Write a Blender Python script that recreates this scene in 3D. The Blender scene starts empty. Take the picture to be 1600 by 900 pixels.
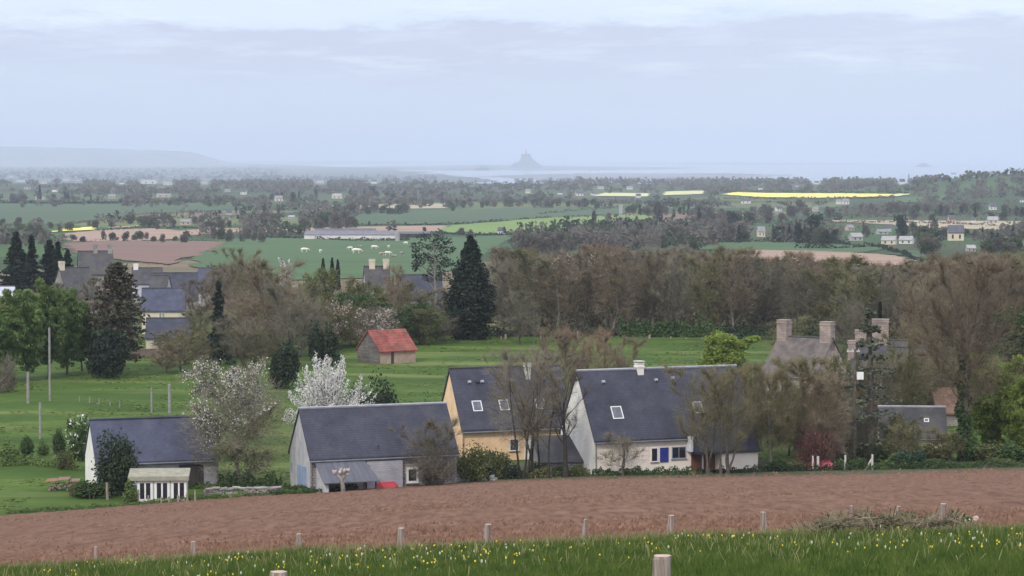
import bpy, math, random
import numpy as np
from mathutils import Vector

SC = bpy.context.scene
COL = SC.collection
R_ = math.radians
# ---------------------------------------------------------------- camera, light, exposure
F, CU, CV, HORIZON = 4200.0, 800.0, 450.0, 243.0      # telephoto lens, in pixels of a 1600 px wide picture
CAMZ = 100.0                                           # the hill top stands 100 m above the bay
PITCH = math.atan((CV - HORIZON) / F)
cam_data = bpy.data.cameras.new('camera')
cam_data.sensor_width = 36.0
cam_data.lens = 36.0 * F / 1600.0
cam_data.clip_start = 0.5
cam_data.clip_end = 200000.0
cam = bpy.data.objects.new('camera', cam_data)
COL.objects.link(cam)
cam.location = (0, 0, CAMZ)
cam.rotation_euler = (math.pi / 2 - PITCH, 0, 0)
SC.camera = cam

SUN_EL, SUN_AZ = 40.0, 206.0        # degrees; azimuth clockwise from +Y: behind the camera, to its left
sun_data = bpy.data.lights.new('sun', 'SUN')
sun_data.energy = 2.4
sun_data.angle = R_(6)
sun_data.color = (1.0, 0.92, 0.80)
sun = bpy.data.objects.new('sun', sun_data)
COL.objects.link(sun)
sun.location = (-60, -60, 300)
sd = Vector((math.sin(R_(SUN_AZ)) * math.cos(R_(SUN_EL)), math.cos(R_(SUN_AZ)) * math.cos(R_(SUN_EL)), math.sin(R_(SUN_EL))))
sun.rotation_euler = sd.to_track_quat('Z', 'Y').to_euler()

SC.view_settings.view_transform = 'Standard'
SC.view_settings.look = 'None'
SC.view_settings.exposure = -0.13
SC.view_settings.gamma = 1.0
SC.render.engine = 'CYCLES'
SC.cycles.use_denoising = True
SC.cycles.max_bounces = 5
SC.cycles.diffuse_bounces = 2
SC.cycles.transmission_bounces = 3
SC.cycles.transparent_max_bounces = 6
SC.cycles.volume_bounces = 3
SC.cycles.sample_clamp_indirect = 4.0

HAZE_DENSITY = 6.8e-5
HAZE_COLOR = (0.74, 0.83, 1.0, 1)

world = bpy.data.worlds.new('World')
SC.world = world
world.use_nodes = True


def sky_nodes():
    nt = world.node_tree
    N, L = nt.nodes, nt.links
    N.clear()
    out = N.new('ShaderNodeOutputWorld')
    bg = N.new('ShaderNodeBackground')
    bg.inputs['Strength'].default_value = 0.1
    sky = N.new('ShaderNodeTexSky')
    sky.sky_type = 'NISHITA'
    sky.sun_disc = False
    sky.sun_elevation = R_(SUN_EL)
    sky.sun_rotation = R_(SUN_AZ)
    sky.altitude = 100
    sky.air_density = 1.0
    sky.dust_density = 1.2
    sky.ozone_density = 2.0
    tc = N.new('ShaderNodeTexCoord')

    def noise(scale, zs, detail, off=(0, 0, 0), rough=0.55):
        m = N.new('ShaderNodeMapping')
        m.inputs['Scale'].default_value = (scale, scale, scale * zs)
        m.inputs['Location'].default_value = off
        L.new(tc.outputs['Generated'], m.inputs['Vector'])
        n = N.new('ShaderNodeTexNoise')
        n.inputs['Scale'].default_value = 1.0
        n.inputs['Detail'].default_value = detail
        n.inputs['Roughness'].default_value = rough
        L.new(m.outputs['Vector'], n.inputs['Vector'])
        return n.outputs['Fac']

    def ramp(src, stops):
        r = N.new('ShaderNodeValToRGB')
        e = r.color_ramp.elements
        while len(e) > 1:
            e.remove(e[-1])
        e[0].position, e[0].color = stops[0][0], (*stops[0][1], 1)
        for p, c in stops[1:]:
            k = e.new(p)
            k.color = (*c, 1)
        L.new(src, r.inputs['Fac'])
        return r.outputs['Color']

    def mix(fac, a, b):
        m = N.new('ShaderNodeMix')
        m.data_type = 'RGBA'
        for s, v in ((m.inputs['Factor'], fac), (m.inputs['A'], a), (m.inputs['B'], b)):
            if isinstance(v, bpy.types.NodeSocket):
                L.new(v, s)
            elif isinstance(v, tuple):
                s.default_value = (*v, 1)
            else:
                s.default_value = v
        return m.outputs['Result']

    def math_(op, a, b):
        m = N.new('ShaderNodeMath')
        m.operation = op
        for s, v in ((m.inputs[0], a), (m.inputs[1], b)):
            if isinstance(v, bpy.types.NodeSocket):
                L.new(v, s)
            else:
                s.default_value = v
        return m.outputs[0]

    sep = N.new('ShaderNodeSeparateXYZ')
    L.new(tc.outputs['Generated'], sep.inputs[0])
    z = sep.outputs['Z']
    veil = mix(0.8, sky.outputs['Color'], SKY['veil'])            # a thin high overcast over the blue
    # ragged bank of lavender grey cloud low over the bay
    edge = noise(17, 4.0, 10, (3.1, 0.4, 0.2), 0.66)
    zz = math_('ADD', z, math_('MULTIPLY', math_('SUBTRACT', edge, 0.5), 0.030))
    bank = ramp(zz, [(0.0, (0, 0, 0)), (0.022, (0, 0, 0)), (0.034, (1, 1, 1)), (0.0480, (1, 1, 1)), (0.0498, (0, 0, 0)), (1, (0, 0, 0))])
    body = noise(9, 6.0, 5, (0.3, 1.4, 0.8))
    bank = math_('MULTIPLY', bank, ramp(body, [(0.30, (0, 0, 0)), (0.46, (1, 1, 1))]))
    # more to the left than to the right
    xr = ramp(math_('ADD', sep.outputs['X'], 0.5), [(0.5, (1, 1, 1)), (0.56, (0.85, 0.85, 0.85)), (0.64, (0.5, 0.5, 0.5))])
    bank = math_('MULTIPLY', bank, xr)
    c1 = mix(math_('MULTIPLY', bank, 0.95), veil, SKY['bank'])
    # bright torn streaks under and over it
    st = ramp(noise(20, 7.0, 7, (7.3, 2.0, 0.6), 0.62), [(0.50, (0, 0, 0)), (0.72, (1, 1, 1))])
    band = ramp(z, [(0.026, (0, 0, 0)), (0.034, (1, 1, 1)), (0.045, (0.35, 0.35, 0.35)), (0.050, (1, 1, 1)), (0.3, (0.3, 0.3, 0.3))])
    c2 = mix(math_('MULTIPLY', math_('MULTIPLY', st, band), 0.6), c1, SKY['streak'])
    c2 = mix(math_('MULTIPLY', ramp(zz, [(0.0485, (0, 0, 0)), (0.0515, (1, 1, 1)), (0.09, (0.5, 0.5, 0.5)), (0.2, (0, 0, 0))]), 0.5), c2, SKY['streak'])
    # broken cloud over the rest of the dome
    hi = ramp(noise(2.2, 1.6, 6, (0, 0, 0)), [(0.42, (0, 0, 0)), (0.62, (1, 1, 1))])
    hi = math_('MULTIPLY', hi, ramp(z, [(0.08, (0, 0, 0)), (0.2, (1, 1, 1))]))
    # an overcast dome is brighter overhead than at its rim
    c2 = mix(ramp(z, [(0.07, (0, 0, 0)), (0.35, (1, 1, 1))]), c2, SKY['top'])
    c3 = mix(math_('MULTIPLY', hi, 0.6), c2, SKY['high'])
    L.new(c3, bg.inputs['Color'])
    L.new(bg.outputs[0], out.inputs['Surface'])


# radiances before the background strength of 0.1
SKY = dict(veil=(8.0, 9.3, 11.9), bank=(7.0, 7.7, 9.6), streak=(10.6, 11.8, 13.6), high=(17.5, 17.7, 18.6), top=(11.8, 12.5, 14.6))
sky_nodes()

# ---------------------------------------------------------------- small helpers


def tag(o, label=None, cat=None, group=None, kind=None):
    if label:
        o['label'] = label
    if cat:
        o['category'] = cat
    if group:
        o['group'] = group
    if kind:
        o['kind'] = kind
    return o


def empty(name, loc, rz=0.0, scale=None):
    o = bpy.data.objects.new(name, None)
    o.empty_display_size = 0.3
    o.location = loc
    o.rotation_euler = (0, 0, rz)
    if scale:
        o.scale = scale
    COL.objects.link(o)
    return o


def copy_tree(o, parent=None):
    c = o.copy()
    COL.objects.link(c)
    c.parent = parent
    for ch in list(o.children):
        copy_tree(ch, c)
    return c


def link_mesh(name, me, m, parent=None):
    o = bpy.data.objects.new(name, me)
    if m is not None:
        me.materials.append(m)
    COL.objects.link(o)
    o.parent = parent
    return o


class MB:
    """collects polygons, builds one mesh"""
    def __init__(s):
        s.v, s.f, s.mi, s.cur = [], [], [], 0

    def add(s, vs, fs):
        b = len(s.v)
        s.v += [tuple(p) for p in vs]
        for f in fs:
            s.f.append(tuple(b + i for i in f))
            s.mi.append(s.cur)

    def hexa(s, p):
        s.add(p, [(0, 3, 2, 1), (4, 5, 6, 7), (0, 1, 5, 4), (1, 2, 6, 5), (2, 3, 7, 6), (3, 0, 4, 7)])

    def box(s, a, b):
        x0, y0, z0 = a
        x1, y1, z1 = b
        s.hexa([(x0, y0, z0), (x1, y0, z0), (x1, y1, z0), (x0, y1, z0), (x0, y0, z1), (x1, y0, z1), (x1, y1, z1), (x0, y1, z1)])

    def obox(s, c, ax, ay, az):
        c, ax, ay, az = map(Vector, (c, ax, ay, az))
        s.hexa([c - ax - ay - az, c + ax - ay - az, c + ax + ay - az, c - ax + ay - az,
                c - ax - ay + az, c + ax - ay + az, c + ax + ay + az, c - ax + ay + az])

    def tube(s, pts, rad, n=5, cap=True):
        pts = [Vector(p) for p in pts]
        if not hasattr(rad, '__len__'):
            rad = [rad] * len(pts)
        b = len(s.v)
        for i, p in enumerate(pts):
            d = (pts[min(i + 1, len(pts) - 1)] - pts[max(i - 1, 0)])
            d = d.normalized() if d.length > 1e-9 else Vector((0, 0, 1))
            u = d.orthogonal().normalized() if i == 0 else (u - d * u.dot(d)).normalized()
            w = d.cross(u)
            for k in range(n):
                a = 2 * math.pi * k / n
                s.v.append(tuple(p + (u * math.cos(a) + w * math.sin(a)) * rad[i]))
        for i in range(len(pts) - 1):
            for k in range(n):
                s.f.append((b + i * n + k, b + i * n + (k + 1) % n, b + (i + 1) * n + (k + 1) % n, b + (i + 1) * n + k))
                s.mi.append(s.cur)
        if cap:
            s.f.append(tuple(b + k for k in reversed(range(n))))
            s.f.append(tuple(b + (len(pts) - 1) * n + k for k in range(n)))
            s.mi += [s.cur, s.cur]

    def lathe(s, prof, n=12, c=(0, 0, 0)):
        s.tube_rings([[(c[0] + r * math.cos(2 * math.pi * k / n), c[1] + r * math.sin(2 * math.pi * k / n), c[2] + z) for k in range(n)] for r, z in prof])

    def tube_rings(s, rings):
        b, n = len(s.v), len(rings[0])
        for r in rings:
            s.v += [tuple(p) for p in r]
        for i in range(len(rings) - 1):
            for k in range(n):
                s.f.append((b + i * n + k, b + i * n + (k + 1) % n, b + (i + 1) * n + (k + 1) % n, b + (i + 1) * n + k))
                s.mi.append(s.cur)
        s.f.append(tuple(b + k for k in reversed(range(n))))
        s.f.append(tuple(b + (len(rings) - 1) * n + k for k in range(n)))
        s.mi += [s.cur, s.cur]

    def mesh(s, name, smooth=False):
        me = bpy.data.meshes.new(name)
        me.from_pydata(s.v, [], s.f)
        if any(s.mi):
            me.polygons.foreach_set('material_index', s.mi)
        if smooth:
            me.polygons.foreach_set('use_smooth', [True] * len(me.polygons))
        me.update()
        return me

    def build(s, name, m, parent=None, smooth=False):
        ms = m if isinstance(m, (list, tuple)) else [m]
        o = link_mesh(name, s.mesh(name, smooth), ms[0], parent)
        for k in ms[1:]:
            o.data.materials.append(k)
        return o


def quads_mesh(name, V, per=4):
    """V: (n, per, 3) array of separate faces"""
    V = np.asarray(V, dtype=np.float32)
    n = V.shape[0]
    me = bpy.data.meshes.new(name)
    me.vertices.add(n * per)
    me.vertices.foreach_set('co', V.reshape(-1))
    me.loops.add(n * per)
    me.loops.foreach_set('vertex_index', np.arange(n * per, dtype=np.int32))
    me.polygons.add(n)
    me.polygons.foreach_set('loop_start', np.arange(n, dtype=np.int32) * per)
    me.polygons.foreach_set('loop_total', np.full(n, per, dtype=np.int32))
    me.update(calc_edges=True)
    return me


def grid_mesh(name, P, smooth=True):
    """P: (rows, cols, 3)"""
    r, c = P.shape[:2]
    me = bpy.data.meshes.new(name)
    me.vertices.add(r * c)
    me.vertices.foreach_set('co', P.astype(np.float32).reshape(-1))
    i = np.arange((r - 1) * (c - 1))
    a = (i // (c - 1)) * c + i % (c - 1)
    q = np.stack([a, a + 1, a + c + 1, a + c], 1).astype(np.int32)
    n = len(q)
    me.loops.add(n * 4)
    me.loops.foreach_set('vertex_index', q.reshape(-1))
    me.polygons.add(n)
    me.polygons.foreach_set('loop_start', np.arange(n, dtype=np.int32) * 4)
    me.polygons.foreach_set('loop_total', np.full(n, 4, dtype=np.int32))
    me.polygons.foreach_set('use_smooth', np.full(n, smooth))
    me.update(calc_edges=True)
    return me


# ---------------------------------------------------------------- materials
_MATS = {}


def mat(name, c, rough=0.85, var=0.25, scale=3.0, scale3=None, rand=0.0, trans=0.0, bump=0.0, detail=4.0, c2=None, spec=0.25, metal=0.0, stain=None):
    """diffuse-ish surface whose own colour varies with a noise; c2 = colour of the other noise pole; rand = per object variation"""
    if name in _MATS:
        return _MATS[name]
    m = bpy.data.materials.new(name)
    m.use_nodes = True
    N, L = m.node_tree.nodes, m.node_tree.links
    N.clear()
    out = N.new('ShaderNodeOutputMaterial')
    b = N.new('ShaderNodeBsdfPrincipled')
    b.inputs['Roughness'].default_value = rough
    b.inputs['Metallic'].default_value = metal
    b.inputs['Specular IOR Level'].default_value = spec
    tc = N.new('ShaderNodeTexCoord')
    mp = N.new('ShaderNodeMapping')
    mp.inputs['Scale'].default_value = scale3 or (scale, scale, scale)
    L.new(tc.outputs['Object'], mp.inputs['Vector'])
    nz = N.new('ShaderNodeTexNoise')
    nz.inputs['Scale'].default_value = 1.0
    nz.inputs['Detail'].default_value = detail
    L.new(mp.outputs['Vector'], nz.inputs['Vector'])
    rp = N.new('ShaderNodeValToRGB')
    e = rp.color_ramp.elements
    lo = c if c2 else tuple(x * (1 - var) for x in c)
    hi = c2 if c2 else tuple(min(1, x * (1 + var)) for x in c)
    e[0].position, e[0].color = 0.33, (*lo, 1)
    e[1].position, e[1].color = 0.67, (*hi, 1)
    L.new(nz.outputs['Fac'], rp.inputs['Fac'])
    col = rp.outputs['Color']
    if rand:
        oi = N.new('ShaderNodeObjectInfo')
        mr = N.new('ShaderNodeMapRange')
        mr.inputs['To Min'].default_value = 1 - rand
        mr.inputs['To Max'].default_value = 1 + rand
        L.new(oi.outputs['Random'], mr.inputs['Value'])
        hs = N.new('ShaderNodeHueSaturation')
        L.new(mr.outputs[0], hs.inputs['Value'])
        L.new(col, hs.inputs['Color'])
        col = hs.outputs['Color']
    if stain:
        n2 = N.new('ShaderNodeTexNoise')
        n2.inputs['Scale'].default_value = stain[1]
        n2.inputs['Detail'].default_value = 6
        L.new(tc.outputs['Object'], n2.inputs['Vector'])
        r2 = N.new('ShaderNodeValToRGB')
        r2.color_ramp.elements[0].position = stain[2]
        r2.color_ramp.elements[1].position = stain[2] + 0.18
        L.new(n2.outputs['Fac'], r2.inputs['Fac'])
        mx = N.new('ShaderNodeMix')
        mx.data_type = 'RGBA'
        L.new(r2.outputs['Color'], mx.inputs['Factor'])
        L.new(col, mx.inputs['A'])
        mx.inputs['B'].default_value = (*stain[0], 1)
        col = mx.outputs['Result']
    L.new(col, b.inputs['Base Color'])
    if bump:
        bp = N.new('ShaderNodeBump')
        bp.inputs['Strength'].default_value = bump
        bp.inputs['Distance'].default_value = 0.05
        L.new(nz.outputs['Fac'], bp.inputs['Height'])
        L.new(bp.outputs[0], b.inputs['Normal'])
    if trans:
        t = N.new('ShaderNodeBsdfTranslucent')
        L.new(col, t.inputs['Color'])
        mx = N.new('ShaderNodeMixShader')
        mx.inputs[0].default_value = trans
        L.new(b.outputs[0], mx.inputs[1])
        L.new(t.outputs[0], mx.inputs[2])
        L.new(mx.outputs[0], out.inputs['Surface'])
    else:
        L.new(b.outputs[0], out.inputs['Surface'])
    _MATS[name] = m
    return m


def brick_mat(name, c1, c2, cm, bw, bh, mortar, rough=0.8, var=0.3, spec=0.3, axes='XZ', bias=0.0, patch=None):
    """courses (slates, stone, boards) from the object's own coordinates"""
    if name in _MATS:
        return _MATS[name]
    m = bpy.data.materials.new(name)
    m.use_nodes = True
    N, L = m.node_tree.nodes, m.node_tree.links
    b = N['Principled BSDF']
    b.inputs['Roughness'].default_value = rough
    b.inputs['Specular IOR Level'].default_value = spec
    tc = N.new('ShaderNodeTexCoord')
    sp = N.new('ShaderNodeSeparateXYZ')
    L.new(tc.outputs['Object'], sp.inputs[0])
    cb = N.new('ShaderNodeCombineXYZ')
    if axes == 'XZ':       # walls facing any side: x+y along, z up
        ad = N.new('ShaderNodeMath')
        ad.operation = 'ADD'
        L.new(sp.outputs['X'], ad.inputs[0])
        L.new(sp.outputs['Y'], ad.inputs[1])
        L.new(ad.outputs[0], cb.inputs['X'])
    else:
        L.new(sp.outputs['X'], cb.inputs['X'])
    L.new(sp.outputs['Z'], cb.inputs['Y'])
    br = N.new('ShaderNodeTexBrick')
    br.inputs['Scale'].default_value = 1.0
    br.inputs['Color1'].default_value = (*c1, 1)
    br.inputs['Color2'].default_value = (*c2, 1)
    br.inputs['Mortar'].default_value = (*cm, 1)
    br.inputs['Mortar Size'].default_value = mortar
    br.inputs['Bias'].default_value = bias
    br.inputs['Brick Width'].default_value = bw
    br.inputs['Row Height'].default_value = bh
    L.new(cb.outputs[0], br.inputs['Vector'])
    nz = N.new('ShaderNodeTexNoise')
    nz.inputs['Scale'].default_value = 0.7
    nz.inputs['Detail'].default_value = 7
    L.new(tc.outputs['Object'], nz.inputs['Vector'])
    mr = N.new('ShaderNodeMapRange')
    mr.inputs['From Min'].default_value = 0.3
    mr.inputs['From Max'].default_value = 0.7
    mr.inputs['To Min'].default_value = 1 - var
    mr.inputs['To Max'].default_value = 1 + var
    L.new(nz.outputs['Fac'], mr.inputs['Value'])
    hs = N.new('ShaderNodeHueSaturation')
    L.new(br.outputs['Color'], hs.inputs['Color'])
    L.new(mr.outputs[0], hs.inputs['Value'])
    col = hs.outputs['Color']
    if patch:
        n2 = N.new('ShaderNodeTexNoise')
        n2.inputs['Scale'].default_value = patch[1]
        n2.inputs['Detail'].default_value = 9
        n2.inputs['Roughness'].default_value = 0.65
        L.new(tc.outputs['Object'], n2.inputs['Vector'])
        r2 = N.new('ShaderNodeMapRange')
        r2.inputs['From Min'].default_value = patch[2]
        r2.inputs['From Max'].default_value = patch[2] + 0.22
        r2.inputs['To Max'].default_value = 0.75
        L.new(n2.outputs['Fac'], r2.inputs['Value'])
        mx = N.new('ShaderNodeMix')
        mx.data_type = 'RGBA'
        L.new(r2.outputs[0], mx.inputs['Factor'])
        L.new(col, mx.inputs['A'])
        mx.inputs['B'].default_value = (*patch[0], 1)
        col = mx.outputs['Result']
    L.new(col, b.inputs['Base Color'])
    _MATS[name] = m
    return m


# ---------------------------------------------------------------- the lie of the land
_hd = np.array([-400, 0, 250, 450, 650, 900, 1200, 1600, 2000, 2500, 3500, 5000, 7000, 9000, 10000, 90000], float)
_hh = np.array([30, 30, 30, 30, 32.5, 36, 41.5, 48, 50.5, 52, 53, 54, 72, 99, 103, 103], float)
_td = np.concatenate([np.linspace(-400, 12000, 6201), [90000.0]])
_th = np.interp(_td, _hd, _hh)
_k = np.exp(-0.5 * (np.arange(-60, 61) / 25.0) ** 2)
_k /= _k.sum()
_core = _th[:-1].copy()
_pad = np.concatenate([np.full(60, _core[0]), _core, np.full(60, _core[-1])])
_th[:-1] = np.convolve(_pad, _k, mode='valid')


def hashn(ix, iy, seed):
    h = (ix.astype(np.int64) * 374761393 + iy.astype(np.int64) * 668265263 + seed * 982451653) & 0xFFFFFFFF
    h = ((h ^ (h >> 13)) * 1274126177) & 0xFFFFFFFF
    h = h ^ (h >> 16)
    return (h & 0xFFFFFF) / float(0xFFFFFF)


def vnoise(x, y, seed=0):
    x, y = np.asarray(x, float), np.asarray(y, float)
    ix, iy = np.floor(x), np.floor(y)
    fx, fy = x - ix, y - iy
    fx, fy = fx * fx * (3 - 2 * fx), fy * fy * (3 - 2 * fy)
    a, b = hashn(ix, iy, seed), hashn(ix + 1, iy, seed)
    c, d = hashn(ix, iy + 1, seed), hashn(ix + 1, iy + 1, seed)
    return (a * (1 - fx) + b * fx) * (1 - fy) + (c * (1 - fx) + d * fx) * fy


def G(x, y):
    """height of the ground above the bay"""
    x, y = np.asarray(x, float), np.asarray(y, float)
    s = np.clip(0.045 * x - 0.025 * np.sqrt(x * x + 16), -12, 4)
    p = -8.5 - 0.1155 * (y - 60) + s
    flat = -np.interp(y, _td, _th)
    flat = flat + 28 * np.exp(-0.5 * (((x - 660) / 125) ** 2 + ((y - 3350) / 500) ** 2))
    flat = flat + 5 * np.exp(-0.5 * (((x - 500) / 160) ** 2 + ((y - 2300) / 350) ** 2))
    far = np.clip((y - 500) / 700, 0, 1)
    flat = flat + far * 3.0 * (vnoise(x / 420 + 7, y / 420, 3) - 0.5) * np.clip((9000 - y) / 2000, 0, 1)
    near = np.clip((y - 262) / 40, 0, 1) * (1 - far)
    flat = flat + near * 0.5 * (vnoise(x / 26, y / 26, 5) - 0.5)
    k = 0.4
    m = np.maximum(p, flat)
    z = m + k * np.log1p(np.exp(-np.abs(p - flat) / k))
    return z + CAMZ


def ray(u, v):
    a, b = (u - CU) / F, (CV - v) / F
    dy = math.cos(PITCH) + b * math.sin(PITCH)
    dz = -math.sin(PITCH) + b * math.cos(PITCH)
    return a / dy, dz / dy


def at(u, v, D):
    a, b = ray(u, v)
    return Vector((a * D, D, CAMZ + b * D))


def gnd(u, D, dz=0.0):
    z = float(G((u - CU) / F * D, D))
    v = HORIZON + F * (CAMZ - z) / D
    x = ray(u, v)[0] * D
    return Vector((x, D, float(G(x, D)) + dz))


def hit(u, v, y0=300.0, y1=20000.0):
    a, b = ray(u, v)
    ys = np.geomspace(y0, y1, 4000)
    g = (CAMZ + b * ys) - G(a * ys, ys)
    i = np.argmax(g < 0)
    if g[i] >= 0:
        i = len(ys) - 1
    if i > 0:
        lo, hi_ = ys[i - 1], ys[i]
        for _ in range(25):
            md = (lo + hi_) / 2
            if CAMZ + b * md - float(G(a * md, md)) < 0:
                hi_ = md
            else:
                lo = md
        y = hi_
    else:
        y = ys[0]
    return Vector((a * y, y, float(G(a * y, y))))


def height_to(vtop, D, base_z):
    return (CAMZ + ray(CU, vtop)[1] * D) - base_z
# ---------------------------------------------------------------- ground


def ground_material():
    m = bpy.data.materials.new('countryside')
    m.use_nodes = True
    N, L = m.node_tree.nodes, m.node_tree.links
    b = N['Principled BSDF']
    b.inputs['Roughness'].default_value = 0.95
    b.inputs['Specular IOR Level'].default_value = 0.1
    geo = N.new('ShaderNodeNewGeometry')
    sep = N.new('ShaderNodeSeparateXYZ')
    L.new(geo.outputs['Position'], sep.inputs[0])

    def noise(sx, sy, detail=4, off=0.0):
        mp = N.new('ShaderNodeMapping')
        mp.inputs['Scale'].default_value = (sx, sy, 0.0)
        mp.inputs['Location'].default_value = (off, off, off)
        L.new(geo.outputs['Position'], mp.inputs['Vector'])
        n = N.new('ShaderNodeTexNoise')
        n.inputs['Scale'].default_value = 1
        n.inputs['Detail'].default_value = detail
        L.new(mp.outputs['Vector'], n.inputs['Vector'])
        return n.outputs['Fac']

    def ramp(src, stops, const=False):
        r = N.new('ShaderNodeValToRGB')
        e = r.color_ramp.elements
        if const:
            r.color_ramp.interpolation = 'CONSTANT'
        while len(e) > 1:
            e.remove(e[-1])
        e[0].position, e[0].color = stops[0][0], (*stops[0][1], 1)
        for p, c in stops[1:]:
            e.new(p).color = (*c, 1)
        L.new(src, r.inputs['Fac'])
        return r.outputs['Color']

    def mr(src, a, c, lo=0.0, hi=1.0):
        n = N.new('ShaderNodeMapRange')
        n.inputs['From Min'].default_value = a
        n.inputs['From Max'].default_value = c
        n.inputs['To Min'].default_value = lo
        n.inputs['To Max'].default_value = hi
        L.new(src, n.inputs['Value'])
        return n.outputs[0]

    def mix(f, a, c, mode='MIX'):
        n = N.new('ShaderNodeMix')
        n.data_type = 'RGBA'
        n.blend_type = mode
        for s, v in ((n.inputs['Factor'], f), (n.inputs['A'], a), (n.inputs['B'], c)):
            if isinstance(v, bpy.types.NodeSocket):
                L.new(v, s)
            elif isinstance(v, tuple):
                s.default_value = (*v, 1)
            else:
                s.default_value = v
        return n.outputs['Result']

    # pasture round the houses: soft streaks of paler, shorter grass
    past = ramp(noise(0.05, 0.10, 8), [(0.3, GREEN['deep']), (0.55, GREEN['mid']), (0.75, GREEN['pale'])])
    past = mix(mr(noise(0.5, 0.5, 7, 4.0), 0.35, 0.7, 0.0, 0.75), past, GREEN['deep'])
    worn_lit = mr(noise(0.03, 0.11, 7, 9.0), 0.50, 0.68, 0.0, 0.75)  # yellowish streaks: worn grass, with sunlit streaks painted into the colour
    past = mix(worn_lit, past, GREEN['straw_lit'])
    # patchwork of distant fields
    mp = N.new('ShaderNodeMapping')
    mp.inputs['Rotation'].default_value = (0, 0, 0.35)
    mp.inputs['Scale'].default_value = (1 / 240, 1 / 330, 0)
    L.new(geo.outputs['Position'], mp.inputs['Vector'])
    vo = N.new('ShaderNodeTexVoronoi')
    vo.distance = 'CHEBYCHEV'
    vo.inputs['Scale'].default_value = 1
    L.new(mp.outputs['Vector'], vo.inputs['Vector'])
    sc = N.new('ShaderNodeSeparateColor')
    L.new(vo.outputs['Color'], sc.inputs[0])
    fld = ramp(sc.outputs[0], [(0.0, (0.042, 0.072, 0.03)), (0.22, (0.05, 0.095, 0.036)), (0.42, (0.07, 0.08, 0.045)), (0.6, (0.065, 0.12, 0.038)), (0.74, (0.05, 0.075, 0.035)), (0.88, (0.20, 0.15, 0.10)), (0.95, (0.15, 0.17, 0.07))], True)
    fld = mix(mr(noise(0.012, 0.03, 5, 2.0), 0.35, 0.7, 0.0, 0.5), fld, (0.04, 0.085, 0.04))
    # wooded low ground further out
    wood = ramp(noise(0.004, 0.0016, 5, 1.0), [(0.35, (0.05, 0.06, 0.045)), (0.55, (0.06, 0.085, 0.045)), (0.72, (0.13, 0.13, 0.09))])
    c = mix(mr(sep.outputs['Y'], 440, 560), past, fld)
    c = mix(mr(sep.outputs['Y'], 2600, 4200), c, wood)
    # foreground meadow
    mead = ramp(noise(0.8, 0.8, 6, 3.0), [(0.3, (0.035, 0.07, 0.012)), (0.7, (0.07, 0.125, 0.025))])
    c = mix(mr(sep.outputs['Y'], 62, 70), mead, c)
    L.new(c, b.inputs['Base Color'])
    return m


GREEN = dict(deep=(0.038, 0.074, 0.013), mid=(0.068, 0.120, 0.020), pale=(0.120, 0.178, 0.034), straw_lit=(0.155, 0.185, 0.058))
rows = np.unique(np.concatenate([np.linspace(-60, 40, 26), np.linspace(40, 300, 131), np.geomspace(300, 13000, 190), np.geomspace(13000, 56000, 14)]))
t = np.linspace(-1, 1, 361)
t = 0.35 * t + 0.65 * t ** 3
P = np.zeros((len(rows), len(t), 3))
for i, y in enumerate(rows):
    hw = 160 + 0.75 * max(y, 0)
    P[i, :, 0] = t * hw
    P[i, :, 1] = y
P[..., 2] = G(P[..., 0], P[..., 1])
# the coast: the land on the left runs out much further along the bay
o = link_mesh('ground', grid_mesh('ground', P), ground_material())
tag(o, kind='structure')

# low polder land on the left and behind the bay, above the water
m_polder = mat('polder', (0.035, 0.05, 0.035), c2=(0.09, 0.10, 0.07), scale3=(0.003, 0.0012, 0), detail=6)
m_sand = mat('wet_sand', (0.10, 0.11, 0.115), c2=(0.20, 0.20, 0.20), scale3=(0.0012, 0.0004, 0), rough=0.75)


def sheet(name, pts, z, m):
    mb = MB()
    mb.add([(x, y, z) for x, y in pts], [tuple(range(len(pts)))])
    o = mb.build(name, m)
    o.visible_shadow = True
    tag(o, kind='structure')
    return o


def lowland(pix, z, name, m, seed=1):
    """a flat outline on the bay floor, given as pixel corners, with a ragged shore"""
    w = []
    for (u, v) in pix:
        a, b = ray(u, v)
        D = (CAMZ - z) / -b
        w.append((a * D, D))
    rng = np.random.default_rng(seed)
    out = []
    for i in range(len(w)):
        p, q = np.array(w[i]), np.array(w[(i + 1) % len(w)])
        n = 14
        for k in range(n):
            j = rng.normal(0, 1, 2) * np.array([0.004, 0.012]) * p[1] * (k > 0)
            out.append(p + (q - p) * k / n + j)
    return sheet(name, out, z, m)


water = sheet('water', [(-42000, 9300), (42000, 9300), (42000, 55500), (-42000, 55500)], 0.0,
              mat('sea_water', (0.10, 0.14, 0.17), rough=0.12, var=0.1, scale=0.001, spec=0.5))
lowland([(-900, 290), (-900, 250.5), (-100, 250.5), (230, 253), (440, 257), (620, 264), (700, 273), (760, 281), (700, 292)], 1.2, 'polder', m_polder, 2)
lowland([(560, 261), (740, 257.5), (800, 259.5), (980, 260), (1090, 262.5), (940, 265.5), (760, 266.5), (640, 266)], 0.6, 'sand_flat', m_sand, 3)
lowland([(760, 276), (900, 270.5), (1120, 271), (1240, 274), (1100, 280), (880, 283)], 0.5, 'sand_flat', m_sand, 4)
lowland([(300, 253), (520, 251.5), (780, 252.5), (690, 255), (480, 256)], 1.6, 'sand_flat', m_sand, 6)
lowland([(880, 254.5), (1150, 254), (1420, 257), (1100, 257.5)], 0.5, 'sand_flat', m_sand, 5)


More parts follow.
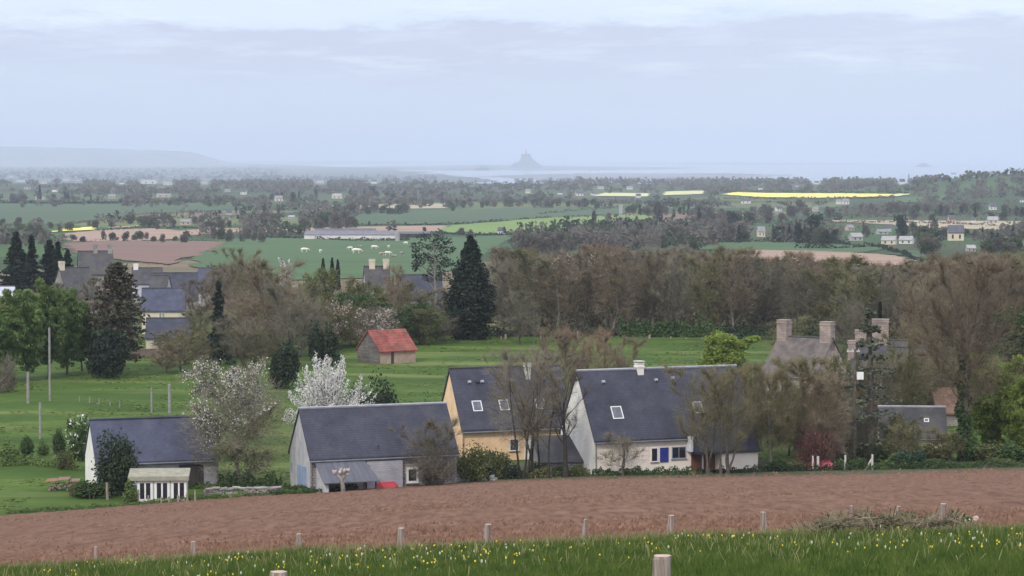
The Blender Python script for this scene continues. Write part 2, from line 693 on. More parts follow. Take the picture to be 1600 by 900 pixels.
def ridge(name, pix, D, depth, m, seed):
    """far hills: a rounded crest with real depth, crest heights from its skyline"""
    us = np.linspace(pix[0][0], pix[-1][0], 120)
    vs = np.interp(us, [p[0] for p in pix], [p[1] for p in pix])
    nr = 14
    P = np.zeros((nr, len(us), 3))
    for i in range(nr):
        s = -1 + 2 * i / (nr - 1)
        for j, (u, v) in enumerate(zip(us, vs)):
            top = CAMZ + ray(u, v)[1] * D
            bump = 1 + 0.10 * (float(vnoise(u / 18, i * 0.6, seed)) - 0.5)
            y = D + s * depth
            P[i, j] = (ray(u, v)[0] * D, y, max(-2.0, (top + 2) * (1 - abs(s) ** 2.2) * bump - 2))
    o = link_mesh(name, grid_mesh(name, P), m)
    tag(o, kind='structure')


m_hill = mat('far_hill', (0.10, 0.12, 0.10), c2=(0.19, 0.20, 0.16), scale3=(0.002, 0.001, 0.002), detail=6)
ridge('hills', [(-900, 232), (-300, 229), (0, 230), (60, 230.5), (120, 231.5), (200, 234), (270, 235), (292, 236.5), (306, 242), (330, 251), (350, 259)], 27000, 2400, m_hill, 1)


# ---------------------------------------------------------------- fields that can be told apart
def in_poly(P, x, y):
    c = np.zeros(x.shape, bool)
    n = len(P)
    for i in range(n):
        (x0, y0), (x1, y1) = P[i], P[(i + 1) % n]
        cond = ((y0 > y) != (y1 > y))
        xi = x0 + (y - y0) * (x1 - x0) / (y1 - y0 if y1 != y0 else 1e-9)
        c ^= cond & (x < xi)
    return c


FIELDS = []
CLEAR = []        # what the far woods leave open


def field(pix, m, off=0.3, y0=480, n=40, rag=1.0):
    w = [hit(u, v, y0) for u, v in pix]
    bb = (min(p[0] for p in pix), max(p[0] for p in pix), min(p[1] for p in pix), max(p[1] for p in pix))
    FIELDS.append(pix)
    if m.name.startswith(('rape', 'pale_crop')):
        CLEAR.append((min(p[0] for p in pix), max(p[0] for p in pix), min(p[1] for p in pix), max(p[1] for p in pix)))
    pts = [(p.x, p.y) for p in w]
    ys = np.linspace(min(p[1] for p in pts) + 0.01, max(p[1] for p in pts) - 0.01, n)
    mc = 40
    P = np.zeros((n, mc, 3))
    for i, y in enumerate(ys):
        xs = []
        for k in range(len(pts)):
            (xa, ya), (xb, yb) = pts[k], pts[(k + 1) % len(pts)]
            if (ya > y) != (yb > y):
                xs.append(xa + (y - ya) * (xb - xa) / (yb - ya))
        xs = sorted(xs) or [0, 0]
        r = (vnoise(np.array([y / 9.0]), np.array([pix[0][0]]), 9)[0] - 0.5) * rag * 8
        P[i, :, 0] = np.linspace(xs[0] + r, xs[-1] + r * 0.7, mc)
        P[i, :, 1] = y
    P[..., 2] = G(P[..., 0], P[..., 1]) + off
    o = link_mesh('field', grid_mesh('field', P), m)
    tag(o, kind='structure')
    return o


m_rape = mat('rape_blossom', (0.78, 0.68, 0.10), c2=(0.86, 0.78, 0.20), scale=0.05)
m_rape2 = mat('pale_crop', (0.50, 0.50, 0.22), c2=(0.62, 0.58, 0.34), scale=0.03)
m_tilled = mat('far_tilled_soil', (0.145, 0.082, 0.062), c2=(0.195, 0.118, 0.09), scale3=(0.02, 0.06, 0), detail=6)
m_tan = mat('far_dry_soil', (0.26, 0.175, 0.125), c2=(0.36, 0.25, 0.18), scale3=(0.02, 0.05, 0), detail=6)
m_straw = mat('far_stubble', (0.32, 0.26, 0.17), c2=(0.42, 0.35, 0.24), scale=0.03)
m_lime = mat('young_corn', (0.12, 0.20, 0.042), c2=(0.17, 0.255, 0.06), scale3=(0.01, 0.05, 0), detail=5)
m_dkgrass = mat('far_grass_dark', (0.04, 0.075, 0.03), c2=(0.06, 0.10, 0.042), scale3=(0.01, 0.04, 0), detail=5)
m_grass2 = mat('far_grass', (0.040, 0.088, 0.026), c2=(0.060, 0.118, 0.036), scale3=(0.01, 0.04, 0), detail=5)

field([(95, 381), (180, 376), (352, 378), (335, 388), (300, 402), (265, 414), (225, 411), (170, 402), (120, 396)], m_tilled)
field([(98, 366), (150, 360), (240, 357), (288, 362), (278, 374), (200, 377), (110, 378)], m_tan, 0.3)
field([(84, 363.5), (94, 359), (147, 355.5), (143, 360)], m_rape, 0.6)
field([(165, 357), (200, 354), (212, 352.5), (205, 356)], m_straw, 0.6)
field([(408, 364), (412, 357), (540, 355), (700, 353), (690, 362), (560, 364)], m_tan, 0.35)
field([(250, 365), (310, 358), (385, 357), (378, 363), (300, 368)], m_tan, 0.35)
field([(535, 352), (558, 336), (640, 330), (800, 325), (985, 322), (980, 334), (860, 341), (700, 351)], m_dkgrass, 0.4)
field([(680, 363), (702, 353), (860, 341), (1000, 336), (1030, 338), (1000, 349), (880, 359), (740, 367)], m_lime, 0.45)
field([(1024, 347), (1030, 338), (1072, 338), (1068, 348)], m_tilled, 0.5)
field([(295, 402), (340, 375), (420, 372), (640, 374), (800, 368), (800, 372), (690, 432), (430, 440), (300, 420)], m_grass2, 0.25)
field([(0, 318), (180, 319), (390, 316), (395, 326), (240, 333), (100, 352), (-40, 352), (-40, 318)], m_dkgrass, 0.4)
field([(1128, 304.5), (1150, 301), (1280, 303), (1400, 304.5), (1372, 308), (1270, 310), (1180, 308.5)], m_rape, 0.9)
field([(1372, 308), (1405, 303.5), (1425, 304), (1400, 308)], m_rape2, 0.9)
field([(925, 307), (945, 302), (1015, 303), (1012, 308)], m_rape2, 0.9)
field([(1035, 306), (1040, 300), (1100, 298.5), (1098, 304)], m_rape2, 0.9)
field([(1295, 347), (1310, 344), (1440, 345), (1640, 347), (1640, 362), (1470, 357), (1350, 349)], m_straw, 0.35)
field([(1080, 390), (1130, 378), (1290, 381), (1390, 388), (1330, 396), (1180, 392)], m_grass2, 0.3)
field([(1120, 400), (1160, 391), (1270, 392), (1380, 398), (1432, 408), (1400, 417), (1280, 414)], m_tan, 0.3)
field([(1400, 398), (1420, 392), (1470, 396), (1455, 406)], m_dkgrass, 0.4)
field([(1570, 388), (1590, 378), (1660, 378), (1660, 392)], m_grass2, 0.4)
field([(400, 320), (420, 314), (540, 311), (560, 316)], m_dkgrass, 0.6)
field([(480, 328), (500, 322), (720, 318), (700, 326)], m_straw, 0.5)
field([(1380, 318), (1400, 309), (1480, 306), (1470, 315)], m_grass2, 0.6)

field([(688, 758.5), (760, 756.5), (930, 750.5), (1200, 745), (1640, 740), (1640, 716), (1200, 716), (690, 724)], mat('yard_ground', (0.045, 0.058, 0.026), c2=(0.095, 0.095, 0.05), scale=0.4, detail=7), 0.06, 200)

# ---------------------------------------------------------------- haze
mb = MB()
mb.box((-60000, -300, -60), (60000, 58000, 330))
haze = mb.build('haze', None)
tag(haze, kind='stuff')
mh = bpy.data.materials.new('haze')
mh.use_nodes = True
nt = mh.node_tree
for n in list(nt.nodes):
    nt.nodes.remove(n)
mo = nt.nodes.new('ShaderNodeOutputMaterial')
pv = nt.nodes.new('ShaderNodeVolumePrincipled')
pv.inputs['Color'].default_value = HAZE_COLOR
pv.inputs['Density'].default_value = HAZE_DENSITY
pv.inputs['Anisotropy'].default_value = 0.0
nt.links.new(pv.outputs[0], mo.inputs['Volume'])
haze.data.materials.append(mh)

# ---------------------------------------------------------------- ploughed field
EDGE_NEAR = [(-700, 925), (0, 888), (148, 881), (302, 872), (467, 862), (625, 858), (757, 852.5), (910, 846), (1046, 840), (1195, 836), (1330, 832), (1470, 829), (1600, 827), (2400, 818)]
EDGE_FAR = [(-700, 200), (0, 221.5), (100, 224), (200, 227.5), (300, 231.6), (400, 234.6), (500, 236), (560, 239), (640, 241), (700, 243.7), (800, 246), (930, 248.5), (1050, 249.5), (1200, 252), (1400, 253.5), (1600, 255), (2400, 262)]
us = np.concatenate([np.linspace(-650, -60, 50), np.linspace(-50, 1650, 640), np.linspace(1660, 2350, 50)])
nrow = 430
P = np.zeros((nrow, len(us), 3))
near_y = []
for j, u in enumerate(us):
    vn = np.interp(u, [e[0] for e in EDGE_NEAR], [e[1] for e in EDGE_NEAR])
    near_y.append(hit(u, vn + 6, 38.0, 120.0).y)
near_y = np.array(near_y)
near_y = np.convolve(np.pad(near_y, 4, mode='edge'), np.ones(9) / 9, mode='valid')
near_y += (vnoise(us / 7.0, us * 0, 21) - 0.5) * 0.8
far_y = np.interp(us, [e[0] for e in EDGE_FAR], [e[1] for e in EDGE_FAR]) + (vnoise(us / 9.0, us * 0 + 3, 22) - 0.5) * 1.2
for i in range(nrow):
    y = near_y * (far_y / near_y) ** (i / (nrow - 1))
    P[i, :, 1] = y
    P[i, :, 0] = (us - CU) / F * y
x, y = P[..., 0], P[..., 1]
a = 0.16                                                    # drills run nearly along the slope's contour
p, q = x * math.cos(a) + y * math.sin(a), -x * math.sin(a) + y * math.cos(a)
d = 0.025 * vnoise(p / 0.75, q / 1.3, 31) + 0.04 * vnoise(p / 0.4, q / 0.5, 32) + 0.04 * vnoise(p / 0.2, q / 0.3, 33)
d += 0.3 * np.clip(vnoise(p / 0.7, q / 0.9, 36) - 0.80, 0, 1)                  # clods standing proud
d -= 0.25 * np.clip(vnoise(p / 5, q / 1.6, 34) - 0.74, 0, 1) * 2               # wheel marks
d += 0.18 * (vnoise(x / 30, y / 22, 35) - 0.5)
d = np.clip(d - np.percentile(d, 3), 0, 0.45)
edge = np.minimum(np.arange(nrow)[:, None], (nrow - 1 - np.arange(nrow))[:, None]) / 6.0
P[..., 2] = G(x, y) + 0.02 + d * np.clip(edge, 0.04, 1)
m_soil = mat('ploughed_soil', (0.115, 0.060, 0.038), c2=(0.205, 0.117, 0.080), scale3=(3.2, 0.30, 0.30), detail=10, rough=0.95, spec=0.1, stain=((0.225, 0.138, 0.098), 0.5, 0.60))
nt = m_soil.node_tree
tc = nt.nodes.new('ShaderNodeTexCoord')
mp = nt.nodes.new('ShaderNodeMapping')
mp.inputs['Scale'].default_value = (1.0, 0.11, 0)
mp.inputs['Rotation'].default_value = (0, 0, -0.16)
nz = nt.nodes.new('ShaderNodeTexNoise')
nz.inputs['Scale'].default_value = 1.0
nz.inputs['Detail'].default_value = 7
nz.inputs['Roughness'].default_value = 0.6
rp = nt.nodes.new('ShaderNodeMapRange')
rp.inputs['From Min'].default_value = 0.56
rp.inputs['From Max'].default_value = 0.70
rp.inputs['To Max'].default_value = 0.8
mx = nt.nodes.new('ShaderNodeMix')
mx.data_type = 'RGBA'
mx.inputs['B'].default_value = (0.085, 0.042, 0.028, 1)
bs = next(n for n in nt.nodes if n.type == 'BSDF_PRINCIPLED')
src = bs.inputs['Base Color'].links[0].from_socket
nt.links.new(tc.outputs['Object'], mp.inputs['Vector'])
nt.links.new(mp.outputs[0], nz.inputs['Vector'])
nt.links.new(nz.outputs['Fac'], rp.inputs['Value'])
nt.links.new(rp.outputs[0], mx.inputs['Factor'])
nt.links.new(src, mx.inputs['A'])
nt.links.new(mx.outputs['Result'], bs.inputs['Base Color'])
o = link_mesh('ploughed_field', grid_mesh('ploughed_field', P), m_soil)
tag(o, kind='structure')

# loose clods over the whole field
rg = np.random.default_rng(17)
n = 75000
uc = rg.uniform(-150, 1750, n)
tc_ = rg.uniform(0, 1, n) ** 1.15
n0, n1 = np.interp(uc, us, near_y), np.interp(uc, us, far_y)
yc = n0 * (n1 / n0) ** tc_
xc = (uc - CU) / F * yc
keep = vnoise(xc / 5, yc / 14, 91) * 0.6 + rg.uniform(0, 0.7, n) > 0.42
uc, xc, yc = uc[keep], xc[keep], yc[keep]
n = len(xc)
sz = 0.028 + 0.07 * rg.uniform(0, 1, n) ** 3 * (0.7 + yc / 200)
zc = G(xc, yc) + 0.05
base = np.stack([xc, yc, zc], 1)
ang = rg.uniform(0, 6.283, n)
V = np.zeros((n, 5, 3))
for k in range(4):
    a_ = ang + k * math.pi / 2 + rg.normal(0, 0.25, n)
    r_ = sz * rg.uniform(0.8, 1.5, n)
    V[:, k] = base + np.stack([np.cos(a_) * r_, np.sin(a_) * r_, -0.03 + 0 * r_], 1)
V[:, 4] = base + np.stack([rg.normal(0, 0.3, n) * sz, rg.normal(0, 0.3, n) * sz, sz * rg.uniform(0.8, 1.5, n)], 1)
T = np.concatenate([V[:, [k, (k + 1) % 4, 4]] for k in range(4)])
o = link_mesh('soil_clods', quads_mesh('soil_clods', T, 3), mat('clod_soil', (0.115, 0.060, 0.039), c2=(0.235, 0.138, 0.094), scale=1.1, detail=8))
tag(o, kind='stuff')
# ---------------------------------------------------------------- vegetation builders
UP = np.array([0.0, 0.0, 1.0])


def unit(a):
    return a / np.maximum(np.linalg.norm(a, axis=-1, keepdims=True), 1e-9)


def blades(C, D, length, width, rng):
    """thin flat twigs: centre, direction, length, width -> (n,4,3)"""
    n = len(C)
    D = unit(D)
    S = unit(np.cross(D, rng.normal(size=(n, 3))))
    A = D * (np.asarray(length).reshape(-1, 1) * 0.5)
    B = S * (np.asarray(width).reshape(-1, 1) * 0.5)
    return np.stack([C - A - B, C - A + B, C + A + B * 0.3, C + A - B * 0.3], 1)


def leaves(C, size, rng, elong=1.5, flat=0.0):
    n = len(C)
    D = rng.normal(size=(n, 3))
    D[:, 2] *= (1 - flat)
    D = unit(D)
    S = rng.normal(size=(n, 3))
    S[:, 2] *= (1 - flat)
    S = unit(np.cross(D, np.cross(D, S)))
    sz = size * rng.uniform(0.6, 1.3, (n, 1))
    A, B = D * sz * 0.5 * elong, S * sz * 0.5
    return np.stack([C - A, C + B * 0.9 - A * 0.1, C + A, C - B * 0.9 + A * 0.1], 1)


def skeleton(rng, H, W, fork=0.28, nlimb=9, nbr=6, rise=0.9, trunk_r=None, stems=1, spread=1.0, droop=0.0, apart=0.05):
    """returns tubes (points, radii) for trunk and limbs, branches, and the branch points/directions for twigs"""
    r0 = trunk_r or H * 0.015
    trunk, branch, BP, BD = [], [], [], []
    for st in range(stems):
        off = rng.normal(0, apart * W * (stems > 1), 2) * np.array([1.0, 0.5])
        lean = rng.normal(0, 0.05 + 0.10 * (stems > 1), 2)
        top = H * rng.uniform(0.72, 0.86)
        zs = np.linspace(0, top, 6)
        wob = np.cumsum(rng.normal(0, 0.012 * H, (6, 2)), 0)
        wob -= wob[0]
        pts = np.stack([off[0] + lean[0] * zs + wob[:, 0], off[1] + lean[1] * zs + wob[:, 1], zs], 1)
        rr = r0 / math.sqrt(stems) * np.linspace(1, 0.22, 6)
        rr[0] *= 1.35
        trunk.append((pts, rr))
        nl = max(3, nlimb // stems)
        for i in range(nl):
            t = fork + (0.97 - fork) * (i + rng.uniform(0, 0.8)) / nl
            t = min(t, 0.97)
            k = t * 5
            a, f = int(k), k - int(k)
            p0 = pts[a] * (1 - f) + pts[min(a + 1, 5)] * f
            az = i * 2.399 + rng.uniform(-0.5, 0.5) + st
            # envelope: ellipsoid-like crown
            env = math.sqrt(max(0.06, 1 - abs((t * top / H - 0.52) / 0.55) ** 2.2))
            L = 0.42 * W * env * rng.uniform(0.7, 1.05) * spread
            el = rise * rng.uniform(0.6, 1.25) * (0.55 + 0.8 * t)
            d = np.array([math.cos(az), math.sin(az), el - droop])
            zlim = H * (0.97 + 0.03 * rng.uniform())
            q = [p0]
            dd = d / np.linalg.norm(d[:2])
            nseg = 4
            for s in range(nseg):
                dd = dd + rng.normal(0, 0.16, 3) + np.array([0, 0, 0.10 - droop * 0.25])
                nx = q[-1] + dd * L / nseg
                nx[2] = min(nx[2], zlim - 0.02 * H * rng.uniform())
                q.append(nx)
            q = np.array(q)
            rl = r0 / math.sqrt(stems) * (1 - 0.62 * t) * np.array([0.40, 0.30, 0.21, 0.13, 0.06])
            trunk.append((q, rl))
            for b in range(nbr):
                tb = 0.25 + 0.75 * (b + rng.uniform(0, 0.9)) / nbr
                kb = min(tb, 0.99) * 4
                a2, f2 = int(kb), kb - int(kb)
                s0 = q[a2] * (1 - f2) + q[a2 + 1] * f2
                dl = unit(q[min(a2 + 1, 4)] - q[a2])
                bd = unit(dl * 0.8 + rng.normal(0, 0.62, 3) + np.array([0, 0, 0.35 - droop]))
                bl = rng.uniform(0.10, 0.2) * W * (1.15 - 0.4 * tb)
                s1 = s0 + bd * bl * 0.5 + rng.normal(0, 0.05 * bl, 3)
                s2 = s1 + unit(bd + rng.normal(0, 0.25, 3)) * bl * 0.5
                s2[2] = min(s2[2], H)
                rb = max(0.010, rl[min(a2, 4)] * 0.26)
                branch.append((np.array([s0, s1, s2]), np.array([rb, rb * 0.65, rb * 0.3])))
                BP.append(np.array([s0, s1, s2]))
                BD.append(bd)
    return trunk, branch, BP, BD


def tubes_mb(ts, n):
    mb = MB()
    for p, r in ts:
        mb.tube(p, list(r), n, cap=False)
    return mb


def sample_branch(BP, n, rng, lo=0.15):
    k = rng.integers(0, len(BP), n)
    B = np.array(BP)[k]
    t = rng.uniform(lo, 1, (n, 1)) * 2
    seg0 = t < 1
    P = np.where(seg0, B[:, 0] * (1 - t) + B[:, 1] * t, B[:, 1] * (2 - t) + B[:, 2] * (t - 1))
    return P, unit(B[:, 2] - B[:, 0])


class Proto:
    """named meshes of one plant, so that copies can share them"""
    def __init__(s, H, W, parts):
        s.H, s.W, s.parts = H, W, parts


def bare(seed, H, W, m_bark, m_twig, ntwig=2600, tl=1.1, tw=0.05, tuft=None, fill=1.0, zlow=None, **kw):
    rng = np.random.default_rng(seed)
    tr, br, BP, BD = skeleton(rng, H, W, **kw)
    tm = tubes_mb(tr, 6).mesh('trunk', True)
    P, D = sample_branch(BP, ntwig, rng)
    d = unit(D + rng.normal(0, 0.55, (ntwig, 3)) + np.array([0, 0, 0.35]))
    ln = tl * rng.uniform(0.5, 1.2, ntwig)
    C = P + d * ln[:, None] * 0.5
    # side twigs
    P2 = C + d * ln[:, None] * rng.uniform(-0.1, 0.5, (ntwig, 1))
    d2 = unit(d + rng.normal(0, 0.7, (ntwig, 3)))
    l2 = ln * 0.6
    Q = np.concatenate([blades(C, d, ln, np.full(ntwig, tw), rng), blades(P2 + d2 * l2[:, None] * 0.5, d2, l2, np.full(ntwig, tw * 0.75), rng)])
    nf = int(ntwig * fill)
    if nf:                         # the finest twigs fill the crown's own outline, thinner towards its edge
        zl = (zlow if zlow is not None else kw.get('fork', 0.28) * 0.9) * H
        v = unit(rng.normal(size=(nf, 3))) * rng.uniform(0, 1, (nf, 1)) ** 0.42
        lump = 0.80 + 0.34 * vnoise(np.arctan2(v[:, 1], v[:, 0]) * 1.6 + 9, v[:, 2] * 2.6 + 5, seed)
        Cf = np.stack([v[:, 0] * W * 0.53 * lump, v[:, 1] * W * 0.53 * lump, (zl + H) / 2 + v[:, 2] * (H - zl) / 2 * (0.88 + 0.14 * lump)], 1)
        df = unit(np.stack([v[:, 0], v[:, 1], 0.5 + 0.6 * v[:, 2]], 1) + rng.normal(0, 0.45, (nf, 3)))
        Q = np.concatenate([Q, blades(Cf, df, tl * rng.uniform(0.4, 1.0, nf), np.full(nf, tw * 0.75), rng)])
    for p, r in br:
        for a in (0, 1):
            dd = p[a + 1] - p[a]
            L = np.linalg.norm(dd)
            for _ in range(2):
                Q = np.concatenate([Q, blades(((p[a] + p[a + 1]) / 2)[None], dd[None], np.array([L * 1.1]), np.array([max(tw, r[a] * 2)]), rng)])
    parts = [('trunk', tm, m_bark), ('crown', quads_mesh('crown', Q), m_twig)]
    if tuft:                      # buds, catkins, first leaves or blossom among the twigs
        m, n, size, spread = tuft[:4]
        P, D = sample_branch(BP, n, rng, 0.3)
        P = P + rng.normal(0, spread, (n, 3))
        if len(tuft) > 4:
            P = P[tuft[4](P)]
        parts.append((tuft[5] if len(tuft) > 5 else 'foliage', quads_mesh('foliage', leaves(P, size, rng)), m))
    return Proto(H, W, parts)


def leafy(seed, H, W, m_bark, m_leaf, nclump=90, per=55, size=0.3, cr=0.085, fork=0.18, low=0.0, **kw):
    rng = np.random.default_rng(seed)
    tr, br, BP, BD = skeleton(rng, H, W, fork=fork, **kw)
    tm = tubes_mb(tr + br[::2], 5).mesh('trunk', True)
    c, _ = sample_branch(BP, nclump, rng, 0.3)
    nfill = nclump
    v = unit(rng.normal(size=(nfill, 3))) * rng.uniform(0.35, 1, (nfill, 1)) ** 0.6
    zl = max(0.05, fork * 0.7) * H
    lump = 0.82 + 0.3 * vnoise(np.arctan2(v[:, 1], v[:, 0]) * 1.5 + 9, v[:, 2] * 2.4 + 5, seed)
    c = np.concatenate([c, np.stack([v[:, 0] * W * 0.45 * lump, v[:, 1] * W * 0.45 * lump, (zl + H) / 2 + v[:, 2] * (H - zl) * 0.46 * lump], 1)])
    c = c[c[:, 2] > low * H]
    out = []
    for p in c:
        n = int(per * rng.uniform(0.5, 1.4))
        R = cr * W * rng.uniform(0.6, 1.5)
        out.append(p + unit(rng.normal(size=(n, 3))) * R * rng.uniform(0.3, 1.0, (n, 1)) ** 0.6 * np.array([1.15, 1.15, 0.8]))
    C = np.concatenate(out)
    C[:, 2] = np.maximum(C[:, 2], 0.06 * H * rng.uniform(0.3, 1, len(C)))
    return Proto(H, W, [('trunk', tm, m_bark), ('crown', quads_mesh('crown', leaves(C, size, rng)), m_leaf)])


def bush(seed, H, W, m_leaf, n=2600, size=0.22, nl=9, m_twig=None, tl=0.5, ragged=0.35):
    """leafy mound from the ground up, of several lobes"""
    rng = np.random.default_rng(seed)
    out = []
    for i in range(nl):
        a = rng.uniform(0, 2 * math.pi)
        r = W * 0.30 * math.sqrt(rng.uniform(0, 1))
        cz = H * rng.uniform(0.25, 0.62) * (1.1 - 0.8 * r / W)
        R = np.array([W * rng.uniform(0.17, 0.27), W * rng.uniform(0.17, 0.27), min(cz, H - cz) * rng.uniform(0.8, 1.1)])
        k = n // nl
        d = unit(rng.normal(size=(k, 3)))
        q = np.array([r * math.cos(a), r * math.sin(a), cz]) + d * R * (rng.uniform(0.25, 1, (k, 1)) ** 0.45) * (1 + ragged * (rng.uniform(size=(k, 1)) - 0.6))
        out.append(q)
    C = np.concatenate(out)
    C = C[C[:, 2] > 0.02]
    Q = leaves(C, size, rng)
    if m_twig is not None:
        d = unit(C / np.array([W, W, H]) + np.array([0, 0, 0.2]) + rng.normal(0, 0.4, C.shape))
        Q = blades(C, d, np.full(len(C), tl), np.full(len(C), 0.05), rng)
        m_leaf = m_twig
    st = MB()
    for i in range(5):
        a = i * 1.3 + rng.uniform(0, 1)
        st.tube([(0.06 * W * math.cos(a), 0.06 * W * math.sin(a), 0), (0.12 * W * math.cos(a), 0.12 * W * math.sin(a), H * 0.3), (0.2 * W * math.cos(a), 0.2 * W * math.sin(a), H * 0.6)], [0.05, 0.04, 0.02], 5, cap=False)
    return Proto(H, W, [('stem', st.mesh('stem', True), M_BARK), ('foliage', quads_mesh('foliage', Q), m_leaf)])


def conifer(seed, H, W, m_leaf, m_bark, profile, tiers=26, arms=9, n_per=26, size=0.34, droop=0.25, base=0.05, gap=0.0, solid=0.0):
    """profile(t) -> relative radius at height t; fans of needles along drooping arms"""
    rng = np.random.default_rng(seed)
    tr = MB()
    tr.tube([(0, 0, 0), (0.02 * W, 0, H * 0.5), (0, 0.01 * W, H * 0.99)], [H * 0.028, H * 0.016, 0.03], 7, cap=False)
    Cs, br = [], []
    for i in range(tiers):
        t = base + (0.985 - base) * (i + 0.5) / tiers
        R0 = 0.5 * W * profile(t)
        for k in range(arms):
            if rng.uniform() < gap:
                continue
            az = k * 2 * math.pi / arms + i * 2.399 + rng.uniform(-0.35, 0.35)
            R = R0 * rng.uniform(0.72, 1.12)
            s = np.linspace(0.0, 1, 5)
            z = t * H + R * (0.10 * s - droop * s ** 1.7) + rng.normal(0, 0.01 * H)
            L = np.stack([np.cos(az) * R * s, np.sin(az) * R * s, z], 1)
            br.append((L[[0, 2, 4]], [0.05 * H / 20 * (1.2 - t) + 0.02, 0.03, 0.012]))
            u = rng.uniform(0.12 if not solid else 0.35, 1, n_per) ** 0.75
            j = np.clip((u * 4).astype(int), 0, 3)
            f = (u * 4 - j)[:, None]
            p = L[j] * (1 - f) + L[j + 1] * f
            wv = R * 0.20 * (0.35 + 0.65 * (1 - np.abs(u - 0.6)))[:, None]
            sd_ = np.array([-math.sin(az), math.cos(az), 0.0])
            p = p + sd_ * rng.normal(0, 1, (n_per, 1)) * wv + np.array([0, 0, 1]) * rng.normal(-0.02, 0.02 + solid * 0.03, (n_per, 1)) * H * 0.5
            Cs.append(p)
    C = np.concatenate(Cs)
    C[:, 2] = np.clip(C[:, 2], 0.1, H)
    for p, r in br:
        tr.tube(p, r, 4, cap=False)
    return Proto(H, W, [('trunk', tr.mesh('trunk', True), m_bark), ('crown', quads_mesh('crown', leaves(C, size, rng, 1.7, 0.45)), m_leaf)])


def cloudpine(seed, H, W, m_leaf, m_bark, clumps, per=190, size=0.3):
    """tall pine: bare leaning stem and separate flat pads of needles; clumps = (x, z, rx, rz) in fractions of W, H"""
    rng = np.random.default_rng(seed)
    tr = MB()
    tr.tube([(0, 0, 0), (0.06 * W, 0, H * 0.4), (0.02 * W, 0, H * 0.75), (0.0, 0, H * 0.95)], [H * 0.02, H * 0.014, H * 0.009, 0.04], 7, cap=False)
    out = []
    for (cx, cz, rx, rz) in clumps:
        cy = rng.uniform(-0.3, 0.3) * W * 0.6
        c = np.array([cx * W, cy, cz * H])
        zt = max(0.35 * H, c[2] - 0.13 * H)
        tr.tube([(0.04 * W, 0, zt), (c[0] * 0.55, c[1] * 0.5, (zt + c[2]) / 2), tuple(c - np.array([0, 0, rz * H * 0.3]))], [0.12, 0.08, 0.04], 5, cap=False)
        n = int(per * (rx * rz / 0.02) ** 0.5)
        d = unit(rng.normal(size=(n, 3)))
        out.append(c + d * np.array([rx * W, rx * W * 0.9, rz * H]) * rng.uniform(0.2, 1, (n, 1)) ** 0.5)
    return Proto(H, W, [('trunk', tr.mesh('trunk', True), m_bark), ('crown', quads_mesh('crown', leaves(np.concatenate(out), size, rng, 1.6, 0.3)), m_leaf)])


def stand(name, proto, loc, label, cat='tree', group=None, rz=0.0, sc=None):
    """put a plant into the scene: an empty at its foot with its parts"""
    root = empty(name, loc, rz, sc)
    tag(root, label, cat, group)
    for pn, me, m in proto.parts:
        if not me.materials:
            me.materials.append(m)
        o = bpy.data.objects.new(pn, me)
        COL.objects.link(o)
        o.parent = root
    return root


def plant(name, proto, u, D, vtop, wpx, label, cat='tree', group=None, rz=None, sink=0.1):
    """stand it at ground level under column u at distance D, its top at row vtop, wpx wide"""
    loc = gnd(u, D, -sink)
    H = height_to(vtop, D, loc.z)
    Wm = wpx * D / F
    rz = rz if rz is not None else (u * 0.37) % 6.28
    return stand(name, proto, loc, label, cat, group, rz, (Wm / proto.W, Wm / proto.W, H / proto.H))


# ---------------------------------------------------------------- vegetation materials
M_BARK = mat('bark', (0.07, 0.06, 0.05), c2=(0.14, 0.12, 0.10), scale=4)
M_BARK_DARK = mat('dark_bark', (0.028, 0.024, 0.022), c2=(0.06, 0.052, 0.046), scale=4)
M_BARK_PALE = mat('pale_bark', (0.16, 0.145, 0.125), c2=(0.27, 0.25, 0.22), scale=4)
M_TWIG_BROWN = mat('brown_twigs', (0.135, 0.106, 0.072), c2=(0.23, 0.185, 0.13), scale=0.35, rand=0.22)
M_TWIG_RED = mat('reddish_twigs', (0.17, 0.118, 0.082), c2=(0.26, 0.185, 0.135), scale=0.3, rand=0.2)
M_TWIG_GREY = mat('grey_twigs', (0.125, 0.112, 0.082), c2=(0.215, 0.195, 0.145), scale=0.3, rand=0.2)
M_TWIG_OLIVE = mat('olive_twigs', (0.115, 0.103, 0.055), c2=(0.205, 0.185, 0.1), scale=0.35, rand=0.15)
M_TWIG_DARK = mat('dark_twigs', (0.055, 0.045, 0.038), c2=(0.10, 0.085, 0.072), scale=0.4, rand=0.1)
M_LEAF_FRESH = mat('fresh_leaves', (0.11, 0.165, 0.05), c2=(0.185, 0.265, 0.085), scale=0.4, rand=0.15, trans=0.3)
M_LEAF_LIME = mat('lime_leaves', (0.155, 0.205, 0.04), c2=(0.25, 0.32, 0.07), scale=0.6, rand=0.12, trans=0.3)
M_LEAF_OLIVE = mat('olive_leaves', (0.085, 0.10, 0.035), c2=(0.155, 0.17, 0.065), scale=0.5, rand=0.15, trans=0.2)
M_LEAF_MID = mat('mid_leaves', (0.04, 0.075, 0.025), c2=(0.075, 0.12, 0.04), scale=0.6, rand=0.15, trans=0.15)
M_LEAF_DARK = mat('evergreen_leaves', (0.02, 0.035, 0.018), c2=(0.04, 0.06, 0.03), scale=0.7, rand=0.15)
M_NEEDLE = mat('dark_needles', (0.012, 0.022, 0.014), c2=(0.026, 0.040, 0.024), scale=0.6, rand=0.12)
M_NEEDLE_BLUE = mat('grey_needles', (0.030, 0.045, 0.036), c2=(0.06, 0.078, 0.06), scale=0.6, rand=0.12)
M_NEEDLE_BROWN = mat('rusty_needles', (0.05, 0.045, 0.03), c2=(0.09, 0.075, 0.05), scale=0.6)
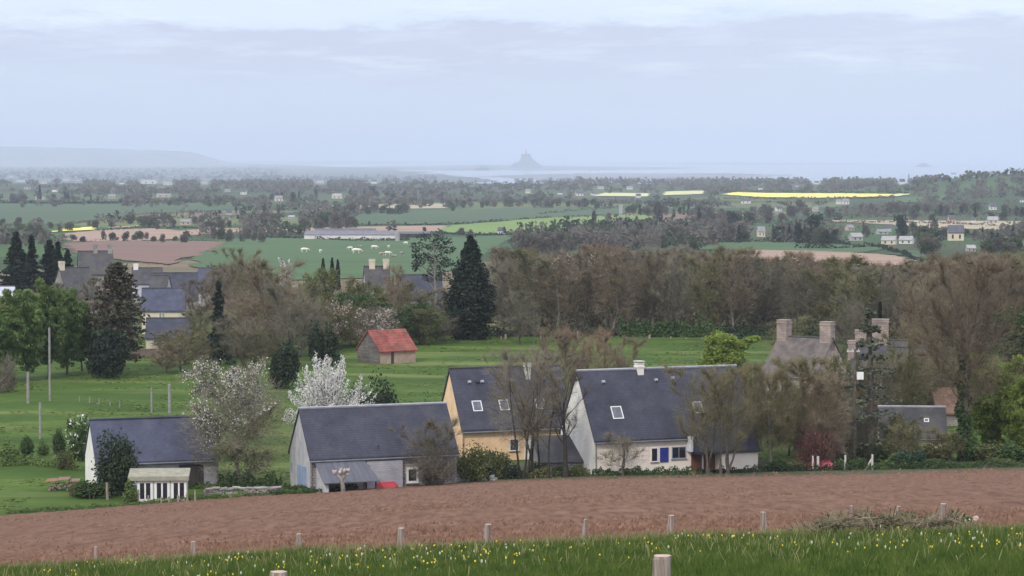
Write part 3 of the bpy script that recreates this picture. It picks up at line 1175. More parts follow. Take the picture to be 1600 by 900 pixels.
M_BLOSSOM = mat('white_blossom', (0.62, 0.60, 0.58), c2=(0.80, 0.78, 0.76), scale=1.5, trans=0.2)
M_BLOSSOM_PINK = mat('pinkish_blossom', (0.45, 0.36, 0.33), c2=(0.60, 0.50, 0.46), scale=0.8, rand=0.1, trans=0.2)
# ---------------------------------------------------------------- building materials
M_SLATE = brick_mat('slate', (0.042, 0.045, 0.068), (0.055, 0.058, 0.083), (0.028, 0.030, 0.046), 0.30, 0.20, 0.016, rough=0.6, var=0.25, spec=0.3, axes='X', patch=((0.068, 0.066, 0.072), 0.35, 0.52))
M_SLATE_GREY = brick_mat('old_slate', (0.055, 0.054, 0.064), (0.076, 0.074, 0.082), (0.038, 0.038, 0.045), 0.30, 0.16, 0.012, rough=0.65, var=0.30, spec=0.3, axes='X', patch=((0.105, 0.092, 0.072), 0.4, 0.46))
M_SLATE_BLUE = brick_mat('blue_slate', (0.052, 0.057, 0.096), (0.066, 0.072, 0.114), (0.05, 0.056, 0.09), 0.30, 0.16, 0.012, rough=0.55, var=0.25, spec=0.3, axes='X', patch=((0.085, 0.085, 0.10), 0.35, 0.54))
M_ZINC = mat('zinc_ridge', (0.26, 0.27, 0.31), c2=(0.36, 0.37, 0.41), scale=1.5, rough=0.5, spec=0.5)
M_WHITE = mat('white_render', (0.68, 0.66, 0.61), c2=(0.78, 0.76, 0.71), scale=0.8, stain=((0.52, 0.49, 0.44), 0.9, 0.62))
M_PINKW = mat('pinkish_render', (0.78, 0.69, 0.61), c2=(0.84, 0.76, 0.69), scale=0.7, stain=((0.58, 0.47, 0.40), 1.0, 0.62))
M_CREAM = mat('cream_render', (0.52, 0.46, 0.36), c2=(0.62, 0.56, 0.45), scale=0.8)
M_OCHRE = mat('ochre_render', (0.70, 0.47, 0.28), c2=(0.80, 0.58, 0.37), scale=0.9, stain=((0.45, 0.29, 0.18), 1.2, 0.60))
M_GREYW = mat('grey_render', (0.36, 0.37, 0.40), c2=(0.50, 0.50, 0.52), scale=1.2, stain=((0.27, 0.27, 0.28), 1.4, 0.58))
M_STONE = brick_mat('rubble_stone', (0.24, 0.22, 0.21), (0.36, 0.33, 0.31), (0.17, 0.155, 0.145), 0.42, 0.24, 0.03, var=0.3)
M_GRANITE = brick_mat('granite_stone', (0.27, 0.215, 0.195), (0.34, 0.275, 0.245), (0.23, 0.185, 0.165), 0.5, 0.28, 0.025, var=0.28)
M_COB = mat('cob_wall', (0.30, 0.22, 0.17), c2=(0.40, 0.31, 0.25), scale=1.2, stain=((0.2, 0.15, 0.12), 1.6, 0.6))
M_BRICKR = mat('red_brick', (0.30, 0.15, 0.10), c2=(0.40, 0.21, 0.14), scale=2.0)
M_BOARD = brick_mat('grey_boards', (0.12, 0.115, 0.11), (0.19, 0.18, 0.17), (0.05, 0.048, 0.045), 3.0, 0.2, 0.02, var=0.3)
M_FRAME = mat('white_paint', (0.72, 0.72, 0.72), var=0.06, scale=2, rough=0.5)
M_GLASS = mat('dark_glass', (0.02, 0.022, 0.028), var=0.3, scale=2, rough=0.12, spec=0.6)
M_SKYGLASS = mat('roof_glass', (0.10, 0.115, 0.14), var=0.3, scale=2, rough=0.15, spec=0.7)
M_BLUE = mat('blue_paint', (0.02, 0.035, 0.22), c2=(0.03, 0.05, 0.28), scale=3, rough=0.45)
M_LBLUE = mat('pale_blue_paint', (0.22, 0.28, 0.42), c2=(0.30, 0.36, 0.50), scale=2, rough=0.6)
M_BROWN = mat('brown_wood', (0.10, 0.045, 0.03), c2=(0.15, 0.07, 0.045), scale3=(6, 6, 1), rough=0.7)
M_DARKWOOD = mat('dark_wood', (0.035, 0.030, 0.028), c2=(0.06, 0.052, 0.048), scale3=(6, 6, 1))
M_PVC = mat('gutter_zinc', (0.16, 0.165, 0.18), var=0.15, scale=2, rough=0.5, spec=0.5)
M_REDTILE = brick_mat('red_sheet', (0.25, 0.062, 0.046), (0.33, 0.092, 0.066), (0.16, 0.048, 0.04), 0.25, 0.35, 0.03, rough=0.7, var=0.4, axes='X', patch=((0.20, 0.15, 0.12), 0.9, 0.50))
M_CORR = brick_mat('pale_blockwork', (0.32, 0.32, 0.36), (0.38, 0.38, 0.42), (0.24, 0.24, 0.27), 0.5, 0.2, 0.012, var=0.15)
M_LEAN = mat('leanto_sheet', (0.085, 0.088, 0.112), c2=(0.125, 0.128, 0.155), scale3=(3.0, 0.4, 0.4), rough=0.6)
M_POST = mat('weathered_wood', (0.15, 0.115, 0.10), c2=(0.40, 0.325, 0.29), scale3=(34, 34, 2.2), detail=9, bump=0.8)
M_POSTEND = mat('sawn_wood_end', (0.42, 0.31, 0.24), c2=(0.54, 0.42, 0.34), scale=18)
M_POLE = mat('grey_pole', (0.20, 0.195, 0.185), c2=(0.30, 0.29, 0.275), scale=2.5)
M_CONC = mat('concrete', (0.42, 0.41, 0.39), c2=(0.54, 0.53, 0.50), scale=2.5)
M_TARP = mat('red_tarpaulin', (0.36, 0.035, 0.045), c2=(0.46, 0.06, 0.07), scale=2, rough=0.5)
M_TARP2 = mat('rose_tarpaulin', (0.34, 0.06, 0.085), c2=(0.42, 0.10, 0.12), scale=2, rough=0.5)


def wall_prism(mb, L, W, E, R, x0=0.0, y0=0.0, dip=1.2, gable=(True, True)):
    """solid body under a pitched roof, walls carried a little into the ground"""
    g0 = R if gable[0] else E
    h = W / 2
    a = [(x0, y0, -dip), (x0, y0 + W, -dip), (x0, y0 + W, E), (x0, y0 + h, R), (x0, y0, E)]
    b = [(x0 + L, p[1], p[2]) for p in a]
    mb.add(a + b, [(0, 1, 2, 3, 4), (9, 8, 7, 6, 5), (0, 4, 9, 5), (4, 3, 8, 9), (3, 2, 7, 8), (2, 1, 6, 7), (1, 0, 5, 6)])


def roof_slabs(mb, L, W, E, R, x0=0.0, y0=0.0, og=0.14, oe=0.28, th=0.13, lift=0.02, both=True, ext=0.0):
    h = W / 2
    k = (R - E) / h
    n = math.hypot(1, k)
    dz = (lift + th) * n
    for sgn in ((0, 1) if both else (0,)):
        def P(x, y, top):
            yy = y if sgn == 0 else W - y
            z = E + k * y + (lift * n if not top else dz)
            return (x, y0 + yy, z)
        xs = (x0 - og, x0 + L + og)
        lo, hi = -oe - ext * (sgn == 0), h
        v = [P(xs[0], lo, 0), P(xs[1], lo, 0), P(xs[1], hi, 0), P(xs[0], hi, 0), P(xs[0], lo, 1), P(xs[1], lo, 1), P(xs[1], hi, 1), P(xs[0], hi, 1)]
        if sgn:
            v = [v[1], v[0], v[3], v[2], v[5], v[4], v[7], v[6]]
        mb.hexa(v)


def slope_pt(W, E, R, s, lift, y0=0.0):
    h = W / 2
    k = (R - E) / h
    n = math.hypot(1, k)
    return y0 + h * s - lift * k / n, E + (R - E) * s + lift / n


def skylight(root, x, s, w, h, W, E, R, lift=0.17, cover=None):
    k = (R - E) / (W / 2)
    n = math.hypot(1, k)
    ay = Vector((0, 1 / n, k / n))
    az = Vector((0, -k / n, 1 / n))
    y, z = slope_pt(W, E, R, s, lift)
    c = Vector((x, y, z))
    mb = MB()
    t = 0.09
    X = Vector((1, 0, 0))
    mb.obox(c - ay * (h / 2 - t / 2), X * (w / 2), ay * (t / 2), az * 0.05)
    mb.obox(c + ay * (h / 2 - t / 2), X * (w / 2), ay * (t / 2), az * 0.05)
    mb.obox(c - X * (w / 2 - t / 2), X * (t / 2), ay * (h / 2 - t), az * 0.05)
    mb.obox(c + X * (w / 2 - t / 2), X * (t / 2), ay * (h / 2 - t), az * 0.05)
    fr = mb.build('skylight', M_FRAME, root)
    g = MB()
    g.obox(c, X * (w / 2 - t), ay * (h / 2 - t), az * 0.02)
    g.build('pane', cover or M_SKYGLASS, fr)


def roof_vent(root, x, s, W, E, R, m):
    k = (R - E) / (W / 2)
    n = math.hypot(1, k)
    ay = Vector((0, 1 / n, k / n))
    az = Vector((0, -k / n, 1 / n))
    y, z = slope_pt(W, E, R, s, 0.22)
    mb = MB()
    mb.obox((x, y, z), (0.17, 0, 0), ay * 0.14, az * 0.08)
    mb.obox(Vector((x, y, z)) + az * 0.1 - ay * 0.03, (0.12, 0, 0), ay * 0.09, az * 0.05)
    mb.build('roof_vent', m, root)


def opening(root, name, x, z, w, h, face='front', y=0.0, frame=M_FRAME, pane=M_GLASS, t=0.08, mull=1, sill=True, W=None, L=0.0):
    """window or door set in a wall: frame proud of it, pane within; face 'front' (y = y) or 'gable' (x = 0, x is then measured along +y)"""
    def B(mb, a0, b0, a1, b1, d0, d1):
        if face == 'front':
            mb.box((a0, y - d1, b0), (a1, y - d0, b1))
        else:
            mb.box((L - d1, a0, b0), (L - d0, a1, b1))
    mb = MB()
    B(mb, x, z, x + t, z + h, 0.0, 0.05)
    B(mb, x + w - t, z, x + w, z + h, 0.0, 0.05)
    B(mb, x + t, z, x + w - t, z + t, 0.0, 0.05)
    B(mb, x + t, z + h - t, x + w - t, z + h, 0.0, 0.05)
    for i in range(mull):
        xm = x + w * (i + 1) / (mull + 1)
        B(mb, xm - t / 3, z + t, xm + t / 3, z + h - t, 0.0, 0.045)
    fr = mb.build(name, frame, root)
    g = MB()
    B(g, x + t, z + t, x + w - t, z + h - t, 0.0, 0.02)
    g.build('pane' if name == 'window' else 'panel', pane, fr)
    if sill and name == 'window':
        s = MB()
        B(s, x - 0.08, z - 0.09, x + w + 0.08, z - 0.002, 0.0, 0.12)
        s.build('sill', M_GRANITE, fr)
    return fr


def chimney(parent, x, y, z0, z1, w, d, m, pots=0, cap=True, label=None):
    mb = MB()
    mb.box((x - w / 2, y - d / 2, z0), (x + w / 2, y + d / 2, z1))
    if cap:
        mb.box((x - w / 2 - 0.07, y - d / 2 - 0.07, z1 - 0.32), (x + w / 2 + 0.07, y + d / 2 + 0.07, z1 - 0.16))
        mb.box((x - w / 2 - 0.05, y - d / 2 - 0.05, z1 + 0.002), (x + w / 2 + 0.05, y + d / 2 + 0.05, z1 + 0.08))
    o = mb.build('chimney', m, parent)
    if pots:
        p = MB()
        for i in range(pots):
            xx = x + (i - (pots - 1) / 2) * 0.35
            p.tube([(xx, y, z1 + 0.08), (xx, y, z1 + 0.4)], [0.12, 0.1], 8)
        p.build('chimney_pot', M_BRICKR, parent)
    return o


def house(name, label, cat, u, D, rot, L, W, E, R, mw, mr, ridge=M_ZINC, og=0.14, oe=0.28, group=None, gutter=True, gx=(0, 0)):
    """front left corner of the walls stands at column u, distance D; rot turns the long front away to the right"""
    root = empty(name, gnd(u, D), R_(rot))
    tag(root, label, cat, group)
    mb = MB()
    wall_prism(mb, L, W, E, R)
    wall = mb.build('wall', mw, root)
    mb = MB()
    roof_slabs(mb, L, W, E, R, og=og, oe=oe)
    roof = mb.build('roof', mr, root)
    if ridge:
        mb = MB()
        k = (R - E) / (W / 2)
        zr = R + 0.15 * math.hypot(1, k)
        mb.tube([(-og - 0.01, W / 2, zr), (L + og + 0.01, W / 2, zr)], 0.13, 6)
        mb.build('ridge_cap', ridge, roof)
    if gutter:
        mb = MB()
        k = (R - E) / (W / 2)
        zg = E - k * oe
        mb.tube([(-og, -oe - 0.07, zg + 0.02), (L + og, -oe - 0.07, zg + 0.02)], 0.075, 6)
        mb.tube([(0.12, -0.08, zg - 0.1), (0.12, -0.08, 0.0)], 0.045, 5)
        mb.build('gutter', M_PVC, root)
    return root, wall, roof


# ---------------------------------------------------------------- white house
E, R, W, L = 3.4, 9.25, 8.0, 16.6
hs, wl, rf = house('white_house', 'long white house with a steep slate roof and a blue shutter in its front wall', 'house', 929, 250, 22, L, W, E, R, M_PINKW, M_SLATE)
mb = MB()                                      # whitewashed gable skin
mb.add([(-0.03, 0.0, -1), (-0.03, W, -1), (-0.03, W, E), (-0.03, W / 2, R), (-0.03, 0.0, E), (0.0, 0.0, -1), (0.0, W, -1), (0.0, W, E), (0.0, W / 2, R), (0.0, 0.0, E)],
       [(0, 4, 3, 2, 1), (0, 1, 6, 5), (1, 2, 7, 6), (2, 3, 8, 7), (3, 4, 9, 8), (4, 0, 5, 9)])
mb.build('gable_wall', M_WHITE, hs)
opening(hs, 'window', 5.8, 1.0, 0.72, 1.35, mull=0)
mb = MB()
mb.box((6.72, -0.09, 0.95), (7.58, -0.02, 2.32))
for i in range(3):
    mb.box((6.74, -0.105, 1.08 + i * 0.5), (7.56, -0.09, 1.16 + i * 0.5))
mb.build('shutter', M_BLUE, hs)
opening(hs, 'window', 7.95, 1.2, 1.5, 1.15, mull=1, frame=M_LBLUE)
skylight(hs, 2.9, 0.37, 1.1, 1.35, W, E, R)
skylight(hs, 11.4, 0.40, 0.95, 1.25, W, E, R)
for x, s, m in ((2.3, 0.84, M_ZINC), (7.8, 0.84, M_ZINC), (9.6, 0.86, M_ZINC), (9.62, 0.80, M_SLATE)):
    roof_vent(rf, x, s, W, E, R, m)
chimney(rf, 6.4, W / 2, R - 0.8, R + 0.72, 0.62, 0.8, M_WHITE)
mb = MB()
mb.box((6.0, W / 2 - 0.5, R + 0.92), (6.8, W / 2 + 0.5, R + 1.02))
for a in (-0.3, 0.3):
    for b in (-0.35, 0.35):
        mb.box((6.4 + a - 0.05, W / 2 + b - 0.05, R + 0.80), (6.4 + a + 0.05, W / 2 + b + 0.05, R + 0.92))
mb.build('chimney_cap', M_CONC, rf)
# the far bay: roof carried down lower over a porch and a small white room
ext = 0.95
k = (R - E) / (W / 2)
n_ = math.hypot(1, k)
mb = MB()
x0, x1 = 9.75, L + 0.14
ya, yb = -0.28 - ext, -0.30
za, zb = E + k * ya, E + k * yb
f0, f1 = 0.02 * n_, 0.15 * n_
mb.hexa([(x0, ya, za + f0), (x1, ya, za + f0), (x1, yb, zb + f0), (x0, yb, zb + f0), (x0, ya, za + f1), (x1, ya, za + f1), (x1, yb, zb + f1), (x0, yb, zb + f1)])
mb.build('porch_roof', M_SLATE, hs)
mb = MB()
mb.box((12.6, -0.95, -1.2), (L, -0.01, za + 0.25))
mb.build('porch_room', M_PINKW, hs)
mb = MB()
mb.box((9.5, -1.0, E - 1.5), (9.72, -0.02, E - 0.05))
mb.build('porch_bracket', M_FRAME, hs)
opening(hs, 'door', 10.0, 0.0, 1.1, 2.05, frame=M_BROWN, pane=M_BROWN, mull=1)
mb = MB()
mb.box((11.3, -0.06, 0.0), (12.5, -0.01, 2.0))
mb.build('porch_panel', M_BROWN, hs)

# low dark slate outhouse against the white gable
root = empty('slate_outhouse', gnd(846, 251.5), R_(14))
tag(root, 'low grey slate-roofed outhouse in the gap between the yellow and the white house', 'outhouse')
mb = MB()
mb.hexa([(0, 0, -1), (4.6, 0, -1), (4.6, 3.2, -1), (0, 3.2, -1), (0, 0, 1.1), (4.6, 0, 1.1), (4.6, 3.2, 3.1), (0, 3.2, 3.1)])
mb.build('wall', M_STONE, root)
mb = MB()
mb.hexa([(-0.15, -0.25, 1.0), (4.75, -0.25, 1.0), (4.75, 3.25, 3.18), (-0.15, 3.25, 3.18), (-0.15, -0.25, 1.12), (4.75, -0.25, 1.12), (4.75, 3.25, 3.3), (-0.15, 3.25, 3.3)])
mb.build('roof', M_SLATE_GREY, root)

# ---------------------------------------------------------------- yellow house
E, R, W, L = 3.35, 8.7, 6.6, 11.6
hs, wl, rf = house('yellow_house', 'ochre yellow house with roof skylights between the stone barn and the white house', 'house', 722, 262, 22, L, W, E, R, M_OCHRE, M_SLATE, ridge=M_SLATE_GREY)
for x in (2.0, 4.85, 8.7):
    skylight(hs, x, 0.36, 1.0, 1.15, W, E, R)
for x, m in ((1.7, M_ZINC), (2.55, M_SLATE), (3.05, M_ZINC), (5.6, M_SLATE), (6.3, M_ZINC), (9.7, M_SLATE)):
    roof_vent(rf, x, 0.78, W, E, R, m)
chimney(rf, 8.05, W / 2 - 0.5, R - 1.3, R + 0.55, 0.5, 0.6, M_WHITE)
opening(hs, 'window', 5.0, 0.9, 1.0, 1.2, mull=0)
opening(hs, 'door', 6.6, 0.0, 1.0, 2.1, pane=M_FRAME, mull=0)
opening(hs, 'window', 9.3, 1.0, 0.9, 1.1, mull=1)

# ---------------------------------------------------------------- stone barn
E, R, W, L = 3.05, 6.95, 6.0, 13.9
hs, wl, rf = house('stone_barn', 'grey stone barn with a long dark slate roof and a lean-to along its front', 'barn', 485, 237.5, 22, L, W, E, R, M_STONE, M_SLATE)
mb = MB()
mb.add([(-0.03, 0.0, -1), (-0.03, W, -1), (-0.03, W, E), (-0.03, W / 2, R), (-0.03, 0.0, E), (0.0, 0.0, -1), (0.0, W, -1), (0.0, W, E), (0.0, W / 2, R), (0.0, 0.0, E)],
       [(0, 4, 3, 2, 1), (0, 1, 6, 5), (1, 2, 7, 6), (2, 3, 8, 7), (3, 4, 9, 8), (4, 0, 5, 9)])
mb.build('gable_wall', M_GREYW, hs)
mb = MB()
mb.box((-0.09, 1.0, 0.0), (-0.032, 3.6, 2.1))
for i in range(6):
    mb.box((-0.105, 1.05 + i * 0.43, 0.05), (-0.09, 1.42 + i * 0.43, 2.05))
mb.build('door', M_LBLUE, hs)
mb = MB()          # lean-to: stone end wall, sloping sheet roof on posts
mb.hexa([(0.55, -2.35, -1), (0.95, -2.35, -1), (0.95, -0.01, -1), (0.55, -0.01, -1), (0.55, -2.35, 1.0), (0.95, -2.35, 1.0), (0.95, -0.01, 2.55), (0.55, -0.01, 2.55)])
mb.build('lean_to_wall', M_GREYW, hs)
mb = MB()
mb.hexa([(0.35, -2.75, 0.98), (5.6, -2.75, 0.98), (4.9, -0.02, 2.72), (0.35, -0.02, 2.72), (0.35, -2.75, 1.06), (5.6, -2.75, 1.06), (4.9, -0.02, 2.80), (0.35, -0.02, 2.80)])
mb.build('lean_to_roof', M_LEAN, hs)
for x in (2.4, 4.2, 5.3):
    mb = MB()
    mb.box((x - 0.06, -2.5, -1), (x + 0.06, -2.38, 1.1))
    mb.build('post', M_DARKWOOD, hs)
mb = MB()
mb.box((5.2, -0.30, -1), (8.6, -0.02, 2.5))
mb.build('block_wall', M_CORR, hs)
mb = MB()
mb.box((4.95, -0.42, 1.5), (5.35, -0.31, 2.2))
mb.build('hatch', M_DARKWOOD, hs)
opening(hs, 'window', 9.05, 0.35, 1.15, 1.45, mull=0, t=0.2)
mb = MB()
mb.tube([(6.3, -0.1, E + 0.55), (6.3, -0.25, E + 0.95)], 0.05, 6)
mb.build('roof_pipe', M_DARKWOOD, rf)

# ---------------------------------------------------------------- long low barn on the left
E, R, W, L = 2.45, 5.75, 5.6, 11.2
hs, wl, rf = house('low_barn', 'long low slate-roofed barn with a white gable behind the round yew', 'barn', 151, 241, 19, L, W, E, R, M_CORR, M_SLATE_BLUE, ridge=M_SLATE)
mb = MB()
mb.add([(-0.03, 0.0, -1), (-0.03, W, -1), (-0.03, W, E), (-0.03, W / 2, R), (-0.03, 0.0, E), (0.0, 0.0, -1), (0.0, W, -1), (0.0, W, E), (0.0, W / 2, R), (0.0, 0.0, E)],
       [(0, 4, 3, 2, 1), (0, 1, 6, 5), (1, 2, 7, 6), (2, 3, 8, 7), (3, 4, 9, 8), (4, 0, 5, 9)])
mb.build('gable_wall', M_WHITE, hs)
mb = MB()
mb.box((7.7, -0.06, 0.0), (9.6, -0.003, 1.75))
mb.build('barn_doorway', M_DARKWOOD, hs)
mb = MB()
for x in (7.55, 9.62):
    mb.box((x, -0.10, 0), (x + 0.14, -0.002, 1.9))
mb.box((7.69, -0.10, 1.76), (9.61, -0.002, 1.9))
mb.build('door_frame', M_DARKWOOD, hs)

# ---------------------------------------------------------------- white glazed garden shed
root = empty('garden_shed', gnd(214, 231.5), R_(4))
tag(root, 'flat-roofed garden shed with three pairs of white glazed doors before the low barn', 'shed')
mb = MB()
mb.box((0, 0.05, -0.8), (4.3, 2.2, 2.05))
mb.build('wall', mat('pale_green_boards', (0.34, 0.36, 0.30), c2=(0.42, 0.44, 0.37), scale=1.5), root)
mb = MB()
mb.hexa([(-0.75, -0.25, 2.06), (4.5, -0.25, 2.06), (4.5, 2.5, 2.45), (-0.75, 2.5, 2.45), (-0.75, -0.25, 2.16), (4.5, -0.25, 2.16), (4.5, 2.5, 2.60), (-0.75, 2.5, 2.60)])
mb.hexa([(-0.75, -0.27, 1.82), (4.5, -0.27, 1.82), (4.5, -0.252, 1.82), (-0.75, -0.252, 1.82), (-0.75, -0.27, 2.2), (4.5, -0.27, 2.2), (4.5, -0.252, 2.2), (-0.75, -0.252, 2.2)])
mb.build('roof', mat('mossy_felt', (0.24, 0.235, 0.18), c2=(0.34, 0.33, 0.26), scale=1.6), root)
for i in range(3):
    opening(root, 'door', 0.05 + i * 1.45, 0.0, 1.32, 1.80, y=0.05, pane=M_GLASS, mull=1, t=0.21)

# ---------------------------------------------------------------- small barn with the red roof in the pasture
E, R, W, L = 1.9, 4.55, 5.8, 6.2
hs, wl, rf = house('field_barn', 'small tumbledown barn with a rusty red roof alone in the pasture', 'barn', 596, 386, 37, L, W, E, R, M_COB, M_REDTILE, ridge=None, gutter=False, og=0.2)
hs.location = gnd(594, 384)
hs.rotation_euler = (0, 0, R_(37))
mb = MB()
mb.add([(-0.03, 0.0, -1), (-0.03, W, -1), (-0.03, W, E), (-0.03, W / 2, R), (-0.03, 0.0, E), (0.0, 0.0, -1), (0.0, W, -1), (0.0, W, E), (0.0, W / 2, R), (0.0, 0.0, E)],
       [(0, 4, 3, 2, 1), (0, 1, 6, 5), (1, 2, 7, 6), (2, 3, 8, 7), (3, 4, 9, 8), (4, 0, 5, 9)])
mb.build('gable_boards', M_BOARD, hs)
mb = MB()
mb.box((1.9, -0.05, -0.2), (2.35, -0.002, 1.75))
mb.build('doorway', M_DARKWOOD, hs)
root = empty('black_shed', gnd(542, 436), R_(5))
tag(root, 'small black open shed at the fence behind the red-roofed barn', 'shed')
mb = MB()
mb.box((-0.6, 0, -0.3), (2.6, 2.2, 1.35))
mb.build('wall', M_DARKWOOD, root)
mb = MB()
mb.hexa([(-0.8, -0.3, 1.36), (2.8, -0.3, 1.36), (2.8, 2.4, 1.66), (-0.8, 2.4, 1.66), (-0.8, -0.3, 1.44), (2.8, -0.3, 1.44), (2.8, 2.4, 1.76), (-0.8, 2.4, 1.76)])
mb.build('roof', M_SLATE_GREY, root)

# ---------------------------------------------------------------- granite manor and its outbuildings on the right
E, R, W, L = 5.4, 9.3, 7.4, 7.0
hs, wl, rf = house('granite_manor', 'granite manor house with two massive chimneys on a steep grey roof', 'house', 1186, 305, -38, L, W, E, R, mat('pale_granite', (0.36, 0.285, 0.25), c2=(0.46, 0.375, 0.33), scale=1.6), mat('lichened_slate', (0.09, 0.080, 0.078), c2=(0.165, 0.142, 0.13), scale=1.1, detail=8), ridge=M_SLATE_GREY, oe=0.2)
hs.location = gnd(1190, 302)
chimney(rf, 0.6, W / 2, R - 1.2, R + 2.0, 1.3, 1.1, M_GRANITE)
chimney(rf, L - 0.7, W / 2, R - 1.2, R + 2.0, 1.4, 1.0, M_GRANITE)
for x in (0.9, 2.5):
    opening(hs, 'window', x, 3.2, 0.8, 1.3, mull=1)
    opening(hs, 'window', x, 0.9, 0.9, 1.5, mull=1)
opening(hs, 'window', 4.9, 3.2, 0.8, 1.3, mull=1)
E, R, W, L = 5.0, 8.0, 7.0, 6.4
hs, wl, rf = house('granite_house', 'second granite house with a broad double chimney behind the tiered spruce', 'house', 1330, 312, -8, L, W, E, R, M_GRANITE, M_SLATE_GREY, ridge=M_SLATE_GREY, oe=0.2)
chimney(rf, 1.0, W / 2, R - 1.0, R + 1.3, 1.3, 1.1, M_GRANITE)
chimney(rf, 3.3, W / 2, R - 1.0, R + 2.6, 1.9, 1.3, M_GRANITE)
chimney(rf, 0.0, W / 2 - 2.0, R - 2.0, R + 0.2, 0.9, 0.8, M_GRANITE)
opening(hs, 'window', 2.2, 2.9, 0.9, 1.4, mull=1)
opening(hs, 'window', 4.4, 2.9, 0.9, 1.4, mull=1)
opening(hs, 'window', 4.4, 0.8, 0.9, 1.4, mull=1)
E, R, W, L = 4.2, 7.6, 5.5, 4.2
hs, wl, rf = house('slate_house', 'small slate-roofed wing whose roof runs down beside the double chimney', 'house', 1384, 306, -14, L, W, E, R, M_GRANITE, M_SLATE_GREY, ridge=M_SLATE_GREY, oe=0.2)
skylight(hs, 2.3, 0.35, 0.9, 1.2, W, E, R)
E, R, W, L = 1.5, 4.1, 5.0, 6.6
hs, wl, rf = house('low_outbuilding', 'low outbuilding with a grey slate roof and a cream wall below the granite houses', 'outbuilding', 1376, 272, -4, L, W, E, R, M_CREAM, M_SLATE_GREY)
skylight(hs, 4.7, 0.55, 0.5, 0.5, W, E, R)
E, R, W, L = 1.6, 3.9, 4.0, 3.6
hs, wl, rf = house('tile_shed', 'little shed with a terracotta roof beside the low slate outbuilding', 'shed', 1464, 296, 6, L * 0.7, W, E, R, M_STONE, mat('terracotta', (0.19, 0.115, 0.085), c2=(0.26, 0.165, 0.125), scale=2), gutter=False, ridge=None)

# ---------------------------------------------------------------- village on the left
G_V = 'stone and slate houses of the village'


def vhouse(name, label, u, vtop, D, wpx, rot, Wd, rise, mw, mr, chim=(), win=(), cat='house', chim_m=None, chim_h=1.4):
    L = wpx * D / F / max(0.3, math.cos(R_(rot)))
    base = gnd(u, D)
    R = height_to(vtop, D + Wd / 2, base.z)
    E = R - rise
    hs, wl, rf = house(name, label, cat, u, D, rot, L, Wd, E, R, mw, mr, ridge=M_SLATE_GREY, group=G_V, gutter=False)
    for f in chim:
        chimney(rf, 0.5 + f * (L - 1.0), Wd / 2, R - 0.9, R + chim_h, 1.0, 0.9, chim_m or M_STONE)
    for (x, z, w, h) in win:
        opening(hs, 'window', x * L, E + z, w, h, mull=1)
    return hs, L, E, R


vhouse('stone_house', 'tall grey village house with twin chimneys, partly behind the dark conifers', 124, 394, 585, 52, 12, 7, 4.6, M_STONE, M_SLATE_GREY, (0.5, 1.0), chim_h=1.6)
vhouse('stone_house', 'grey village house gable with a thick pale chimney at its near corner', 106, 420, 520, 42, 30, 9, 5.2, M_STONE, M_SLATE_GREY, (0.0,), chim_m=M_CREAM)
vhouse('slate_cottage', 'village cottage with a pale triangular gable standing before the wide dark roof', 231, 432, 505, 27, -8, 6, 3.6, M_GREYW, M_SLATE_GREY, ())
vhouse('village_barn', 'wide dark slate roof, the biggest of the village', 236, 428, 540, 72, 8, 9, 5.0, M_STONE, M_SLATE, ())
vhouse('village_house', 'village house with a blue-grey slate roof over a cream wall with two slit windows', 222, 452, 455, 66, 6, 7, 3.4, M_CREAM, M_SLATE_BLUE, (), [(0.40, -1.5, 0.45, 1.1), (0.47, -1.5, 0.45, 1.1), (0.14, -1.4, 0.5, 0.5)])
vhouse('village_house', 'village house with a nearly black roof below the blue-grey one', 228, 499, 408, 70, 4, 6, 2.6, M_CREAM, M_SLATE, (), [(0.15, -2.9, 0.6, 1.0), (0.62, -3.1, 0.9, 1.4)])
vhouse('village_house', 'far bluish slate roof at the end of the village, half behind the brown tree', 300, 420, 560, 42, -16, 8, 4.0, M_GREYW, M_SLATE_BLUE, ())
vhouse('village_house', 'row of low grey village roofs with a white chimney at one end', 206, 420, 575, 46, 5, 6, 3.0, M_GREYW, M_SLATE_GREY, (0.05,), chim_m=M_WHITE, chim_h=1.0)
vhouse('village_house', 'pale lilac sheet roof cut by the picture edge behind the green trees', -20, 449, 430, 40, 6, 6, 1.6, M_BRICKR, mat('lilac_sheet', (0.40, 0.40, 0.50), c2=(0.50, 0.50, 0.58), scale=1), ())
vhouse('village_house', 'village house with a rusty red roof behind the twiggy trees', 366, 502, 405, 36, 10, 6, 2.4, M_CREAM, M_BRICKR, ())
vhouse('village_house', 'dark-roofed house with two pale chimneys among the olive trees', 572, 418, 470, 38, 8, 6, 3.4, M_GREYW, M_SLATE_GREY, (0.25, 1.0), chim_m=M_CREAM)
vhouse('village_barn', 'long plain slate roof behind the tall open pine', 630, 431, 470, 62, 6, 8, 3.9, M_GREYW, M_SLATE, ())
root = empty('stone_wall', gnd(205, 398), R_(4))
tag(root, 'low pale stone wall along the village green under the cedar', 'wall')
mb = MB()
mb.box((0, 0, -0.4), (8.0, 0.4, 1.3))
mb.box((9.8, 0, -0.4), (13.5, 0.4, 1.0))
mb.build('wall', M_COB, root)
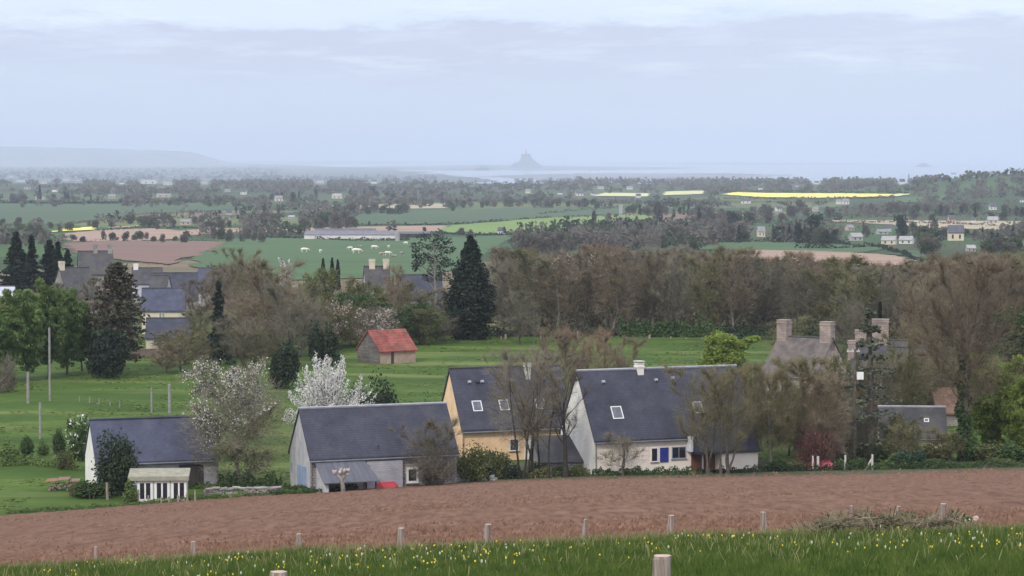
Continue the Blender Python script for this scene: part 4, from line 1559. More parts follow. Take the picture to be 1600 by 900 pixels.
# ---------------------------------------------------------------- the wood behind the pasture
WOOD = [
    bare(101, 13, 8.0, M_BARK, M_TWIG_GREY, 4400, 1.0, 0.042, fork=0.12, rise=1.5, nlimb=13),
    bare(102, 13, 7.0, M_BARK_PALE, M_TWIG_BROWN, 2800, 1.0, 0.05, fork=0.14, rise=1.7, nlimb=13),
    bare(103, 13, 8.5, M_BARK, M_TWIG_GREY, 3200, 1.1, 0.05, fork=0.10, rise=1.4, stems=2, nlimb=14),
    bare(104, 13, 7.5, M_BARK_PALE, M_TWIG_BROWN, 3000, 1.0, 0.05, fork=0.16, rise=1.9, nlimb=12),
]
WOOD_RED = [
    bare(111, 13, 7.5, M_BARK, M_TWIG_RED, 3000, 0.9, 0.05, fork=0.2, rise=1.6),
    bare(112, 13, 6.5, M_BARK, M_TWIG_RED, 2800, 0.9, 0.05, fork=0.2, rise=1.8),
]
WOOD_GREEN = [
    bare(121, 13, 8, M_BARK, M_TWIG_OLIVE, 2600, 1.0, 0.045, (M_LEAF_OLIVE, 1600, 0.22, 0.4), fork=0.12, rise=1.3),
    bare(122, 13, 7, M_BARK, M_TWIG_OLIVE, 2600, 1.0, 0.045, (M_LEAF_OLIVE, 900, 0.2, 0.35), fork=0.12, rise=1.5),
]
WOOD_BLOSSOM = bare(131, 13, 8, M_BARK, M_TWIG_GREY, 2600, 1.0, 0.05, (M_BLOSSOM_PINK, 800, 0.24, 0.4, (lambda P: P[:, 2] > 8.5), 'blossom'), fork=0.15, rise=1.3)

L_FRONT = 'bare grey-brown tree in the front rows of the long wood behind the pasture'
L_RED = 'bare reddish-brown tree in the back rows of the long wood, only its top showing'
L_GREEN = 'tree with first olive leaves among bare ones in the long wood'
L_BLOS = 'tree with pinkish-white blossom on top at the wood edge beside the giant conifer'
wtop_u = [500, 700, 775, 850, 900, 1000, 1100, 1200, 1300, 1380, 1420, 1480, 1560, 1700]
wtop_v = [440, 415, 392, 396, 390, 391, 394, 398, 404, 420, 414, 404, 402, 408]
rng = random.Random(5)


def wood_tree(u, D, kind=None, dv=0.0):
    dv = dv * rng.uniform(-0.3, 1.3)
    vt = float(np.interp(u, wtop_u, wtop_v)) + rng.uniform(-2, 11) + dv
    w = rng.uniform(62, 92) * 455 / D
    if kind == 'red':
        plant('bare_tree', rng.choice(WOOD_RED), u, D, vt, w, L_RED, group='reddish bare trees at the back of the wood', rz=rng.uniform(0, 6.28))
    elif kind == 'green':
        plant('budding_tree', rng.choice(WOOD_GREEN), u, D, vt, w * 1.1, L_GREEN, group='budding trees in the wood', rz=rng.uniform(0, 6.28))
    elif kind == 'blossom':
        plant('blossom_tree', WOOD_BLOSSOM, u, D, vt, w, L_BLOS, group='blossoming trees at the edge of the wood', rz=rng.uniform(0, 6.28))
    else:
        plant('bare_tree', rng.choice(WOOD), u, D, vt, w, L_FRONT, group='bare trees in the front of the wood', rz=rng.uniform(0, 6.28))


for k, (D, step, ofs) in enumerate([(452, 46, 0), (462, 50, 22), (474, 52, 8), (488, 54, 30), (504, 52, 14)]):
    u = 782 + ofs
    while u < 1730:
        uu = u + rng.uniform(-12, 12)
        DD = D + rng.uniform(-4, 4) - (40 if uu > 1440 else 0) - (14 if 1300 < uu <= 1440 else 0)
        kind = None
        if k >= 3 and 900 < uu < 1360:
            kind = 'red'
        if k <= 1 and (1060 < uu < 1120 or 1290 < uu < 1350):
            kind = 'green'
        if k == 2 and 1340 < uu < 1470 and rng.random() < 0.6:
            kind = 'green'
        if kind is None and rng.random() < 0.16:
            kind = 'green'
        if k <= 2 and 812 < uu < 905 and k != 0:
            kind = 'blossom'
        wood_tree(uu, DD, kind, 14 if k == 0 else 0)
        u += step

# ---------------------------------------------------------------- single trees and bushes
SEQ = conifer(201, 17, 8.6, M_NEEDLE, M_BARK_DARK, lambda t: (0.62 + 0.38 * min(1, t / 0.3)) * max(0.06, 1 - max(0, (t - 0.42) / 0.60) ** 1.25) * (1 + 0.10 * math.sin(t * 31)), tiers=30, arms=13, n_per=30, size=0.42, droop=0.12, base=0.02, solid=1.0)
plant('giant_conifer', SEQ, 735, 440, 369, 80, 'broad very dark giant conifer towering at the left end of the brown wood', rz=0.4)
CP = cloudpine(202, 18, 8, M_NEEDLE_BLUE, M_BARK_PALE, [(-0.05, 0.955, .34, .05), (.2, .91, .28, .05), (-.3, .87, .2, .05), (.02, .85, .22, .05), (-.36, .79, .12, .05), (.3, .83, .2, .05), (-.14, .76, .15, .045), (.12, .74, .26, .06), (-.28, .71, .13, .05), (.3, .70, .16, .05), (-.38, .68, .08, .06), (.02, .64, .2, .06), (-.1, .56, .14, .05), (.2, .58, .18, .06)])
plant('tall_pine', CP, 677, 452, 363, 74, 'tall open pine with separate grey-green pads of needles beside the giant conifer', rz=0.0)

PINE = conifer(203, 17, 7, M_NEEDLE, M_BARK_DARK, lambda t: (0.75 + 0.25 * min(1, t / 0.25)) * max(0.05, 1 - t ** 1.5), tiers=22, arms=9, n_per=26, size=0.55, droop=0.05, base=0.08, gap=0.22)
PINE2 = conifer(204, 17, 6, M_NEEDLE, M_BARK_DARK, lambda t: max(0.05, 1 - t ** 1.2) * (0.8 + 0.2 * math.sin(t * 21)), tiers=20, arms=8, n_per=26, size=0.55, droop=0.0, base=0.08, gap=0.25)
G_PINES = 'dark conifers behind the village'
plant('dark_pine', PINE, 26, 610, 361, 62, 'tallest of the dark conifers standing behind the light green trees', group=G_PINES)
plant('dark_pine', PINE2, 50, 604, 366, 48, 'slim dark conifer pressed against the tallest of its group', group=G_PINES)
plant('dark_pine', PINE, 78, 600, 374, 62, 'dark conifer with a double top in the middle of its group', group=G_PINES)
plant('dark_pine', PINE2, 91, 597, 376, 48, 'dark conifer second from the stone house with the twin chimneys', group=G_PINES)
plant('dark_pine', PINE, 106, 590, 389, 44, 'smallest dark conifer of its group next to the stone house gable', group=G_PINES)

CEDAR = conifer(205, 16, 9, M_NEEDLE_BROWN, M_BARK_DARK, lambda t: 0.55 + 0.42 * math.sin(min(1, t / 0.7) * 2.2) if t < 0.7 else max(0.18, 0.85 - (t - 0.7) * 2.0), tiers=20, arms=8, n_per=34, size=0.40, droop=0.15, base=0.14, gap=0.12)
plant('old_cedar', CEDAR, 184, 372, 408, 98, 'big rusty dark cedar standing in front of the village houses', rz=1.1)
SKIRT = bush(206, 6.5, 8, M_NEEDLE, 4200, 0.34, 9)
plant('yew_bush', SKIRT, 172, 364, 508, 82, 'black-green yew thicket at the foot of the rusty cedar', cat='bush')
CED2 = conifer(207, 12, 6, M_NEEDLE, M_BARK_DARK, lambda t: max(0.12, 0.95 - 0.85 * t) * (0.72 + 0.28 * math.sin(t * 26)), tiers=17, arms=7, n_per=30, size=0.34, droop=0.28, base=0.06, gap=0.18)
plant('ragged_spruce', CED2, 342, 385, 438, 66, 'ragged dark spruce with hanging branches beside the slate village roofs', rz=2.0)

GREENS = [leafy(210, 12, 5, M_BARK, M_LEAF_FRESH, 200, 60, 0.28, 0.085, fork=0.10, rise=1.6), leafy(211, 12, 5.5, M_BARK, M_LEAF_FRESH, 200, 60, 0.28, 0.085, fork=0.10, rise=1.3)]
for i, (u, D, vt, w, lab) in enumerate([
        (-22, 352, 466, 60, 'light green tree at the near end of the row, cut by the picture edge'),
        (14, 356, 456, 56, 'second light green tree of the row, behind the olive bush'),
        (44, 360, 447, 56, 'light green tree of the row rising over the short concrete pole'),
        (76, 364, 441, 58, 'tallest light green tree of the row, behind the tall concrete pole'),
        (104, 369, 447, 52, 'light green tree of the row between the tall pole and the cedar'),
        (128, 374, 468, 44, 'lowest light green tree of the row, touching the rusty cedar')]):
    plant('green_tree', GREENS[i % 2], u, D, vt, w, lab, group='row of light green trees at the left')
OLIVEB = bush(212, 5, 6, M_LEAF_OLIVE, 2600, 0.26, 8, M_TWIG_GREY, 0.7)
plant('grey_bush', OLIVEB, 0, 340, 546, 64, 'rounded grey bush at the foot of the light green row of trees', cat='bush')

BIGB = [bare(220, 15, 11, M_BARK, M_TWIG_OLIVE, 4600, 1.0, 0.042, (M_LEAF_OLIVE, 500, 0.22, 0.3), fork=0.14, rise=1.0, nlimb=12),
        bare(221, 15, 10, M_BARK, M_TWIG_BROWN, 4600, 1.0, 0.042, fork=0.16, rise=1.1, nlimb=12),
        bare(222, 13, 10, M_BARK, M_TWIG_GREY, 4400, 1.0, 0.042, fork=0.12, rise=0.9, nlimb=12, stems=2)]
plant('bare_tree', BIGB[1], 418, 392, 411, 132, 'broad brown bare tree in front of the cow field, widest of the village trees')
plant('bare_tree', BIGB[2], 468, 380, 452, 100, 'twiggy grey bare tree just beside the dark ivy-clad one')
plant('bare_tree', BIGB[0], 378, 520, 392, 70, 'brownish domed bare tree on the edge of the far tilled field')
plant('bare_tree', BIGB[2], 385, 378, 500, 84, 'low grey bare tree in front of the rusty red roof')
plant('bare_tree', BIGB[0], 285, 374, 520, 96, 'low bare tree before the cream wall of the dark-roofed house')
plant('bare_tree', BIGB[1], 258, 371, 545, 60, 'small leaning bare tree against the cream village wall')
IVYB = bush(223, 6, 5, M_LEAF_DARK, 3000, 0.28, 8)
plant('dark_bush', IVYB, 443, 345, 528, 62, 'nearly black evergreen bush between the two white blossoming trees', cat='bush')
plant('dark_bush', IVYB, 505, 378, 498, 56, 'dark ivy thicket beside the small black shed', cat='bush')

OLV = [leafy(230, 11, 9, M_BARK, M_LEAF_OLIVE, 90, 44, 0.26, 0.09, fork=0.12), leafy(231, 9, 8, M_BARK, M_LEAF_MID, 80, 46, 0.26, 0.09, fork=0.1),
       bare(232, 10, 8, M_BARK, M_TWIG_OLIVE, 2000, 0.9, 0.05, (M_LEAF_OLIVE, 1700, 0.24, 0.3), fork=0.12)]
G_OLV = 'olive green trees round the hidden houses'
for i, (u, D, vt, w, lab) in enumerate([
        (488, 436, 424, 74, 'olive tree with pale buds next to the tall white plum'),
        (535, 442, 430, 84, 'green-olive tree under the three dark cypresses'),
        (548, 424, 462, 76, 'darker green tree above the small black shed'),
        (598, 440, 452, 84, 'olive budding tree in front of the house with pale chimneys'),
        (640, 446, 446, 86, 'olive tree in front of the long slate roof'),
        (618, 424, 476, 80, 'loose olive tree right behind the red-roofed barn'),
        (664, 428, 478, 76, 'green tree between the red-roofed barn and the giant conifer'),
        (590, 448, 462, 60, 'small green tree hidden among the olive trees by the chimneys')]):
    plant('olive_tree', OLV[(i * 2) % 3], u, D, vt, w, lab, group=G_OLV)
BUDW = bare(233, 6, 7, M_BARK, M_TWIG_GREY, 1500, 0.8, 0.04, (M_BLOSSOM_PINK, 800, 0.20, 0.3, (lambda P: P[:, 2] > 2.2), 'blossom'), fork=0.1, stems=2)
plant('blossom_tree', BUDW, 588, 412, 486, 82, 'spreading tree with cream blossom just over the red barn roof')
plant('blossom_tree', BUDW, 506, 414, 478, 60, 'grey blossoming tree above the small black shed')
WHITEP = bare(234, 12, 3.5, M_BARK, M_TWIG_GREY, 900, 0.7, 0.05, (M_BLOSSOM, 800, 0.26, 0.25, (lambda P: P[:, 2] > 6.5), 'blossom'), fork=0.3, rise=2.2)
plant('blossom_tree', WHITEP, 451, 500, 406, 30, 'slim white plum standing up against the cow field')
CYP = conifer(235, 9, 2, M_NEEDLE, M_BARK_DARK, lambda t: 0.9 * max(0.15, 1 - t ** 3), tiers=22, arms=7, n_per=18, size=0.4, droop=-0.4, base=0.03, solid=0.6)
for u, w, vt, lab in [(505, 10, 404, 'first of three dark cypresses before the cow field, standing apart'), (519, 9, 403, 'middle of three dark cypresses before the cow field'), (528, 9, 406, 'last of three dark cypresses before the cow field, next to the olive tree')]:
    plant('cypress', CYP, u, 640, vt, w, lab, group='cypresses before the cow field')
plant('bare_tree', WOOD[1], 622, 433, 420, 46, 'thin bare tree with a straight dark stem before the long slate roof')
plant('bare_tree', BIGB[2], 812, 430, 458, 70, 'twiggy grey tree standing out at the near corner of the wood')

for (u, D, vt, w, k, lab) in [
        (312, 440, 440, 64, 1, 'brown bare tree screening the wide dark village roof'),
        (150, 470, 436, 56, 2, 'bare tree screening the stone house with the pale chimney'),
        (345, 470, 425, 60, 1, 'brown bare tree before the bluish far village roof'),
        (200, 395, 500, 50, 2, 'low bare tree under the rusty cedar on the village green'),
        (306, 392, 492, 60, 0, 'low brown tree beside the black village roof'),
        (402, 376, 515, 70, 0, 'low tangled bare tree beside the rusty red roof'),
        (455, 430, 446, 74, 0, 'budding tree under the slim white plum'),
        (700, 462, 452, 60, 1, 'bare brown tree behind the giant conifer')]:
    plant('bare_tree', BIGB[k], u, D, vt, w, lab)

# nearer: round the houses
rngb = lambda P: (P[:, 0] * -0.7 + (P[:, 2] - 5.5) * 1.0) > -0.4
HALF = bare(240, 10.6, 9.3, M_BARK_PALE, mat('pale_twigs', (0.16, 0.15, 0.10), c2=(0.27, 0.25, 0.18), scale=0.4), 6500, 0.8, 0.03, (M_BLOSSOM, 8000, 0.12, 0.32, rngb, 'blossom'), fork=0.06, zlow=0.02, fill=1.8, rise=0.85, nlimb=13, nbr=7, trunk_r=0.2)
HALF.parts.append(('foliage', quads_mesh('foliage', leaves(sample_branch(skeleton(np.random.default_rng(240), 10.6, 9.3, fork=0.06, rise=0.85, nlimb=13, nbr=7)[2], 3600, np.random.default_rng(1))[0] + np.random.default_rng(2).normal(0, 0.45, (3600, 3)), 0.15, np.random.default_rng(3))), M_LEAF_OLIVE))
plant('blossom_tree', HALF, 372, 243, 574, 172, 'wide half-bare tree with white blossom on one side between the two slate barns', rz=0.0)


def cherry(seed, H, W):
    """white blossom sleeved round up-curving antler-like boughs"""
    rng = np.random.default_rng(seed)
    tr = MB()
    tr.tube([(0, 0, 0), (0.1, 0, H * 0.15), (0, 0.1, H * 0.3)], [0.2, 0.17, 0.14], 7, cap=False)
    C = []
    for i in range(85):
        az = i * 2.399
        el = rng.uniform(0.0, 1.45)
        R = np.array([math.cos(az) * W * 0.58 * math.cos(el), math.sin(az) * W * 0.58 * math.cos(el), H * 0.62 * math.sin(el) ** 0.8])
        s = np.linspace(0, 1, 7)[:, None]
        p = np.array([0, 0, H * rng.uniform(0.2, 0.32)]) + R * s * rng.uniform(0.85, 1.05) + np.array([0, 0, 1.0]) * (s ** 2) * 0.35 + np.cumsum(rng.normal(0, 0.07, (7, 3)), 0)
        tr.tube(p, list(np.linspace(0.06, 0.015, 7)), 4, cap=False)
        for a in range(2, 7):
            n = 34
            f = rng.uniform(0, 1, (n, 1))
            C.append(p[a - 1] * (1 - f) + p[a] * f + rng.normal(0, 0.13, (n, 3)))
            if rng.uniform() < 0.7:
                q0 = p[a]
                d = unit(R + rng.normal(0, 1.6, 3) + np.array([0, 0, 1.2])) * rng.uniform(0.4, 0.9)
                tr.tube([q0, q0 + d], [0.025, 0.012], 3, cap=False)
                f = rng.uniform(0.1, 1, (26, 1))
                C.append(q0 + d * f + rng.normal(0, 0.08, (26, 3)))
    C = np.concatenate(C)
    return Proto(H, W, [('trunk', tr.mesh('trunk', True), M_BARK_DARK), ('blossom', quads_mesh('blossom', leaves(C, 0.115, rng)), M_BLOSSOM)])


plant('cherry_tree', cherry(241, 8.6, 7.6), 513, 268, 551, 120, 'round cherry tree full of white blossom behind the stone barn ridge', rz=0.3)
EVG = bush(242, 6, 7, M_LEAF_DARK, 3600, 0.24, 10)
plant('evergreen_bush', EVG, 586, 288, 570, 84, 'dark evergreen bush between the white cherry and the yellow house', cat='bush')
plant('evergreen_bush', EVG, 560, 280, 590, 60, 'dark evergreen bush half behind the white cherry', cat='bush')
plant('evergreen_bush', EVG, 676, 275, 610, 40, 'small dark bush against the back corner of the yellow gable', cat='bush')
YEW = bush(243, 6, 4.6, M_LEAF_DARK, 5200, 0.2, 12, ragged=0.5)
plant('yew_tree', YEW, 189, 236.5, 661, 80, 'dense dark round yew in front of the long low slate barn', rz=0.6)
SHR = [bush(244, 3, 3, M_LEAF_MID, 1700, 0.18, 7), bush(245, 3, 2.2, M_LEAF_FRESH, 1500, 0.18, 6), bush(246, 3, 3.4, M_LEAF_OLIVE, 1900, 0.17, 8, ragged=0.6)]
G_SHR = 'garden shrubs along the left lawn'
for i, (k, u, D, vt, w, lab) in enumerate([
        (1, 14, 262, 680, 44, 'light green garden shrub closest to the picture edge'),
        (0, 46, 265, 667, 34, 'pointed green shrub beside the short white post on the lawn'),
        (1, 66, 268, 680, 26, 'low light green shrub at the foot of the white post'),
        (0, 88, 266, 656, 32, 'tall narrow dark green shrub before the white-flowered one'),
        (2, 104, 256, 700, 34, 'low olive shrub near the barn gable'),
        (0, 142, 234, 742, 70, 'tangled green shrub at the barn gable foot'),
        (2, 118, 236, 752, 40, 'brownish low shrub beside the woodpile'),
        (1, 202, 229.5, 746, 34, 'small bush against the corner of the white glazed shed'),
        (2, 330, 240, 757, 36, 'yellow-green weed clump beside the low stone wall'),
        (0, 560, 250, 640, 40, 'green shrub showing over the stone barn ridge')]):
    plant('garden_shrub', SHR[k], u, D, vt, w, lab, cat='shrub', group=G_SHR)
FLW = bush(247, 3.4, 3.4, M_LEAF_MID, 1700, 0.18, 7)
rg = np.random.default_rng(77)
pts = np.array(FLW.parts[1][1].vertices[0].co)  # first leaf only fixes the frame
d = unit(rg.normal(size=(130, 3)))
FLW.parts.append(('blossom', quads_mesh('blossom', leaves(np.array([0, 0, 1.9]) + d * np.array([1.45, 1.45, 1.35]), 0.16, rg)), M_BLOSSOM))
plant('flowering_shrub', FLW, 126, 263, 645, 56, 'shrub dotted with white flowers beside the long low barn', cat='shrub')

BUSH2 = bush(248, 4, 4.4, M_LEAF_OLIVE, 3000, 0.17, 11, ragged=0.6)
plant('olive_bush', BUSH2, 741, 244.5, 692, 72, 'round olive bush in front of the yellow house wall', cat='bush')
plant('bare_tree', bare(249, 6, 6, M_BARK, M_TWIG_GREY, 4200, 0.7, 0.022, fork=0.08, stems=3, nlimb=12), 672, 239.5, 662, 92, 'greyish twiggy tree standing in front of the stone barn roof')
plant('bare_shrub', bush(250, 3.4, 3.6, M_LEAF_OLIVE, 1300, 0.2, 7, M_TWIG_DARK, 0.7), 684, 239.5, 714, 62, 'dark twiggy shrub at the end wall of the stone barn', cat='shrub')
plant('bare_shrub', bush(251, 2.6, 3.0, M_LEAF_DARK, 1300, 0.2, 7), 762, 245.5, 726, 34, 'dark shrub beside the garden rubble and the olive bush', cat='shrub')
plant('bare_shrub', bush(252, 2.6, 3.0, M_LEAF_DARK, 1300, 0.2, 7), 800, 246.5, 716, 44, 'dark shrub at the foot of the multi-stemmed tree', cat='shrub')

for i, (k, u, D, vt, w, lab) in enumerate([
        (0, 722, 252, 706, 44, 'dark green shrub at the end wall of the yellow house'),
        (2, 782, 249.5, 702, 46, 'brownish shrub below the yellow house window'),
        (0, 836, 249, 716, 46, 'dark shrub before the low grey outhouse'),
        (0, 868, 249.2, 722, 44, 'dark shrub below the outhouse roof edge'),
        (2, 905, 249, 724, 40, 'olive shrub at the foot of the white gable'),
        (0, 772, 253, 690, 34, 'upright ivy-dark shrub by the multi-stemmed tree')]):
    plant('garden_shrub', SHR[k], u, D, vt, w, lab, cat='shrub', group='shrubs in front of the yellow house')
MULTI = bare(253, 11.4, 8, M_BARK_DARK, M_TWIG_GREY, 7500, 0.8, 0.024, fork=0.30, zlow=0.22, rise=1.7, stems=7, nlimb=21, nbr=5, trunk_r=0.34, spread=0.9, apart=0.22, fill=1.6)
plant('bare_tree', MULTI, 822, 247.2, 556, 122, 'bare tree with a clump of upright dark stems before the yellow house', rz=0.2)
LEAN = bare(254, 9, 6, M_BARK_DARK, M_TWIG_DARK, 1100, 0.8, 0.02, fork=0.32, fill=0.3, zlow=0.3, rise=1.3, nlimb=9, nbr=5, trunk_r=0.3)
plant('bare_tree', LEAN, 884, 247.4, 588, 92, 'single thick dark stem standing before the white house gable', rz=1.0)
ORN = bare(255, 3.6, 3.6, M_BARK, M_TWIG_GREY, 1300, 0.45, 0.018, fork=0.22, rise=1.0, nlimb=8, nbr=5, trunk_r=0.10, stems=2)
plant('bare_tree', ORN, 974, 248.6, 682, 88, 'small bare ornamental tree against the white front wall')
RT = bare(256, 9.8, 7, M_BARK, M_TWIG_OLIVE, 7000, 0.75, 0.022, fork=0.25, rise=1.5, stems=7, nlimb=21, nbr=5, trunk_r=0.30, apart=0.12, fill=1.4)
plant('bare_tree', RT, 1122, 249.4, 580, 128, 'many-stemmed twiggy tree hiding the end of the white house roof', rz=0.5)
RB = [bare(257, 10, 7, M_BARK_PALE, M_TWIG_OLIVE, 7000, 0.75, 0.028, fork=0.16, rise=1.2, nlimb=12, nbr=7), bare(258, 9.6, 6, M_BARK_PALE, M_TWIG_BROWN, 6500, 0.75, 0.028, fork=0.16, rise=1.3, nlimb=11, nbr=7)]
plant('bare_tree', RB[0], 1206, 255, 578, 92, 'olive-brown twiggy tree just past the end wall of the white house')
plant('bare_tree', RB[0], 1246, 258, 566, 100, 'tallest olive-brown twiggy tree in front of the granite manor')
plant('bare_tree', RB[1], 1290, 257, 592, 84, 'brown twiggy tree over the red tarpaulin')
plant('bare_tree', RB[1], 1176, 262, 590, 70, 'bare brown tree behind the roof end of the white house')
PURP = bush(259, 4.4, 4.4, M_LEAF_DARK, 2600, 0.2, 9, mat('purple_twigs', (0.10, 0.045, 0.042), c2=(0.16, 0.08, 0.07), scale=0.8), 0.6)
plant('purple_shrub', PURP, 1276, 255.5, 666, 74, 'dark reddish-purple shrub behind the red tarpaulin', cat='shrub')
MOUND = [bare(260, 9, 10, M_BARK_PALE, M_TWIG_BROWN, 5000, 0.8, 0.032, fork=0.08, rise=0.9, nlimb=13, stems=2), bare(261, 8, 9, M_BARK_PALE, M_TWIG_RED, 5000, 0.8, 0.032, fork=0.08, rise=1.0, nlimb=12)]
plant('bare_tree', MOUND[0], 860, 305, 526, 112, 'brown mounded bare tree in the pasture behind the yellow house chimney')
plant('bare_tree', MOUND[1], 915, 312, 524, 100, 'reddish mounded bare tree behind the gap between the two houses')
plant('bare_tree', MOUND[0], 965, 318, 534, 84, 'greyish low bare tree behind the ridge of the white house')
LIME = leafy(262, 8, 6, M_BARK, M_LEAF_LIME, 260, 60, 0.22, 0.075, fork=0.05, rise=1.3)
plant('lime_green_tree', LIME, 1131, 332, 526, 84, 'bright yellow-green tree behind the ridge of the white house')
LIME2 = leafy(263, 9, 6.4, M_BARK, M_LEAF_LIME, 280, 60, 0.22, 0.075, fork=0.05, rise=1.1)
plant('lime_green_tree', LIME2, 1553, 272, 561, 96, 'yellow-green tree next to the ivy-covered trunk')
plant('lime_green_tree', LIME2, 1598, 268, 590, 74, 'yellow-green tree behind the ploughed field, cut by the picture edge')
DKR = leafy(264, 12, 7, M_BARK, M_LEAF_MID, 240, 60, 0.28, 0.09, fork=0.1, rise=1.1)
plant('dark_green_tree', DKR, 1600, 345, 484, 84, 'deep green tree at the picture edge in front of the brown wood')

# spruce with bare gaps between its tiers
TIER = conifer(265, 13.5, 7.4, mat('pale_needles', (0.06, 0.078, 0.05), c2=(0.115, 0.135, 0.09), scale=0.8), M_BARK, lambda t: max(0.07, 0.98 - 0.93 * t), tiers=10, arms=8, n_per=34, size=0.21, droop=0.16, base=0.10, gap=0.24)
plant('tiered_spruce', TIER, 1358, 262, 474, 165, 'sparse spruce with gaps between its tiers before the granite chimneys', rz=0.9)
plant('dark_fir', conifer(266, 14, 3, M_NEEDLE, M_BARK_DARK, lambda t: max(0.1, 1 - t), tiers=16, arms=7, n_per=20, size=0.3, droop=0.2, base=0.3), 1374, 330, 468, 30, 'narrow black fir top above the granite chimneys')


def ivytree():
    p = bare(267, 19, 11, M_BARK, M_TWIG_BROWN, 9000, 0.9, 0.032, fork=0.30, rise=1.25, fill=1.4, nlimb=16, nbr=7, trunk_r=0.36)
    rng = np.random.default_rng(3)
    n = 3600
    t = rng.uniform(0, 1, n) ** 1.3
    a = rng.uniform(0, 6.283, n)
    r = (0.5 - 0.12 * t) * rng.uniform(0.7, 1.5, n) * (1 + 0.4 * np.sin(t * 23 + a))
    C = np.stack([np.cos(a) * r, np.sin(a) * r, t * 10.2 + 0.1], 1)
    p.parts.append(('ivy', quads_mesh('ivy', leaves(C, 0.22, rng)), mat('ivy_leaves', (0.022, 0.05, 0.014), c2=(0.05, 0.09, 0.025), scale=1.5)))
    return p


plant('ivy_tree', ivytree(), 1504, 262, 412, 176, 'tall bare tree whose trunk is wrapped in dark green ivy', rz=0.0)
plant('bare_tree', BIGB[1], 1440, 330, 440, 110, 'bare brown tree between the granite chimneys and the ivy tree')
plant('bare_tree', BIGB[0], 1420, 290, 520, 80, 'olive bare tree above the low slate outbuilding')
plant('bare_tree', BIGB[2], 1330, 350, 470, 90, 'dim bare tree behind the gap between the granite houses')
plant('bare_tree', WOOD_GREEN[0], 1230, 360, 500, 90, 'bare tree with olive buds behind the granite manor')
G_RS = 'bushes along the far edge of the ploughed field'
for i, (k, u, D, vt, w, lab) in enumerate([
        (2, 1330, 262, 672, 84, 'olive bush behind the white posts and the tiered spruce'),
        (0, 1372, 263, 682, 76, 'green bush in front of the low slate outbuilding'),
        (1, 1392, 258, 708, 46, 'fresh green shrub before the low outbuilding'),
        (2, 1452, 262, 690, 80, 'olive bush below the ivy tree'),
        (0, 1470, 258, 712, 66, 'dark low bush before the ivy trunk'),
        (2, 1540, 263, 688, 92, 'olive bush at the foot of the yellow-green tree'),
        (0, 1590, 262, 684, 76, 'green bush at the picture edge below the yellow-green tree'),
        (1, 1312, 254.5, 716, 32, 'round light green shrub right next to the red tarpaulin'),
        (0, 1338, 256, 708, 44, 'dark green shrub between the red tarpaulin and the slanted white posts'),
        (1, 1516, 264, 664, 50, 'fresh green bush close behind the ivy trunk'),
        (0, 1500, 256.5, 722, 90, 'low dark hedge bush under the ivy tree'),
        (2, 1560, 258, 716, 80, 'brownish undergrowth bush at the field edge'),
        (0, 1206, 253.5, 712, 60, 'dark undergrowth bush just past the white end wall'),
        (2, 1236, 254, 718, 54, 'brown undergrowth bush beneath the twiggy trees')]):
    plant('field_edge_bush', SHR[k], u, D, vt, w, lab, cat='bush', group=G_RS)
BLUEG = bush(268, 3, 3.4, mat('bluish_leaves', (0.03, 0.065, 0.035), c2=(0.055, 0.10, 0.055), scale=0.8), 1900, 0.17, 6)
plant('bluish_bush', BLUEG, 1420, 255.5, 702, 62, 'cone-shaped bluish bush with a pale rim at the ploughed field', cat='bush')


# the tangle of bare and budding trees between the village, the cow field and the pasture
BUD = bare(270, 11, 8, M_BARK, M_TWIG_OLIVE, 3200, 0.9, 0.045, (M_LEAF_OLIVE, 1500, 0.22, 0.5), fork=0.08, rise=1.2, nlimb=12)
BRO = bare(271, 11, 8, M_BARK, M_TWIG_BROWN, 3400, 0.9, 0.045, fork=0.08, rise=1.3, nlimb=12)
GRY = bare(272, 11, 8.5, M_BARK_PALE, M_TWIG_GREY, 3400, 0.9, 0.045, fork=0.06, rise=1.1, nlimb=12, stems=2)
LTAN = 'bare or budding tree in the tangle between the village and the pasture'
rgt = random.Random(77)
for (u0, u1, D, v0, v1, n) in [(255, 330, 412, 510, 528, 3), (262, 420, 398, 508, 540, 6), (360, 500, 405, 450, 480, 6), (470, 700, 455, 442, 466, 9), (480, 560, 420, 476, 500, 4), (560, 690, 432, 480, 500, 6), (190, 330, 600, 424, 436, 2), (40, 130, 500, 440, 462, 4), (330, 420, 560, 408, 428, 4)]:
    for i in range(n):
        pr = rgt.choice([BUD, BRO, GRY, GRY])
        plant('bare_tree' if pr is not BUD else 'budding_tree', pr, u0 + (u1 - u0) * (i + rgt.uniform(0.1, 0.9)) / n, D + rgt.uniform(-6, 6), rgt.uniform(v0, v1), rgt.uniform(52, 84), LTAN, group='tangle of trees round the village', rz=rgt.uniform(0, 6.28))
LSCR = 'twiggy olive-brown tree in the screen before the granite houses'
for (u0, u1, D, v0, v1, n) in [(1180, 1320, 268, 592, 630, 5), (1290, 1420, 288, 560, 610, 5), (1400, 1520, 300, 540, 590, 5), (1520, 1620, 300, 560, 600, 4), (1300, 1480, 262, 650, 676, 5)]:
    for i in range(n):
        pr = rgt.choice([BUD, BUD, BRO, GRY])
        plant('screen_tree', pr, u0 + (u1 - u0) * (i + rgt.uniform(0.1, 0.9)) / n, D + rgt.uniform(-4, 4), rgt.uniform(v0, v1), rgt.uniform(60, 96), LSCR, group='screen of twiggy trees on the right', rz=rgt.uniform(0, 6.28))

# laurel under the wood and low hedges


